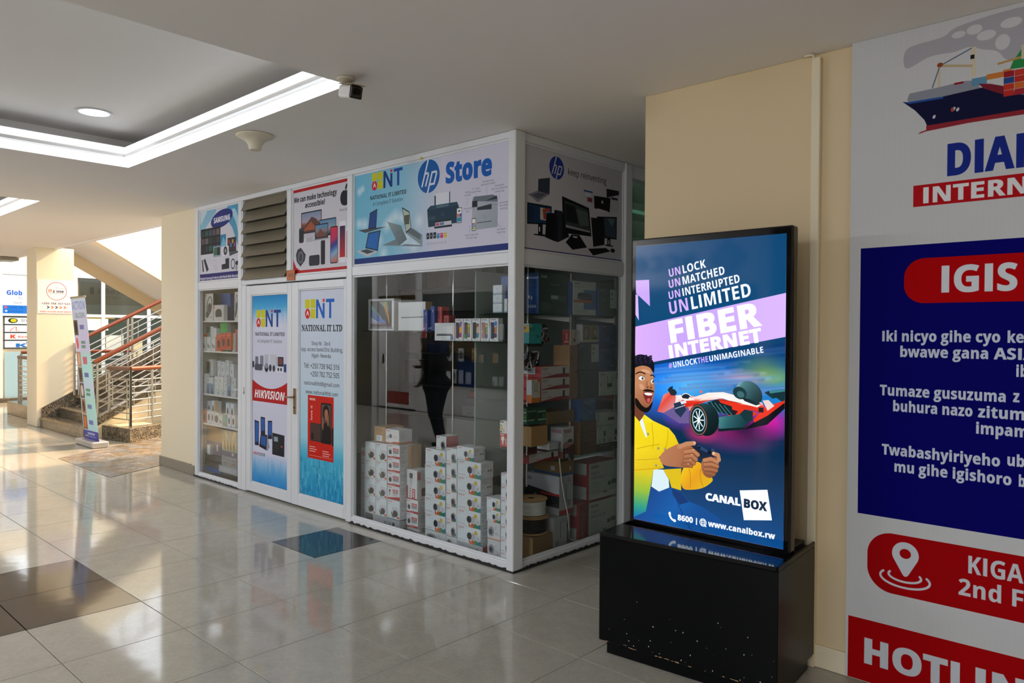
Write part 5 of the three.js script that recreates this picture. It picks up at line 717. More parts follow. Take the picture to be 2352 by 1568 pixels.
  S('carton', 'carton', `white and dark red carton left of the lower kit box ${w3}`, -0.865, -0.975, 0.008, 0.29, 0.2, G.redBack, G.turboSide, G.red);
  S('carton', 'carton', `brown carton on the floor under the cable spools ${w3}`, -0.3, -0.52, 0.008, 0.15, 0.24, G.kraftDark, G.kraft, G.kraftDark, -0.08);
  // spools
  const spool = (lab, y, r, hgt, wire, n) => {
    const t = thing('cable_spool', lab, 'spool', [-0.2, y, -0.42]);
    for (const yy of [0.004, hgt - 0.004]) part('flange', new THREE.LatheGeometry([[0.03, -0.004], [r, -0.004], [r + 0.002, 0], [r, 0.004], [0.03, 0.004], [0.03, -0.004]].map((p) => new THREE.Vector2(...p)), 36), M.kraft, t, [0, yy, 0]);
    part('core', new THREE.CylinderGeometry(0.03, 0.03, hgt - 0.01, 18, 1, true), M.black, t, [0, hgt / 2, 0]);
    const pts = []; for (let i = 0; i < n; i++) { const yy = 0.012 + (hgt - 0.024) * (i + 0.5) / n, dy = (hgt - 0.024) / n / 2; for (const a of [-1, -0.5, 0, 0.5, 1]) pts.push([r * 0.86 + Math.cos(a * 1.5) * 0.006, yy + a * dy]); }
    part('wound_cable', new THREE.LatheGeometry([[0.03, 0.012], ...pts, [0.03, hgt - 0.012]].map((p) => new THREE.Vector2(...p)), 40), wire, t);
  };
  spool('spool of white cable standing on top of another spool in the alley window', 0.285, 0.118, 0.128, M.cable, 8);
  spool('spool of black cable under the white one in the alley window', 0.162, 0.13, 0.122, M.black, 7);
  const c = sh(new THREE.Mesh(tube([[-0.1, 0.69, -0.62], [-0.085, 0.58, -0.62], [-0.08, 0.42, -0.65], [-0.085, 0.28, -0.7], [-0.1, 0.16, -0.74], [-0.12, 0.05, -0.78], [-0.12, 0.014, -0.9]], 0.005, 50), M.cable)); c.name = numbered('loose_cable'); scene.add(c); tag(c, 'loose pale cable hanging down in front of the boxes in the alley window', 'cable');
  // tangles of hanging leads at the left of the middle shelf
  for (const [k, zc, yc] of [[0, -0.52, 1.62], [1, -0.4, 1.42]]) {
    const t = thing('cable_bundle', k ? 'dark bundle of coiled leads under the turquoise box in the alley window' : 'bundle of coiled leads right of the turquoise box in the alley window', 'cables', [-0.2, yc, zc]);
    for (let i = 0; i < 9; i++) { const r = rr(0.035, 0.075), p = []; for (let a = 0; a < 9; a++) { const f = a / 8 * 6.28; p.push([rr(-0.03, 0.03), Math.sin(f) * r * 1.2 + rr(-0.02, 0.02), Math.cos(f) * r + rr(-0.015, 0.015) + (i % 3 - 1) * 0.04]); } part('lead', tube(p, rr(0.004, 0.007), 30, 5), [M.black, M.black, std({ color: lin(0.2, 0.24, 0.3), roughness: 0.5 }), M.cable, std({ color: lin(0.3, 0.05, 0.04), roughness: 0.5 })][i % 5], t); }
  }
}
// --- the dim interior behind the big window
{
  const t = thing('shop_counter', 'white counter deep inside the dim shop behind the big window', 'counter', [-1.4, 0.004, -1.9]);
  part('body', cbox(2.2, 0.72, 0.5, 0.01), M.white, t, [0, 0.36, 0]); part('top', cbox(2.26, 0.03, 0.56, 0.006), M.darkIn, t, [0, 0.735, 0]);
  const inb = (x, y, w, h, c, s, z = -1.7, sd = G.grey) => carton('carton', s + ' inside the dim shop', 'carton', x, y, z, w, h, 0.2, box6(c, sd, sd));
  inb(-2.3, 0.755, 0.4, 0.1, G.utp, 'grey network cable carton on the counter'); inb(-2.26, 0.857, 0.4, 0.09, G.purple, 'purple carton on the counter', -1.7, G.purple); inb(-2.2, 0.949, 0.38, 0.06, G.red, 'flat red carton on the counter', -1.7, G.red); inb(-1.5, 0.755, 0.22, 0.2, G.purple, 'upright violet carton on the counter', -1.7, G.blue); inb(-0.9, 0.755, 0.3, 0.12, G.greyPrint, 'pale printed carton on the counter');
  const r = thing('goods_rack', 'tall rack of dark goods against the shop back wall', 'rack', [-2.4, 0.004, -2.95]);
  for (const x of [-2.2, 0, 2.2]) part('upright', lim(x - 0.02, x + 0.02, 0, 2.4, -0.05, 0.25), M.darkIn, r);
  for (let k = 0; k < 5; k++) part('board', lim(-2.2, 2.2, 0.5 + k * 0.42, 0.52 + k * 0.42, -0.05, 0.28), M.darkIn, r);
  const COL = [['brown', G.kraft], ['blue', G.blue], ['black', G.black], ['dark grey', G.darkBox], ['dark red', G.redSide], ['green', G.green]]; for (let k = 1; k < 5; k++) for (let x = -4.5, n = 0; x < -0.4;) { const w = rr(0.18, 0.42), h = rr(0.15, 0.34); if (rnd() < 0.5) { const q = COL[Math.floor(rnd() * 6)]; n++; carton('stock_box', `${q[0]} box, ${['', 'first', 'second', 'third', 'fourth', 'fifth', 'sixth', 'seventh', 'eighth', 'ninth', 'tenth', 'eleventh', 'twelfth'][n]} from left, ${['', 'second', 'third', 'fourth', 'top'][k]} board of the dim back rack`, 'box', x, 0.526 + k * 0.42, -2.72, w, h, 0.2, box6(q[1], q[1], q[1]), 'boxed goods on the back rack'); } x += w + rr(0.08, 0.3); }
}
// ------------------------------------------------------------------ lit advertising screen on its black plinth
const adTex = canvas(1000, 1700, (c, w, h) => {
  rec(c, 0, 0, w, h, grad(c, 0, 0, 0, h, [0, '#0d4470'], [0.25, '#0a4774'], [0.45, '#0b3a66'], [0.62, '#0a2a48'], [0.78, '#073055'], [1, '#0a4a8c']));
  const rg = (x, y, r, q, sx = 1) => { c.save(); c.translate(x, y); c.scale(sx, 1); const g = c.createRadialGradient(0, 0, 2, 0, 0, r); g.addColorStop(0, q); g.addColorStop(1, q.replace(/[\d.]+\)$/, '0)')); c.fillStyle = g; c.fillRect(-r, -r, 2 * r, 2 * r); c.restore(); };
  // streaks of light
  c.save(); c.beginPath(); c.moveTo(0, 760); c.lineTo(1000, 585); c.lineTo(1000, 1120); c.lineTo(0, 1120); c.closePath(); c.clip();
  rec(c, 0, 560, w, 560, grad(c, 0, 640, 0, 1120, [0, '#0b3a70'], [0.3, '#1268d0'], [0.55, '#1a8ad8'], [0.75, '#2a4a90'], [1, '#10284a']));
  rg(260, 830, 260, 'rgba(20,110,240,.95)', 1.6); rg(420, 850, 150, 'rgba(120,220,255,.7)', 2.4); rg(870, 745, 110, 'rgba(120,150,60,.75)', 2); rg(740, 790, 60, 'rgba(250,180,190,.7)', 4); rg(960, 780, 70, 'rgba(150,190,90,.6)', 2); rg(700, 900, 120, 'rgba(20,90,150,.7)', 3);
  c.translate(0, 860); c.rotate(-0.11); c.filter = 'blur(5px)'; for (let i = 0; i < 46; i++) { const y = -150 + ((i * 53) % 260), x = (i * 137) % 700; c.fillStyle = ['rgba(160,225,255,.22)', 'rgba(10,40,110,.28)', 'rgba(240,180,200,.2)', 'rgba(60,150,230,.3)'][i % 4]; c.fillRect(x, y, 340 + (i * 71) % 380, 4 + (i % 5) * 4); } c.filter = 'none'; c.restore();
  rg(680, 1100, 130, 'rgba(230,40,140,.7)', 2.6); rg(900, 1020, 110, 'rgba(255,20,170,.95)', 1.6); rg(480, 1120, 70, 'rgba(230,50,110,.85)', 2); rg(330, 1010, 120, 'rgba(170,60,200,.75)', 1.2); rg(760, 1070, 110, 'rgba(20,10,40,.7)', 2);
  // car
  const red = '#e2331f', red2 = '#b5201c';
  poly(c, [[820, 1028], [760, 1075], [900, 1035], [1000, 940], [1000, 900]], '#0d1119');
  poly(c, [[205, 990], [262, 905], [330, 915], [420, 905], [500, 930], [440, 985], [330, 1010]], grad(c, 200, 900, 480, 1010, [0, '#e8b4b0'], [0.4, '#f2dcd8'], [1, '#d84434']));
  poly(c, [[171, 1017], [215, 914], [265, 886], [305, 917], [300, 960], [286, 984], [216, 1022]], grad(c, 180, 900, 300, 1020, [0, '#f4c8c0'], [0.4, '#e04a3c'], [1, '#c8b0c8']));
  poly(c, [[286, 984], [363, 926], [440, 910], [524, 882], [624, 873], [713, 888], [868, 918], [880, 940], [843, 973], [748, 948], [624, 908], [561, 920], [440, 960], [383, 975], [340, 1030]], grad(c, 0, 870, 0, 1010, [0, '#fff2ee'], [0.35, '#f6d8d0'], [0.5, red], [1, red2]));
  poly(c, [[597, 910], [713, 927], [792, 961], [843, 981], [800, 1003], [661, 1004], [600, 960]], red); poly(c, [[640, 960], [720, 975], [700, 1000], [650, 1000]], '#2a1b22'); poly(c, [[520, 905], [640, 880], [720, 896], [860, 930], [840, 945], [700, 925], [600, 905]], '#f3ece8');
  poly(c, [[216, 1022], [286, 984], [395, 975], [400, 1070], [330, 1075]], '#6a5a90'); poly(c, [[290, 960], [350, 940], [380, 990], [340, 1040], [300, 1010]], '#24344e'); poly(c, [[335, 945], [375, 935], [380, 950], [345, 962]], '#d8e0e8');
  poly(c, [[245, 880], [262, 862], [285, 856], [280, 872], [300, 878], [312, 894], [300, 912], [270, 912]], '#1f2c34'); blob(c, [[355, 900], [385, 890], [410, 905], [420, 930], [370, 930]], '#12202c'); rec(c, 470, 872, 18, 14, '#e86a60');
  poly(c, [[520, 940], [590, 915], [610, 935], [680, 950], [690, 1000], [600, 990]], '#13282e'); for (let i = 0; i < 4; i++) { c.strokeStyle = '#3f7a80'; c.lineWidth = 5; c.beginPath(); c.moveTo(540 + i * 30, 930 + i * 6); c.lineTo(600 + i * 28, 1000); c.stroke(); }
  poly(c, [[300, 912], [352, 902], [410, 915], [440, 930], [380, 938], [320, 930]], '#f0e4e2'); poly(c, [[340, 905], [372, 896], [404, 908], [392, 926], [352, 924]], '#1a2836'); c.strokeStyle = '#e8eef2'; c.lineWidth = 5; c.beginPath(); c.moveTo(338, 918); c.quadraticCurveTo(372, 876, 412, 912); c.stroke();
  c.strokeStyle = 'rgba(120,20,20,.6)'; c.lineWidth = 4; c.beginPath(); c.moveTo(430, 955); c.quadraticCurveTo(560, 900, 740, 930); c.stroke(); for (const p of [[[470, 930], [520, 912]], [[600, 893], [690, 905]], [[300, 990], [370, 965]]]) { c.strokeStyle = 'rgba(255,255,255,.7)'; c.lineWidth = 5; c.beginPath(); c.moveTo(...p[0]); c.lineTo(...p[1]); c.stroke(); }
  // rear wheel and wing
  blob(c, [[690, 860], [730, 808], [800, 798], [860, 840], [872, 900], [840, 930], [770, 905], [700, 895]], grad(c, 700, 800, 860, 920, [0, '#e8f2f0'], [0.25, '#4f7f86'], [1, '#0e2428'])); ell(c, 730, 872, 44, 34, '#1c3a40', 0.3); ell(c, 735, 880, 24, 18, '#3f6a70', 0.3); poly(c, [[740, 895], [800, 905], [860, 925], [830, 935], [760, 915]], '#152a30');
  poly(c, [[880, 862], [905, 850], [1000, 836], [1000, 900], [985, 905], [950, 885], [930, 892]], '#14323a'); poly(c, [[905, 850], [1000, 838], [1000, 848], [915, 864]], '#3c8288'); poly(c, [[884, 940], [999, 897], [1000, 908], [902, 985], [822, 1030], [815, 1015]], red); poly(c, [[870, 905], [905, 900], [940, 930], [900, 960]], '#e8d0cc'); rec(c, 846, 945, 30, 26, '#23131a');
  // front wing and wheel
  poly(c, [[584, 1029], [600, 1018], [740, 988], [790, 985], [809, 1014], [758, 1062], [603, 1088]], grad(c, 590, 1000, 780, 1080, [0, '#4f9094'], [0.4, '#2c5f66'], [1, '#123036'])); poly(c, [[730, 990], [760, 962], [812, 968], [812, 1020], [770, 1030]], '#16343a'); poly(c, [[588, 1086], [760, 1062], [770, 1072], [600, 1100]], '#0f2226');
  blob(c, [[420, 965], [500, 940], [580, 960], [606, 1050], [570, 1120], [500, 1140], [440, 1100]], grad(c, 430, 950, 600, 1130, [0, '#31545a'], [0.5, '#13282c'], [1, '#081416'])); ell(c, 462, 1046, 62, 92, '#173034', -0.12); ell(c, 462, 1046, 56, 84, '#e07a60', -0.12, 3); ell(c, 464, 1044, 44, 68, '#0e2228', -0.12); ell(c, 464, 1044, 41, 64, '#bfe4ec', -0.12, 5);
  for (let i = 0; i < 9; i++) { const a = i / 9 * 6.283; c.strokeStyle = '#d8f0f4'; c.lineWidth = 7; c.beginPath(); c.moveTo(464, 1044); c.lineTo(464 + Math.cos(a) * 36, 1044 + Math.sin(a) * 58); c.stroke(); } ell(c, 464, 1044, 9, 13, '#f4fafc');
  // lilac corner and band
  poly(c, [[0, 212], [102, 212], [110, 375], [4, 292]], '#c9a6f2'); poly(c, [[0, 300], [18, 302], [27, 462], [0, 424]], '#d9b6fa');
  poly(c, [[0, 500], [1000, 319], [1000, 555], [0, 742]], grad(c, 0, 0, 1000, 0, [0, '#d9adf4'], [0.4, '#c4a2f6'], [1, '#d8b4f8']));
  const R = -0.176, two = (a, b, x0, xm, x1, y, k) => { txt(c, a, x0, y, xm, k, '#d3aef8', { rot: R }); txt(c, b, xm + 5, y + (xm + 5 - x0) * Math.tan(R), x1, k, '#f2f6fb', { rot: R }); };
  c.lineJoin = 'round';
  two('UN', 'LOCK', 246, 338, 505, 203, 48); two('UN', 'MATCHED', 246, 338, 632, 270, 48); two('UN', 'INTERRUPTED', 246, 338, 728, 337, 47); two('UN', 'LIMITED', 250, 398, 802, 428, 76);
  for (const [s, y, x1, k] of [['FIBER', 598, 853, 128], ['INTERNET', 690, 865, 74]]) txt(c, s, 251, y, x1, k, '#fbfdff', { rot: R, fat: 5 });
  txt(c, '#', 252, 752, 282, 32, '#c9a6f2', { rot: R }); txt(c, 'UNLOCK', 284, 746, 452, 34, '#f2f6fb', { rot: R }); txt(c, 'THE', 455, 716, 528, 34, '#cfaaf4', { rot: R }); txt(c, 'UNIMAGINABLE', 531, 703, 876, 34, '#f2f6fb', { rot: R });
  // gamer: jeans, jacket, shirt
  poly(c, [[0, 1600], [100, 1600], [127, 1485], [189, 1500], [279, 1466], [358, 1489], [406, 1532], [501, 1551], [594, 1590], [680, 1650], [720, 1700], [0, 1700]], grad(c, 100, 1480, 400, 1700, [0, '#0e3f86'], [0.6, '#0c5aa8'], [1, '#0a4a90'])); poly(c, [[280, 1470], [356, 1490], [404, 1534], [340, 1560], [290, 1510]], '#0b3470'); c.strokeStyle = '#0a2f66'; c.lineWidth = 5; c.beginPath(); c.moveTo(300, 1490); c.quadraticCurveTo(330, 1580, 420, 1700); c.stroke();
  poly(c, [[147, 1373], [218, 1365], [259, 1419], [264, 1468], [189, 1503], [132, 1480]], '#d4e8ee');
  poly(c, [[0, 1400], [147, 1373], [127, 1485], [92, 1640], [0, 1690]], grad(c, 0, 1400, 0, 1690, [0, '#d8c41e'], [0.4, '#93b83a'], [0.75, '#2c9a84'], [1, '#0f6fb0']));
  poly(c, [[218, 1365], [347, 1342], [348, 1474], [279, 1466], [262, 1420]], '#d8b814');
  blob(c, [[347, 1340], [420, 1300], [475, 1285], [500, 1320], [560, 1370], [565, 1390], [500, 1440], [425, 1460], [345, 1468]], grad(c, 350, 1300, 540, 1460, [0, '#f0cc14'], [0.5, '#e09a18'], [1, '#d8b814'])); c.strokeStyle = '#b87a14'; c.lineWidth = 4; c.beginPath(); c.moveTo(480, 1330); c.quadraticCurveTo(470, 1390, 500, 1430); c.moveTo(400, 1330); c.quadraticCurveTo(420, 1390, 410, 1450); c.stroke();
  poly(c, [[0, 1055], [40, 1090], [75, 1042], [140, 1075], [257, 1111], [300, 1150], [331, 1204], [280, 1247], [187, 1292], [225, 1355], [178, 1369], [0, 1405]], grad(c, 0, 1060, 200, 1400, [0, '#f2dc22'], [0.5, '#ecd01c'], [1, '#d8b414']));
  poly(c, [[38, 1085], [60, 1065], [78, 1110], [98, 1180], [88, 1184], [52, 1120]], '#e4eef4'); poly(c, [[75, 1042], [140, 1078], [128, 1092], [100, 1076], [86, 1100]], '#f6e232'); c.strokeStyle = '#c49a10'; c.lineWidth = 4; for (const p of [[[130, 1085], [150, 1180], [140, 1250]], [[20, 1260], [110, 1230], [190, 1215]], [[10, 1330], [110, 1320], [190, 1300]], [[0, 1395], [120, 1375], [200, 1355]], [[250, 1120], [255, 1190], [230, 1240]]]) { c.beginPath(); c.moveTo(...p[0]); c.quadraticCurveTo(...p[1], ...p[2]); c.stroke(); }
  for (const [x, y] of [[103, 1160], [180, 1240], [230, 1240], [165, 1345]]) { ell(c, x, y, 8, 8, '#6d7058'); ell(c, x - 1, y - 1, 5, 5, '#b8b890'); }
  // head
  const skin = '#a86a48', skinL = '#c98a62', skinD = '#6f3f2c';
  poly(c, [[0, 960], [60, 1000], [74, 1042], [40, 1088], [0, 1056]], skinD);
  blob(c, [[0, 730], [60, 722], [120, 748], [138, 790], [150, 850], [152, 890], [135, 965], [100, 1018], [55, 1020], [5, 985], [-30, 900]], grad(c, 0, 730, 150, 1000, [0, '#b87a56'], [0.4, '#c08660'], [1, '#8c5438']));
  blob(c, [[60, 760], [110, 770], [124, 790], [80, 780], [40, 775]], 'rgba(236,190,160,.5)'); blob(c, [[30, 850], [70, 860], [74, 890], [40, 890]], 'rgba(226,170,136,.6)');
  blob(c, [[-10, 690], [20, 672], [70, 672], [115, 688], [148, 722], [146, 790], [130, 770], [112, 748], [60, 738], [20, 748], [-10, 760]], '#15131f'); for (let i = 0; i < 40; i++) ell(c, -4 + (i * 37) % 146, 676 + ((i * 53) % 50), 6, 6, i % 3 ? '#1d1a2c' : '#2c2848'); 
  blob(c, [[0, 940], [24, 950], [50, 985], [92, 1005], [122, 975], [140, 950], [128, 1000], [96, 1032], [48, 1024], [4, 990]], '#17120f');
  c.strokeStyle = '#1d130f'; c.lineWidth = 7; c.lineCap = 'round'; c.beginPath(); c.moveTo(8, 794); c.quadraticCurveTo(40, 770, 78, 792); c.stroke(); c.beginPath(); c.moveTo(120, 800); c.quadraticCurveTo(134, 790, 148, 806); c.stroke();
  for (const [x, y, a] of [[52, 818, 22], [134, 834, 13]]) { ell(c, x, y, a, 14, '#f2f4f6'); ell(c, x + a * 0.3, y + 1, 8, 9, '#2c1a12'); ell(c, x + a * 0.3 - 2, y - 2, 2.5, 2.5, '#fff'); c.strokeStyle = '#4a2a1c'; c.lineWidth = 3; c.beginPath(); c.ellipse(x, y, a, 14, 0, 3.3, 6.1); c.stroke(); }
  blob(c, [[88, 830], [108, 840], [132, 862], [124, 882], [100, 880], [80, 868]], skin); ell(c, 124, 874, 6, 4, '#4a2a1c'); ell(c, 96, 874, 6, 4, '#4a2a1c'); blob(c, [[96, 840], [108, 840], [118, 862], [104, 864]], skinL);
  blob(c, [[54, 898], [90, 882], [142, 890], [148, 904], [124, 898], [84, 900]], '#1a120e'); blob(c, [[58, 912], [90, 898], [140, 904], [132, 946], [108, 978], [84, 960]], '#7a2a2a'); blob(c, [[66, 912], [92, 904], [136, 908], [130, 922], [92, 924]], '#fbf6f2'); blob(c, [[90, 945], [120, 935], [112, 968], [98, 966]], '#c8605a'); c.strokeStyle = '#b8604c'; c.lineWidth = 5; c.beginPath(); c.moveTo(60, 914); c.quadraticCurveTo(86, 980, 108, 982); c.quadraticCurveTo(130, 950, 140, 908); c.stroke();
  // hands and game controller
  blob(c, [[394, 1202], [420, 1182], [446, 1176], [462, 1192], [500, 1206], [530, 1210], [563, 1200], [580, 1222], [566, 1252], [517, 1262], [480, 1274], [456, 1250], [410, 1226]], '#16233a'); poly(c, [[452, 1192], [480, 1196], [530, 1214], [520, 1230], [470, 1214]], '#2c4468'); ell(c, 470, 1206, 9, 7, '#0c1422'); ell(c, 538, 1228, 9, 7, '#0c1422'); ell(c, 560, 1210, 12, 8, '#2c4468');
  blob(c, [[190, 1290], [228, 1246], [300, 1210], [330, 1196], [400, 1192], [440, 1220], [470, 1243], [462, 1262], [452, 1294], [424, 1325], [385, 1336], [317, 1338], [228, 1342], [196, 1320]], grad(c, 200, 1200, 440, 1340, [0, '#b87c58'], [0.6, '#a86c4a'], [1, '#80492f']));
  const finger = (pts, t, q) => { c.strokeStyle = q; c.lineWidth = t; c.lineCap = 'round'; c.lineJoin = 'round'; c.beginPath(); c.moveTo(...pts[0]); for (let i = 1; i < pts.length; i++) c.lineTo(...pts[i]); c.stroke(); };
  finger([[330, 1216], [384, 1192], [434, 1184]], 26, '#c08660'); ell(c, 438, 1181, 9, 7, '#e0b494', -0.3);
  [[[370, 1240], [430, 1228], [462, 1248]], [[372, 1268], [420, 1258], [450, 1278]], [[370, 1294], [410, 1288], [436, 1302]], [[360, 1316], [396, 1314], [418, 1322]]].forEach((f, i) => { finger(f, 27 - i * 2, '#7a452c'); finger(f, 22 - i * 2, ['#b87c56', '#b07450', '#a86c4a', '#9c6242'][i]); ell(c, f[1][0], f[1][1] - 5, 8, 5, 'rgba(226,176,144,.5)'); });
  blob(c, [[484, 1290], [500, 1268], [560, 1250], [600, 1250], [602, 1300], [592, 1330], [570, 1362], [537, 1378], [500, 1362], [484, 1325]], grad(c, 490, 1250, 600, 1370, [0, '#b07450'], [1, '#7a452c']));
  [[[590, 1276], [550, 1262], [504, 1276]], [[592, 1300], [552, 1292], [506, 1300]], [[586, 1326], [552, 1322], [510, 1326]], [[570, 1350], [546, 1348], [518, 1348]]].forEach((f, i) => { finger(f, 26 - i * 2, '#6f3f28'); finger(f, 21 - i * 2, ['#ba7e58', '#b07450', '#a66a48', '#985e3e'][i]); }); finger([[602, 1262], [596, 1236], [566, 1230]], 24, '#c08660'); ell(c, 566, 1229, 8, 7, '#e8c2a4');
  // logo and contact line
  poly(c, [[735, 1418], [904, 1391], [933, 1554], [763, 1581]], '#f6fbfd'); txt(c, 'CANAL', 514, 1504, 741, 40, '#f6fbfd', { fat: 7 }); c.save(); txt(c, 'BOX', 758, 1508, 900, 46, '#0a2240', { fat: 6 }); c.restore();
  c.strokeStyle = '#f2f8fb'; c.lineWidth = 13; c.lineCap = 'round'; c.beginPath(); c.moveTo(268, 1626); c.quadraticCurveTo(272, 1656, 304, 1662); c.stroke(); ell(c, 268, 1624, 9, 11, '#f2f8fb'); ell(c, 303, 1661, 11, 9, '#f2f8fb');
  txt(c, '8600', 324, 1654, 432, 34, '#f2f8fb', { fat: 4 }); rec(c, 452, 1620, 8, 40, '#f2f8fb');
  ell(c, 500, 1639, 21, 21, '#f2f8fb', 0, 5); ell(c, 500, 1639, 9, 21, '#f2f8fb', 0, 4); for (const d of [-10, 0, 10]) rec(c, 481, 1637 + d, 38, 4, '#f2f8fb'); poly(c, [[508, 1650], [526, 1658], [516, 1662], [520, 1672]], '#f2f8fb'); txt(c, 'www.canalbox.rw', 535, 1654, 951, 32, '#f2f8fb', { fat: 4 });
});
{
  const k = thing('advertising_kiosk', 'upright lit advertising screen in a black case standing on a black plinth', 'advertising screen', [1.62, 0, 0.33]);
  const base = new THREE.Group(); base.name = 'plinth'; k.add(base); base.position.set(0.0, 0, 0); base.rotation.y = 0.072;
  // plinth 0.91 wide, 0.58 deep: a hollow box with a slot in the top for the screen
  const BW = 0.455, z0 = -0.243, z1 = 0.275;
  part('body', lim(-BW, BW, 0.07, 0.6, z0, z1, 0.003), M.black, base);
  part('toe_kick', lim(-BW + 0.03, BW - 0.02, 0, 0.07, z0 + 0.03, z1 - 0.03, 0.002), M.black, base);
  part('top_panel', lim(-BW, BW, 0.6, 0.62, 0.055, z1, 0.002), M.blackGloss, base);
  part('top_panel', lim(-BW, BW - 0.05, 0.6, 0.622, z0, -0.055, 0.002), std({ color: lin(0.02, 0.019, 0.018), roughness: 0.35 }), base);
  part('rim', lim(BW - 0.012, BW, 0.6, 0.622, z0, z1, 0.002), M.black, base); part('rim', lim(-BW, -BW + 0.012, 0.6, 0.62, -0.055, 0.055, 0.002), M.black, base);
  const chip = std({ color: lin(0.55, 0.55, 0.53), roughness: 0.8 }), tan = std({ color: lin(0.42, 0.25, 0.12), roughness: 0.8 }), cs = [], ct = [];
  for (let i = 0; i < 44; i++) { const r = rr(0.0008, 0.0028); cs.push(cbox(r * 2, r * rr(1.5, 3), 0.0012, 0.0003).translate(rr(-0.42, 0.44), 0.075 + Math.pow(rnd(), 2.2) * 0.24, z1 + 0.0001)); }
  for (let i = 0; i < 26; i++) ct.push(cbox(rr(0.004, 0.022), rr(0.002, 0.005), 0.003, 0.0005).translate(rr(-0.43, 0.43), 0.071 + rr(0, 0.003), z1 - 0.001));
  part('paint_chips', mergeGeometries(cs), chip, base).userData.kind = 'stuff'; part('edge_wear', mergeGeometries(ct), tan, base).userData.kind = 'stuff';
  // screen case
  const d = new THREE.Group(); d.name = 'display'; k.add(d); d.position.set(-0.002, 0, 0.03);
  const body = new RoundedBoxGeometry(0.874, 1.53, 0.062, 3, 0.012); part('case', body, M.blackGloss, d, [0, 0.606 + 0.765, -0.031 - 0.004]);
  part('glass_front', lim(-0.43, 0.43, 0.616, 2.13, -0.006, 0.0, 0.0015), std({ color: lin(0.004, 0.004, 0.005), roughness: 0.06 }), d);
  const scr = new THREE.MeshPhysicalMaterial({ color: 0x000000, roughness: 0.07, emissive: 0xffffff, emissiveMap: adTex, emissiveIntensity: 1.05 });
  const s = part('screen', lim(-0.408, 0.408, 0.642, 2.098, 0.0002, 0.0012, 0.0003), scr, d); s.userData.label = 'glowing screen showing a gamer, a racing car and fibre internet lettering';
  const l = new THREE.RectAreaLight(0x3f78d8, 0.12, 0.8, 1.44); l.position.set(-0.002, 1.37, 0.036); k.add(l); l.lookAt(1.62, 1.37, 3);
}
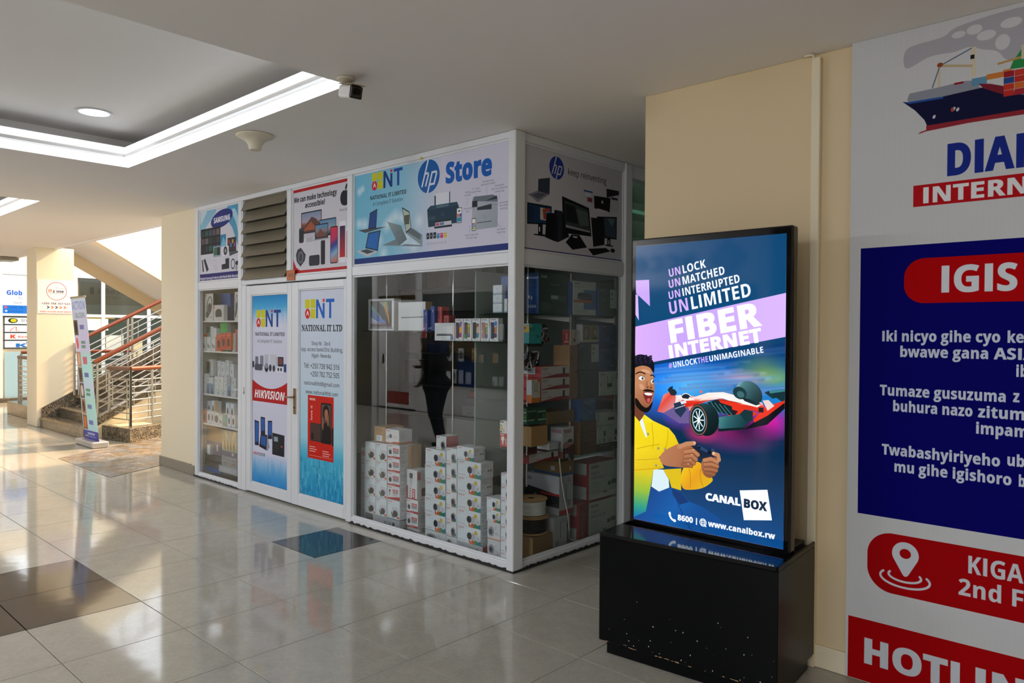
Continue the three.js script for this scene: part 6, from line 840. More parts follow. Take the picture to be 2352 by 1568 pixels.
// ------------------------------------------------------------------ banner on the right
const bannerTex = canvas(1020, 2048, (c, w, h) => {
  const W2 = '#c9cbce'; rec(c, 0, 0, w, h, W2); for (let x = 0; x < w; x += 3) rec(c, x, 0, 1, h, `rgba(120,124,130,${0.05 + 0.05 * ((x * 7) % 5) / 5})`);
  for (const p of [[[154, 60], [180, 50], [267, 48], [280, 28], [362, 16], [461, 12], [560, 20], [700, 40], [820, 60], [800, 120], [720, 190], [640, 160], [600, 240], [560, 250], [540, 170], [470, 150], [420, 160], [400, 120], [360, 110], [330, 90], [290, 100], [262, 96], [220, 95], [190, 110], [160, 122], [150, 100]]]) blob(c, p, '#a8a7b0');
  for (const [x, y, a, b] of [[300, 50, 18, 10], [340, 46, 20, 14], [370, 70, 24, 14], [430, 50, 26, 14], [410, 100, 18, 22], [250, 120, 14, 8]]) ell(c, x, y, a, b, '#c9c9ce');
  // ship
  poly(c, [[164, 212], [170, 196], [244, 194], [317, 190], [341, 194], [359, 221], [260, 230], [166, 224]], '#8b909c'); poly(c, [[151, 218], [166, 222], [260, 224], [359, 219], [387, 221], [406, 240], [520, 282], [900, 300], [900, 316], [465, 304], [219, 303], [212, 285], [186, 251]], '#16183a'); poly(c, [[406, 240], [470, 262], [470, 276], [520, 284], [900, 300], [900, 286], [540, 270]], '#1d3f8a'); poly(c, [[151, 218], [166, 222], [260, 224], [262, 230], [170, 228]], '#24509c');
  poly(c, [[217, 303], [465, 302], [900, 316], [900, 332], [465, 316], [327, 315], [217, 320], [195, 325], [200, 320], [217, 316]], '#8e2a34'); for (const [x, y] of [[238, 280], [300, 270], [290, 266]]) ell(c, x, y, 4, 6, '#c8c8d0', 0.4); ell(c, 286, 268, 4, 7, '#a84a3a');
  rec(c, 246, 130, 8, 64, '#c8bfa8'); rec(c, 333, 96, 12, 88, '#cfc6ae'); rec(c, 331, 118, 10, 12, '#20242c'); c.strokeStyle = '#b8a684'; c.lineWidth = 7; c.beginPath(); c.moveTo(250, 130); c.lineTo(336, 150); c.stroke(); c.strokeStyle = '#4f5f7a'; c.lineWidth = 3; c.beginPath(); c.moveTo(258, 128); c.lineTo(334, 98); c.stroke(); ell(c, 252, 128, 8, 7, '#8a4a2c'); c.beginPath(); c.moveTo(250, 136); c.lineTo(232, 192); c.stroke();
  poly(c, [[428, 182], [436, 160], [462, 121], [470, 121], [470, 184]], '#2f8a4a'); c.strokeStyle = '#b8925a'; c.lineWidth = 6; c.beginPath(); c.moveTo(398, 160); c.lineTo(470, 152); c.stroke(); rec(c, 455, 120, 14, 40, '#c8bfa8');
  rec(c, 335, 188, 38, 22, '#5f8fae'); rec(c, 372, 184, 40, 16, '#c87a3c'); rec(c, 412, 180, 20, 18, '#c87a3c');
  for (let i = 0; i < 12; i++) for (let j = 0; j < 4; j++) rec(c, 414 + i * 26, 186 + j * 18 + i * 0.8, 25, 17, ['#9a2430', '#b8302c', '#7a1c28', '#c23a2c', '#a02a34', '#2c4a8a', '#c86a34'][(i * 3 + j * 5) % 7]); poly(c, [[352, 206], [380, 212], [414, 226], [414, 250], [392, 238], [365, 222]], '#7a2430'); rec(c, 290, 190, 24, 6, '#8a1c24');
  // names
  const blue = '#1a2c88', red = '#b0141c';
  txt(c, 'DIAMOND', 268, 461, 760, 91, blue, { fat: 5 }); rec(c, 184, 481, 660, 65, red); txt(c, 'INTERNATIONAL', 206, 537, 800, 47, '#dfe2e6', { fat: 3 });
  rec(c, 33, 662, w, 850, '#020066'); c.beginPath(); c.roundRect(161, 704, 900, 137, 56); c.fillStyle = '#b00006'; c.fill(); txt(c, 'IGIS', 256, 809, 457, 78, '#d6dde6', { fat: 3 }); txt(c, 'U', 468, 809, 530, 78, '#d6dde6', { fat: 3 });
  const L = (s, x0, y, x1, k = 32) => txt(c, s, x0, y, x1, k, '#ccd4e4', { fat: 3 });
  L('Iki nicyo gihe cyo', 97, 958, 416); L('ke', 430, 958, 472); L('bwawe gana', 150, 1006, 388); L('ASIA', 400, 1006, 500); L('ib', 452, 1054, 482); L('Tumaze gusuzuma', 95, 1128, 432); L('z', 447, 1126, 463); L('buhura nazo', 132, 1176, 350); L('zitum', 362, 1176, 478); L('impam', 356, 1224, 486); L('Twabashyiriyeho', 103, 1314, 420); L('ub', 434, 1308, 478); L('mu gihe igishoro', 138, 1364, 448); L('b', 462, 1364, 480);
  c.beginPath(); c.roundRect(64, 1560, 900, 188, 74); c.fillStyle = '#a00006'; c.fill();
  const wh = '#c8ced6'; c.fillStyle = wh; c.beginPath(); c.arc(174, 1618, 38, Math.PI * 0.86, Math.PI * 2.14); c.lineTo(184, 1680); c.quadraticCurveTo(174, 1694, 166, 1680); c.closePath(); c.fill(); ell(c, 174, 1616, 16, 15, '#a00006');
  c.strokeStyle = wh; c.lineWidth = 7; c.lineCap = 'round'; c.beginPath(); c.ellipse(173, 1694, 70, 28, 0, -0.5, Math.PI + 0.5); c.stroke(); c.beginPath(); c.ellipse(173, 1686, 46, 18, 0, -0.4, Math.PI + 0.4); c.stroke(); c.lineCap = 'butt';
  txt(c, 'KIGALI', 338, 1637, 530, 52, wh, { fat: 1 }); txt(c, '2nd F', 317, 1706, 482, 49, wh, { fat: 1 }); 
  rec(c, 8, 1850, w, 200, '#a40006'); txt(c, 'HOTLINE', 50, 1988, 560, 78, wh, { fat: 5 });
});
bannerTex.wrapS = bannerTex.wrapT = THREE.ClampToEdgeWrapping;
{
  // slightly rippled cloth hung flat on the wall
  const g = new THREE.PlaneGeometry(1.5, 3.0, 60, 60), p = g.attributes.position;
  for (let i = 0; i < p.count; i++) { const x = p.getX(i), y = p.getY(i); p.setZ(i, 0.006 + 0.004 * n8(x * 0.4 + 0.5, y * 0.3 + 0.5) + 0.002 * Math.sin(x * 9 + y * 1.3) * Math.max(0, 0.5 - Math.abs(y - 0.9))); }
  g.computeVertexNormals();
  const back = g.clone(); const ix = Array.from(back.index.array); for (let i = 0; i < ix.length; i += 3) [ix[i], ix[i + 1]] = [ix[i + 1], ix[i]]; back.setIndex(ix); back.translate(0, 0, -0.0015); back.computeVertexNormals();
  const o = sh(new THREE.Mesh(mergeGeometries([g, back]), new THREE.MeshPhysicalMaterial({ map: bannerTex, roughness: 0.7, specularIntensity: 0.12 }))); o.name = numbered('banner'); o.position.set(2.2 + 0.75, 1.509, 0.034); scene.add(o); tag(o, 'tall white, blue and red banner with a cargo ship hung on the right-hand wall', 'banner');
}
// ------------------------------------------------------------------ stair court on the left
struct('column_left', lim(-11.42, -10.88, 0, 3.02, -0.6, -0.03, 0.008), M.creamPale);
{ // paper sign on the column
  const t = canvas(400, 400, (c, w, h) => {
    rec(c, 0, 0, w, h, '#ece4e6'); ell(c, 211, 133, 110, 106, '#a8574f', 0, 6); txt(c, 'IT', 120, 150, 160, 36, '#e0632a', { fat: 3 }); txt(c, 'zone', 166, 150, 292, 34, '#2a2838', { fat: 2 }); ell(c, 202, 138, 9, 12, '#ece4e6'); c.strokeStyle = '#8d8890'; c.lineWidth = 3; c.beginPath(); c.moveTo(130, 168); c.quadraticCurveTo(210, 160, 290, 162); c.stroke(); c.beginPath(); c.moveTo(200, 96); c.quadraticCurveTo(300, 90, 306, 120); c.stroke();
    txt(c, '+250 788 357 523', 41, 292, 363, 22, '#4a4248'); ['#2c2a4a', '#e0632a', '#2c2a4a', '#e0632a', '#e0632a'].forEach((q, i) => { c.strokeStyle = q; c.lineWidth = 9; c.beginPath(); c.moveTo(104 + i * 46, 312); c.lineTo(128 + i * 46, 326); c.lineTo(104 + i * 46, 340); c.stroke(); }); txt(c, 'FIRST FLOOR SHOP E007A', 27, 386, 374, 15, '#e0562e', { fat: 2 });
  });
  const o = sh(new THREE.Mesh(lim(-10.878, -10.873, 1.905, 2.472, -0.59, -0.045, 0.0008), printMat(t, 0.6))); o.name = numbered('paper_sign'); scene.add(o); tag(o, 'square white sign with a round logo and telephone number on the cream column', 'sign');
}
// stairs
const TRD = 0.29, RIS = 0.155, SX0 = -10.86, SX1 = -8.76, SZ = -0.08;
{
  const st = struct('stairs_lower');
  for (let k = 0; k < 12; k++) {
    const z = SZ - k * TRD, y = (k + 1) * RIS;
    part('riser', lim(SX0, SX1 - (k ? 0 : 0), y - RIS, y - 0.025, z - (k < 11 ? TRD : 1.4), z, 0.003), M.granite, st);
    part('tread', lim(SX0, SX1 + 0.02, y - 0.025, y, z - (k < 11 ? TRD + 0.01 : 1.4), z + 0.02, 0.006), std({ map: graniteTex, color: lin(0.95, 0.9, 0.8), roughness: 0.25 }), st);
  }
  // cream flank wall under the right side, with a granite skirting along the nosings; shape in (-z, y)
  const flank = (x0, x1, dy0, dy1, m, n) => { const s = new THREE.Shape([[0.02, dy0 === null ? 0 : RIS + dy0], [0.02, RIS + dy1], [0.02 + 11 * TRD, 12 * RIS + dy1], [0.02 + 11 * TRD + 1.3, 12 * RIS + dy1], [0.02 + 11 * TRD + 1.3, dy0 === null ? 0 : 12 * RIS + dy0], ...(dy0 === null ? [] : [[0.02 + 11 * TRD, 12 * RIS + dy0]])].map((p) => new THREE.Vector2(...p)));
    return part(n, new THREE.ExtrudeGeometry(s, { depth: x1 - x0, bevelEnabled: false }).rotateY(Math.PI / 2).translate(x0, 0, SZ), m, st); };
  flank(SX1, SX1 + 0.1, null, -0.02, M.creamPale, 'flank_wall'); flank(SX1 - 0.02, SX1 + 0.12, -0.02, 0.09, M.granite, 'skirting');
  flank(SX0 - 0.02, SX0 + 0.012, -0.12, 0.16, M.granite, 'skirting');
  part('newel_block', lim(-8.74, -8.6, 0, 0.215, -0.2, -0.03, 0.006), M.granite, st);
}
{ // upper flight coming back towards the viewer
  const st = struct('stairs_upper'), z0 = -0.32, sl = 0.565, yb = (z) => 3.16 + (z + 1.07) * sl;
  const slab = (x0, x1, a, b, m, n, za = -0.32, zb = -3.5) => { const s = new THREE.Shape([[-za, yb(za) + a], [-zb, yb(zb) + a], [-zb, yb(zb) + b], [-za, yb(za) + b]].map((p) => new THREE.Vector2(...p)));
    return part(n, new THREE.ExtrudeGeometry(s, { depth: x1 - x0, bevelEnabled: false }).rotateY(Math.PI / 2).translate(x0, 0, 0), m, st); };
  slab(-11.12, -11.0, 0, 0.68, M.creamPale, 'parapet'); slab(-12.7, -11.1, 0.02, 0.2, M.ceil, 'soffit'); slab(-12.9, -12.7, -0.19, 0.68, M.cream, 'far_beam');
  part('landing', lim(-12.9, SX0 - 0.02, 1.68, 1.86, -4.7, -3.35, 0.01), M.creamPale, st);
}
struct('slab_edge', lim(-16.2, -5.83, 2.995, 3.46, -0.36, -0.3, 0.01), M.ceil);
// railings: wooden handrail, paired steel posts, slim bars between
function railing(name, label, pts, h, o = {}) {
  const t = thing(name, label, 'railing', pts[0]), P = pts.map((p) => V(p[0] - pts[0][0], p[1] - pts[0][1], p[2] - pts[0][2])), up = (v, y) => v.clone().add(V(0, y, 0));
  for (let i = 0; i + 1 < P.length; i++) {
    const a = P[i], b = P[i + 1], L = a.distanceTo(b), n = o.posts?.[i] ?? Math.max(1, Math.round(L / 1.1));
    part('handrail', bar(up(a, h), up(b, h), 0.034, 12), o.wood?.[i] ?? M.wood, t);
    for (let k = 0; k <= n; k++) { if (k === n && i + 2 < P.length && !o.dbl) continue; const p = a.clone().lerp(b, k / n), dd = b.clone().sub(a).setY(0).normalize().multiplyScalar(0.035);
      for (const s of o.pair ? [-1, 1] : [0]) { const q = p.clone().addScaledVector(dd, s); part('post', bar(q, up(q, h - 0.02), 0.021, 10), M.steel, t); } }
    const bars = o.bars ?? 7, lo = o.lo ?? 0.14, hi = h - 0.17;
    for (let k = 0; k < bars; k++) { const y = lo + (hi - lo) * k / (bars - 1); part('bar', bar(up(a.clone().lerp(b, 0.02), y), up(a.clone().lerp(b, 0.98), y), 0.0105, 6), M.steel, t); }
    for (let k = 0; k < n; k++) for (const f of [0.16, 0.84]) { const p = a.clone().lerp(b, (k + f) / n); part('baluster', bar(up(p, f < 0.5 ? lo + (hi - lo) / 3 : lo), up(p, hi), 0.0085, 6), M.steel, t); }
  }
  return t;
}
const sy = (z) => RIS + (-(z - SZ)) * RIS / TRD;
railing('stair_railing', 'sloping stair railing with red-brown handrail on the near side of the flight', [[-8.71, sy(-0.22) + 0.06, -0.22], [-8.71, sy(-3.25) + 0.06, -3.25]], 0.86, { pair: true, posts: [3] });
railing('stair_railing', 'sloping stair railing with orange-brown handrail on the far side of the flight, beside the column', [[-10.82, sy(-0.62) + 0.06, -0.62], [-10.82, sy(-3.25) + 0.06, -3.25]], 0.92, { pair: true, posts: [3] });
railing('landing_railing', 'level steel railing on the stair landing behind the flights', [[-8.71, 1.86, -3.3], [-8.71, 1.86, -4.6], [-10.8, 1.86, -4.6]], 0.9);
railing('stair_railing', 'railing on top of the upper flight parapet under the ceiling edge', [[-11.06, 3.16 + 0.68 - 0.565 * 0.0 + (-1.07 + 1.07), -1.07], [-11.06, 3.16 + 0.68 + (-3.4 + 1.07) * 0.565, -3.4]], 0.62, { posts: [6], wood: [M.wood], bars: 4, lo: 0.1 });
{ // low granite kerb with the guard rail
  const k = struct('kerb_stair_guard');
  const sh2 = new THREE.Shape([[-8.7, 0.3], [-7.93, 0.435], [-8.5, 1.41], [-8.66, 1.31], [-8.2, 0.6], [-8.7, 0.55]].map((p) => new THREE.Vector2(...p)));
  part('granite_kerb', new THREE.ExtrudeGeometry(sh2, { depth: 0.2, bevelEnabled: true, bevelSize: 0.006, bevelThickness: 0.006, bevelSegments: 1 }).rotateX(-Math.PI / 2).translate(0, 0, 0).scale(1, 1, 1), M.granite, k);
  part('pale_floor', lim(-8.62, -8.3, 0.195, 0.207, -0.9, -0.42, 0.002), M.creamPale, k);
}
railing('guard_railing', 'low steel guard railing on the granite kerb, dull brown then red handrail', [[-8.74, 0.2, -0.43], [-8.2, 0.2, -0.54], [-8.62, 0.2, -1.32]], 0.86, { posts: [1, 2], wood: [M.woodDull, M.wood], lo: 0.1, dbl: true });
// left guard, beyond the column
{ const k = struct('kerb_left_guard'); part('granite_kerb', lim(-13.3, -11.5, 0, 0.235, -0.55, -0.25, 0.006), M.granite, k); part('granite_kerb', lim(-13.6, -13.3, 0, 0.235, -3.0, -0.25, 0.006), M.granite, k); }
railing('guard_railing', 'steel guard railing at the left edge beyond the column', [[-13.4, 0.235, -0.4], [-11.55, 0.235, -0.4]], 0.86, { posts: [2], wood: [M.woodDull] });
railing('guard_railing', 'red-brown topped railing further back at the left edge', [[-13.45, 0.235, -2.6], [-13.45, 0.235, -0.45]], 0.95, { posts: [2] });

// roll-up banner standing by the steps
{
  const t = thing('rollup_banner', 'narrow leaning roll-up banner with food pictures in front of the steps', 'roll-up banner', [-8.06, 0, 0.03], 0.0);
  const tex = canvas(340, 1100, (c, w, h) => {
    rec(c, 0, 0, w, h, grad(c, 0, 0, 0, h, [0, '#c9d6e6'], [0.2, '#c5c8e4'], [0.36, '#c8c4e6'], [0.42, '#a8dcd8'], [0.55, '#aee0e4'], [0.62, '#c2d2ea'], [0.75, '#a8dcd4'], [1, '#b6d8e6'])); 
    txt(c, 'ACTION', 14, 96, 324, 62, '#8d9ad0'); txt(c, 'SALOON', 60, 160, 290, 40, '#55705c', { st: '' });
    ['#6b5a4c', '#e0a698', '#b8907c', '#7a6a60', '#5c4a44', '#a87c68', '#8a5a4a'].forEach((q, i) => { const y = 176 + i * 122; rec(c, 12, y, 96, 116, i === 1 ? '#d8cce6' : q); blob(c, [[30, y + 20], [70, y + 8], [92, y + 50], [80, y + 100], [36, y + 104]], ['#33261f', '#d46a5c', '#d8a890', '#4a3a34', '#d8c8c0', '#4c352c', '#d8743c'][i]); rec(c, 150, y + 38, 100, i % 3 === 1 ? 22 : 34, ['#7478b4', '#6c9a86', '#c46a80', '#6c74b0', '#5f9a80', '#7880b4', '#7478b4'][i]); if (i % 3 === 1 || i === 2) rec(c, 150, y + 70, 96, 24, ['', '#6c9a86', '#c46a80', '', '#5f9a80'][i] || '#6c9a86'); });
    rec(c, 0, 1030, w, 70, '#4a4c9a'); rec(c, 90, 1044, 170, 18, '#a8acd8'); rec(c, 30, 1070, 80, 8, '#c8c84a'); rec(c, 120, 1072, 150, 8, '#8d92cc');
  });
  part('base_case', new RoundedBoxGeometry(0.7, 0.085, 0.22, 2, 0.02), std({ color: lin(0.5, 0.5, 0.52), roughness: 0.35, metalness: 0.6 }), t, [0, 0.043, 0]);
  part('printed_sheet', lim(-0.29, 0.29, 0, 2.02, -0.0015, 0.0015, 0.0005), printMat(tex, 0.5), t, [0, 0.08, 0.0], [0.085, 0, 0.012]);
  part('top_bar', lim(-0.3, 0.3, 2.0, 2.03, -0.012, 0.008, 0.004), M.steel, t, [0, 0.08, 0.0], [0.085, 0, 0.012]);
  part('support_pole', bar(V(0, 0.08, -0.04), V(0, 2.06, 0.15), 0.009), M.steel, t);
}
// far storefronts of the court
{
  const X = -16.19, glassDark = std({ color: lin(0.05, 0.06, 0.05), roughness: 0.08 }), glassGreen = std({ color: lin(0.03, 0.05, 0.045), roughness: 0.08 });
  const f = struct('window_far'), Fx = (n, y0, y1, z0, z1, m = M.frame, d = 0.06) => part(n, lim(X, X + d, y0, y1, z0, z1, 0.006), m, f);
  Fx('pane', 0.0, 1.93, -7.0, -2.25, glassGreen, 0.02); Fx('pane', 2.0, 2.86, -7.0, -2.3, glassDark, 0.02);
  for (const z of [-0.72, -2.22, -2.83, -3.9, -5.2, -6.4]) Fx('mullion', 0, z > -0.8 ? 2.95 : 2.86, z - 0.04, z + 0.04, M.frame, 0.066);
  Fx('transom', 1.93, 2.0, -7.0, -2.2); Fx('head_rail', 2.86, 2.94, -7.0, -0.7); Fx('transom', 1.93, 1.985, -2.2, -0.76); Fx('sill', 0, 0.1, -7.0, -0.7, M.granite, 0.1);
  const lt = canvas(512, 256, (c, w, h) => { rec(c, 0, 0, w, h, '#35372f'); rrec(c, 70, 60, 34, 80, 10, '#1f211c'); txt(c, 'dBesong', 130, 130, 470, 62, '#23251f'); txt(c, 'design', 190, 180, 330, 26, '#2a2c26'); });
  const o = sh(new THREE.Mesh(lim(X + 0.021, X + 0.024, 2.25, 2.78, -3.75, -2.35, 0.0005), std({ map: lt, roughness: 0.1 }))); o.name = numbered('window_sign'); scene.add(o); tag(o, 'dark lettering across the far dark upper panes behind the stairs', 'sign');
  const gt = canvas(760, 500, (c, w, h) => { rec(c, 0, 0, w, h, '#dfe8f2'); txt(c, 'Glob', 36, 262, 204, 58, '#2a5fc4', { fat: 5 }); txt(c, 's', 690, 262, 724, 44, '#2a5fc4', { fat: 5 }); txt(c, 'To', 160, 318, 206, 34, '#4a4e58', { st: '' }); txt(c, '"Dedi', 100, 374, 200, 26, '#4a4e58', { st: '' }); rec(c, 0, 396, w, 104, '#1f6fd0'); rec(c, 18, 404, 24, 34, '#c05060'); txt(c, '+250 78', 56, 440, 210, 30, '#16468c', { st: '' }); txt(c, 'globalgat', 50, 486, 210, 28, '#16468c', { st: '' }); rec(c, 24, 460, 22, 18, '#dfe8f2'); });
  const g = sh(new THREE.Mesh(lim(X + 0.01, X + 0.03, 1.99, 2.86, -2.18, -0.77, 0.001), printMat(gt))); g.name = numbered('shop_sign'); scene.add(g); tag(g, 'large pale sign with blue lettering and a blue foot strip, left of the far storefront', 'sign');
  const kt = canvas(400, 360, (c, w, h) => { rec(c, 0, 0, w, h, '#2a3a44'); [0, 1, 2, 3].forEach((k) => rec(c, 8, 10 + k * 88, w - 16, 74, '#e2ebf2')); ell(c, 60, 46, 30, 28, '#23302c'); ell(c, 64, 44, 20, 20, '#d8d02a'); txt(c, 'RwandAir', 110, 62, 320, 34, '#8a98a4', { fam: 'serif', st: '' }); c.strokeStyle = '#d86a6a'; c.lineWidth = 6; c.beginPath(); c.moveTo(40, 164); c.quadraticCurveTo(70, 110, 84, 120); c.quadraticCurveTo(70, 170, 100, 160); c.stroke(); txt(c, 'Brussels', 160, 128, 330, 24, '#8a8e98', { st: '' }); txt(c, 'Airlines', 160, 160, 330, 24, '#8a8e98', { st: '' }); txt(c, 'K', 40, 244, 76, 40, '#d8483a', { fat: 6 }); txt(c, 'Kenya Airways', 90, 240, 330, 26, '#c4585a'); txt(c, 'KLM', 70, 344, 330, 40, '#2a6fc0', { fat: 5 }); for (let i = 0; i < 4; i++) ell(c, 150 + i * 30, 290, 9, 6, '#2a6fc0'); });
  const k = sh(new THREE.Mesh(lim(X + 0.01, X + 0.03, 1.2, 1.92, -2.0, -0.78, 0.001), printMat(kt))); k.name = numbered('shop_sign'); scene.add(k); tag(k, 'stack of four pale airline sign strips in dark frames left of the far storefront', 'sign');
  for (const [lab, y0, y1, z0, z1, q] of [['dark blue far panel at the extreme left edge', 1.95, 2.86, -0.66, -0.1, '#1c2f8c'], ['pale blue lower panel at the extreme left edge', 0.4, 1.9, -0.66, -0.1, '#8fb4cc'], ['bright sky-blue poster low on the far wall beneath the airline strips', 0.1, 1.12, -1.7, -0.8, '#9cc0d0'], ['white lettered board beside the roll-up banner on the far storefront', 1.62, 1.9, -2.95, -2.3, '#dfe6e2'], ['small yellow and grey strip over the white board on the far storefront', 1.9, 1.95, -3.1, -2.3, '#b89a3a'], ['white notice low in the far storefront behind the handrails', 1.0, 1.5, -3.3, -2.9, '#c8ccc4'], ['cream and green poster in the far storefront behind the handrails', 0.7, 1.4, -3.75, -3.45, '#d8c89a']]) {
    const m = sh(new THREE.Mesh(lim(X + 0.022, X + 0.034, y0, y1, z0, z1, 0.001), std({ color: new THREE.Color(q), roughness: 0.5 }))); m.name = numbered('wall_panel'); scene.add(m); tag(m, lab, 'panel');
  }
  for (let i = 0; i < 3; i++) { // plants at the foot of the far glass
    const t = thing('potted_plant', ['low green plant at the foot of the far storefront, nearest the column', 'low green plant at the foot of the far storefront, middle one', 'low green plant at the foot of the far storefront, by the landing'][i], 'plant', [-15.6, 0, -2.6 - i * 0.9]);
    part('pot', new THREE.LatheGeometry([[0, 0], [0.12, 0], [0.16, 0.3], [0.14, 0.3], [0.13, 0.26], [0, 0.26]].map((p) => new THREE.Vector2(...p)), 20), M.cream, t);
    const lm = std({ color: lin(0.04, 0.14, 0.03), roughness: 0.5 });
    for (let k = 0; k < 16; k++) { const s = new THREE.Shape(); s.moveTo(0, 0); s.quadraticCurveTo(0.05, 0.18, 0, 0.42); s.quadraticCurveTo(-0.05, 0.18, 0, 0); part('leaf', new THREE.ExtrudeGeometry(s, { depth: 0.003, bevelEnabled: false, curveSegments: 6 }), lm, t, [0, 0.28, 0], [rr(0.2, 1), k * 0.4, 0]).rotation.order = 'YXZ'; }
  }
}
// ------------------------------------------------------------------ things on the ceiling
{
  const t = thing('security_camera', 'small white and black bullet security camera under the ceiling at the coffer corner', 'security camera', [0.0, 3.01, 1.36]);
  part('mount', new THREE.LatheGeometry([[0, 0], [0.048, 0], [0.05, -0.006], [0.046, -0.014], [0.02, -0.022], [0.014, -0.03], [0, -0.03]].map((p) => new THREE.Vector2(...p)), 30), std({ color: lin(0.6, 0.55, 0.42), roughness: 0.5 }), t);
  part('arm', tube([[0, -0.028, 0], [0.006, -0.044, 0], [0.03, -0.062, 0]], 0.013, 10, 10), M.white, t);
  const a = -0.35, body = new RoundedBoxGeometry(0.074, 0.07, 0.15, 3, 0.018); // looks towards the viewer's right
  const g = new THREE.Group(); g.name = 'camera_head'; t.add(g); g.position.set(0.055, -0.088, 0.0); g.rotation.set(0.26, 1.42, 0.0, 'YXZ');
  part('housing', body, M.white, g, [0, 0, -0.03]); part('face', new RoundedBoxGeometry(0.07, 0.066, 0.02, 2, 0.008), M.blackGloss, g, [0, 0, 0.045]); part('lens', new THREE.CylinderGeometry(0.018, 0.02, 0.012, 20).rotateX(Math.PI / 2), M.black, g, [0, 0.004, 0.058]); part('visor', lim(-0.04, 0.04, 0.036, 0.041, -0.1, 0.066, 0.002), std({ color: lin(0.35, 0.26, 0.15), roughness: 0.5 }), g);
  const s = thing('ceiling_sounder', 'cream trumpet-shaped ceiling sounder near the coffer corner', 'ceiling fitting', [-1.475, 3.01, 1.1]);
  part('body', new THREE.LatheGeometry([[0, 0], [0.128, 0], [0.13, -0.008], [0.118, -0.018], [0.09, -0.03], [0.066, -0.046], [0.05, -0.068], [0.043, -0.09], [0.04, -0.104], [0.034, -0.108], [0, -0.108]].map((p) => new THREE.Vector2(...p)), 40), std({ color: lin(0.72, 0.65, 0.5), roughness: 0.55 }), s);
  const u = thing('ceiling_box', 'small square grey fitting on the ceiling beside the far column', 'ceiling fitting', [-13.4, 3.01, -0.2]); part('body', new RoundedBoxGeometry(0.5, 0.07, 0.3, 2, 0.02).translate(0, -0.035, 0), M.base, u);
}
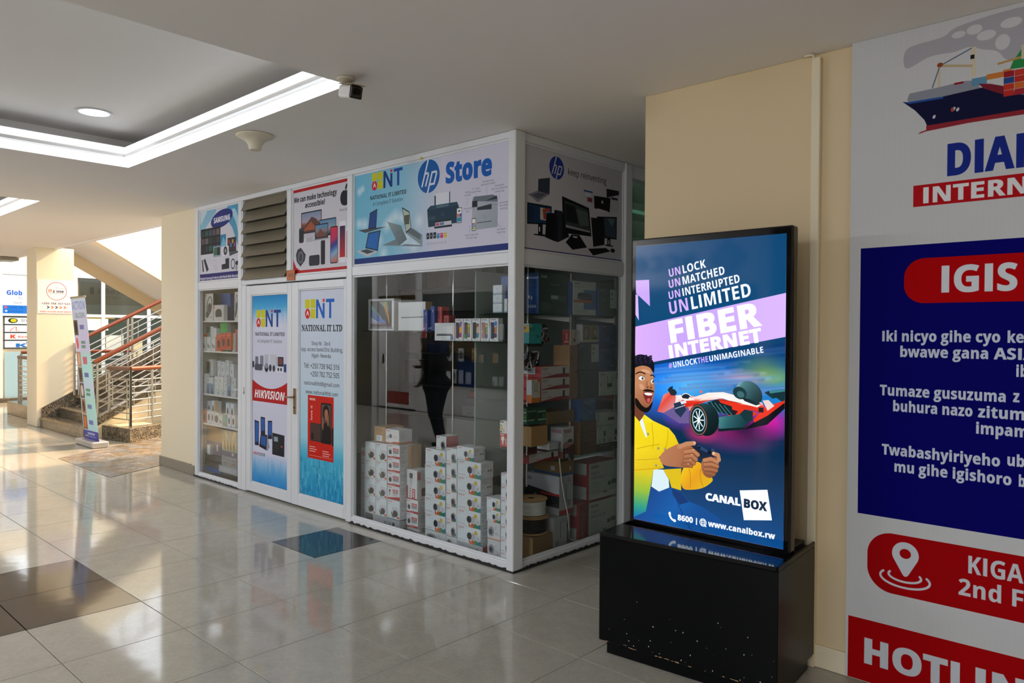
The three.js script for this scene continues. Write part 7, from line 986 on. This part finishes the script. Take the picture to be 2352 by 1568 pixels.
// ------------------------------------------------------------------ the other side of the corridor, seen as reflections in the glass
{
  const ZO = 6.2, dk = std({ color: lin(0.035, 0.04, 0.04), roughness: 0.12 }), grey = std({ color: lin(0.3, 0.29, 0.27), roughness: 0.7 });
  struct('wall_opposite', lim(-16.2, 0.9, 0, 3.01, ZO + 0.3, ZO + 0.5), M.cream);
  struct('wall_opposite_right', lim(4.3, 6.6, 0, 3.01, ZO + 0.3, ZO + 0.5), M.cream);
  struct('pavement_outside', lim(-1, 9, -0.2, 0, ZO + 0.32, 24, 0.01), std({ color: lin(0.3, 0.29, 0.27), roughness: 0.9 }));   // the entrance on this side is open to the day
  const w = struct('window_opposite'), Q = (n, x0, x1, y0, y1, m = M.frame, d = 0.06) => part(n, lim(x0, x1, y0, y1, ZO + 0.06 - d, ZO + 0.06, 0.004), m, w);
  const D = (x0, x1, y0, y1) => part('pane', lim(x0, x1, y0, y1, ZO + 0.035, ZO + 0.05, 0.001), dk, w);
  D(-16, -9.95, 0, 3); D(-8.4, -5.75, 0.62, 3.0); D(-5.55, -3.6, 0.6, 3); D(-3.4, -0.8, 0, 2.3); D(-0.6, 0.8, 0, 3);
  for (const x of [-9.9, -8.42, -5.65, -3.5, -0.7, 0.88]) Q('pier', x - 0.09, x + 0.09, 0, 3.0, x === -5.65 || x === -3.5 ? M.cream : M.frame);
  for (const [x0, x1] of [[-8.33, -5.74], [-5.56, -3.59]]) { Q('cabinet_front', x0, x1, 0.0, 0.58, M.frame, 0.08); Q('counter_edge', x0, x1, 0.58, 0.63, M.black, 0.1); for (const y of [1.06, 1.5, 2.05]) Q('shelf', x0, x1, y - 0.02, y, M.black, 0.12); }
  Q('header', -9.9, -3.5, 2.4, 2.95, grey, 0.04);
  for (let i = 0; i < 26; i++) { const x = -8.25 + i * 0.18 + rr(0, 0.03); if (x > -5.95 && x < -5.5) continue; for (const y of [0.632, 1.062, 1.502]) if (rnd() < 0.8) { const h = rr(0.14, 0.34); part('display_goods', lim(x, x + rr(0.1, 0.16), y, y + h, ZO - 0.03, ZO - 0.004, 0.003, box6([G.speaker, G.text, G.greyPrint, G.domeSmall, G.red, G.kraft][Math.floor(rnd() * 6)])), M.card, w); } }
  // white glazed door with a poster
  const d = struct('door_opposite'), P2 = (n, x0, x1, y0, y1, m = M.frame, z0 = 0.01, z1 = 0.06) => part(n, lim(x0, x1, y0, y1, ZO + z0, ZO + z1, 0.003), m, d);
  P2('stile', -9.75, -9.47, 0.02, 2.3); P2('stile', -8.72, -8.52, 0.02, 2.3); P2('rail', -9.47, -8.72, 0.02, 0.1); P2('rail', -9.47, -8.72, 2.1, 2.3); P2('handle', -9.6, -9.56, 0.95, 1.15, M.black, -0.01, 0.01);
  P2('poster_panel', -9.47, -8.72, 0.1, 0.36, std({ color: lin(0.3, 0.03, 0.03), roughness: 0.4 }), 0.03, 0.05); P2('poster_panel', -9.47, -8.72, 0.36, 2.1, std({ color: lin(0.5, 0.5, 0.5), roughness: 0.4 }), 0.03, 0.05);
  const st = canvas(900, 260, (c, w2, h) => { rec(c, 0, 0, w2, h, '#eceae4'); txt(c, 'access', 290, 178, 850, 106, '#1a1816', { fat: 3 }); for (const [s, t] of [[86, 16], [56, 12], [26, 10]]) { c.strokeStyle = '#1a1816'; c.lineWidth = t; c.beginPath(); c.moveTo(150, 130 - s); c.lineTo(150 + s, 130); c.lineTo(150, 130 + s); c.lineTo(150 - s, 130); c.closePath(); c.stroke(); } });
  const s = sh(new THREE.Mesh(lim(-1.3, 1.3, 0, 0.72, -0.01, 0.01, 0.002), printMat(st, 0.6))); s.name = numbered('shop_sign'); s.position.set(-2.05, 2.28, ZO); s.rotation.y = Math.PI; scene.add(s); tag(s, 'pale sign with dark lettering and diamond mark, mirrored in the lit screen', 'sign');
}
// ------------------------------------------------------------------ a passer-by in dark clothes, visible as a reflection in the big window
function flesh(bones, c, half, res, k = 0.02) { // skin over tapered bones [a, b, ra, rb]
  const mc = new MarchingCubes(res, M.black, false, false, 200000), n = res, f = mc.field, h = res / 2;
  const S = bones.map(([a, b, ra, rb]) => { const d = [b[0] - a[0], b[1] - a[1], b[2] - a[2]]; return { a, d, l: d[0] ** 2 + d[1] ** 2 + d[2] ** 2 || 1e-9, ra, rb }; });
  for (let z = 0; z < n; z++) for (let y = 0; y < n; y++) for (let x = 0; x < n; x++) {
    const p = [c[0] + (x - h) / h * half, c[1] + (y - h) / h * half, c[2] + (z - h) / h * half]; let m = 1e3;
    for (const s of S) { const q = [p[0] - s.a[0], p[1] - s.a[1], p[2] - s.a[2]]; let t = (q[0] * s.d[0] + q[1] * s.d[1] + q[2] * s.d[2]) / s.l; t = t < 0 ? 0 : t > 1 ? 1 : t;
      const dist = Math.hypot(q[0] - s.d[0] * t, q[1] - s.d[1] * t, q[2] - s.d[2] * t) - (s.ra + (s.rb - s.ra) * t); const e = Math.max(k - Math.abs(m - dist), 0) / k; m = Math.min(m, dist) - e * e * k * 0.25; }
    f[x + y * n + z * n * n] = -m;
  }
  mc.isolation = 0; mc.update();
  const g = new THREE.BufferGeometry(), cnt = mc.count; const pos = mc.positionArray.slice(0, cnt * 3); for (let i = 0; i < cnt; i++) for (let j = 0; j < 3; j++) pos[i * 3 + j] = pos[i * 3 + j] * half + c[j];
  g.setAttribute('position', new THREE.BufferAttribute(pos, 3)); g.setAttribute('normal', new THREE.BufferAttribute(mc.normalArray.slice(0, cnt * 3), 3)); return g;
}
{
  // faces -x; x forward is negative
  const t = thing('person', 'passer-by in dark top and trousers, one arm held out, mirrored in the big window', 'person', [-4.45, 0, 3.2]);
  const hip = [[0, 0.9, 0.1], [0, 0.9, -0.1]], kn = [[-0.1, 0.49, 0.1], [0.06, 0.5, -0.1]], an = [[0.02, 0.08, 0.1], [0.2, 0.12, -0.1]], shd = [[0, 1.37, 0.17], [0, 1.37, -0.17]], elb = [[-0.26, 1.2, 0.2], [0.06, 1.1, -0.22]], wr = [[-0.5, 1.13, 0.16], [-0.1, 0.94, -0.2]];
  const legs = [0, 1].flatMap((i) => [[hip[i], kn[i], 0.092, 0.06], [kn[i], an[i], 0.058, 0.038]]), torso = [[[0, 0.92, 0], [0, 1.1, 0], 0.12, 0.115], [[0, 1.1, 0], [0, 1.32, 0], 0.115, 0.12], [hip[0], hip[1], 0.11, 0.11], [shd[0], shd[1], 0.07, 0.07], [[0.02, 1.2, 0.06], [0.02, 1.2, -0.06], 0.1, 0.1], [[0.05, 0.9, 0.07], [0.05, 0.9, -0.07], 0.1, 0.1]];
  const arms = [0, 1].flatMap((i) => [[shd[i], elb[i], 0.052, 0.04], [elb[i], wr[i], 0.039, 0.026]]);
  const head = [[[0, 1.38, 0], [-0.015, 1.5, 0], 0.055, 0.052], [[0.01, 1.585, 0], [-0.012, 1.57, 0], 0.095, 0.09], [[-0.04, 1.52, 0], [-0.06, 1.5, 0], 0.06, 0.045], [[-0.095, 1.56, 0], [-0.108, 1.535, 0], 0.012, 0.016], [[-0.0, 1.56, 0.085], [0.0, 1.54, 0.085], 0.022, 0.014], [[0, 1.56, -0.085], [0, 1.54, -0.085], 0.022, 0.014]];
  const skin = flesh([...legs, ...torso, ...arms, ...head], [0, 0.85, 0], 0.9, 110, 0.03);
  const hand = (w, e, side) => { const d = V(w[0] - e[0], w[1] - e[1], w[2] - e[2]).normalize(), u = V(0, 0, 1).cross(d).normalize(), s = d.clone().cross(u), P = (a, b, c2) => [w[0] + d.x * a + u.x * b + s.x * c2, w[1] + d.y * a + u.y * b + s.y * c2, w[2] + d.z * a + u.z * b + s.z * c2];
    const b = [[P(-0.01, 0, 0), P(0.05, 0, 0), 0.024, 0.02]]; for (let k = 0; k < 4; k++) { const o = (k - 1.5) * 0.02, L = [0.07, 0.08, 0.075, 0.058][k]; b.push([P(0.02, 0, o * 0.6), P(0.085, 0, o), 0.013, 0.0105], [P(0.085, 0, o), P(0.085 + L * 0.5, -0.014, o * 1.05), 0.0095, 0.0085], [P(0.085 + L * 0.5, -0.014, o * 1.05), P(0.085 + L * 0.82, -0.045, o), 0.0085, 0.007]); }
    b.push([P(0.02, 0, side * 0.02), P(0.06, -0.012, side * 0.045), 0.013, 0.011], [P(0.06, -0.012, side * 0.045), P(0.095, -0.03, side * 0.048), 0.0105, 0.008]); return flesh(b, P(0.06, -0.01, 0), 0.13, 64, 0.008); };
  part('body', mergeGeometries([skin, hand(wr[0], elb[0], -1), hand(wr[1], elb[1], 1)]), std({ color: lin(0.12, 0.06, 0.035), roughness: 0.55 }), t);
  const grow = (b, g) => b.map(([p, q, r, s]) => [p, q, r + g, s + g]);
  part('top', flesh(grow([...torso, [shd[0], elb[0], 0.056, 0.048], [shd[1], elb[1], 0.056, 0.048]], 0.014), [0, 1.1, 0], 0.55, 90, 0.03), std({ color: lin(0.02, 0.02, 0.024), roughness: 0.85 }), t);
  part('trousers', flesh(grow([...legs, [hip[0], hip[1], 0.11, 0.11], [[0.05, 0.9, 0.07], [0.05, 0.9, -0.07], 0.1, 0.1]], 0.017), [0, 0.55, 0], 0.56, 90, 0.03), std({ color: lin(0.012, 0.015, 0.03), roughness: 0.85 }), t);
  part('hair', flesh([[[0.03, 1.62, 0], [0.05, 1.58, 0], 0.09, 0.085], [[-0.02, 1.64, 0], [0.02, 1.65, 0], 0.07, 0.08]], [0.02, 1.6, 0], 0.16, 48, 0.02), std({ color: lin(0.012, 0.01, 0.009), roughness: 0.9 }), t);
  for (const a of an) part('shoe', flesh([[[a[0] + 0.03, a[1] - 0.03, a[2]], [a[0] - 0.14, a[1] - 0.045, a[2]], 0.044, 0.034]], [a[0] - 0.05, a[1] - 0.04, a[2]], 0.2, 40), M.black, t);
}
renderer.render(scene, camera);
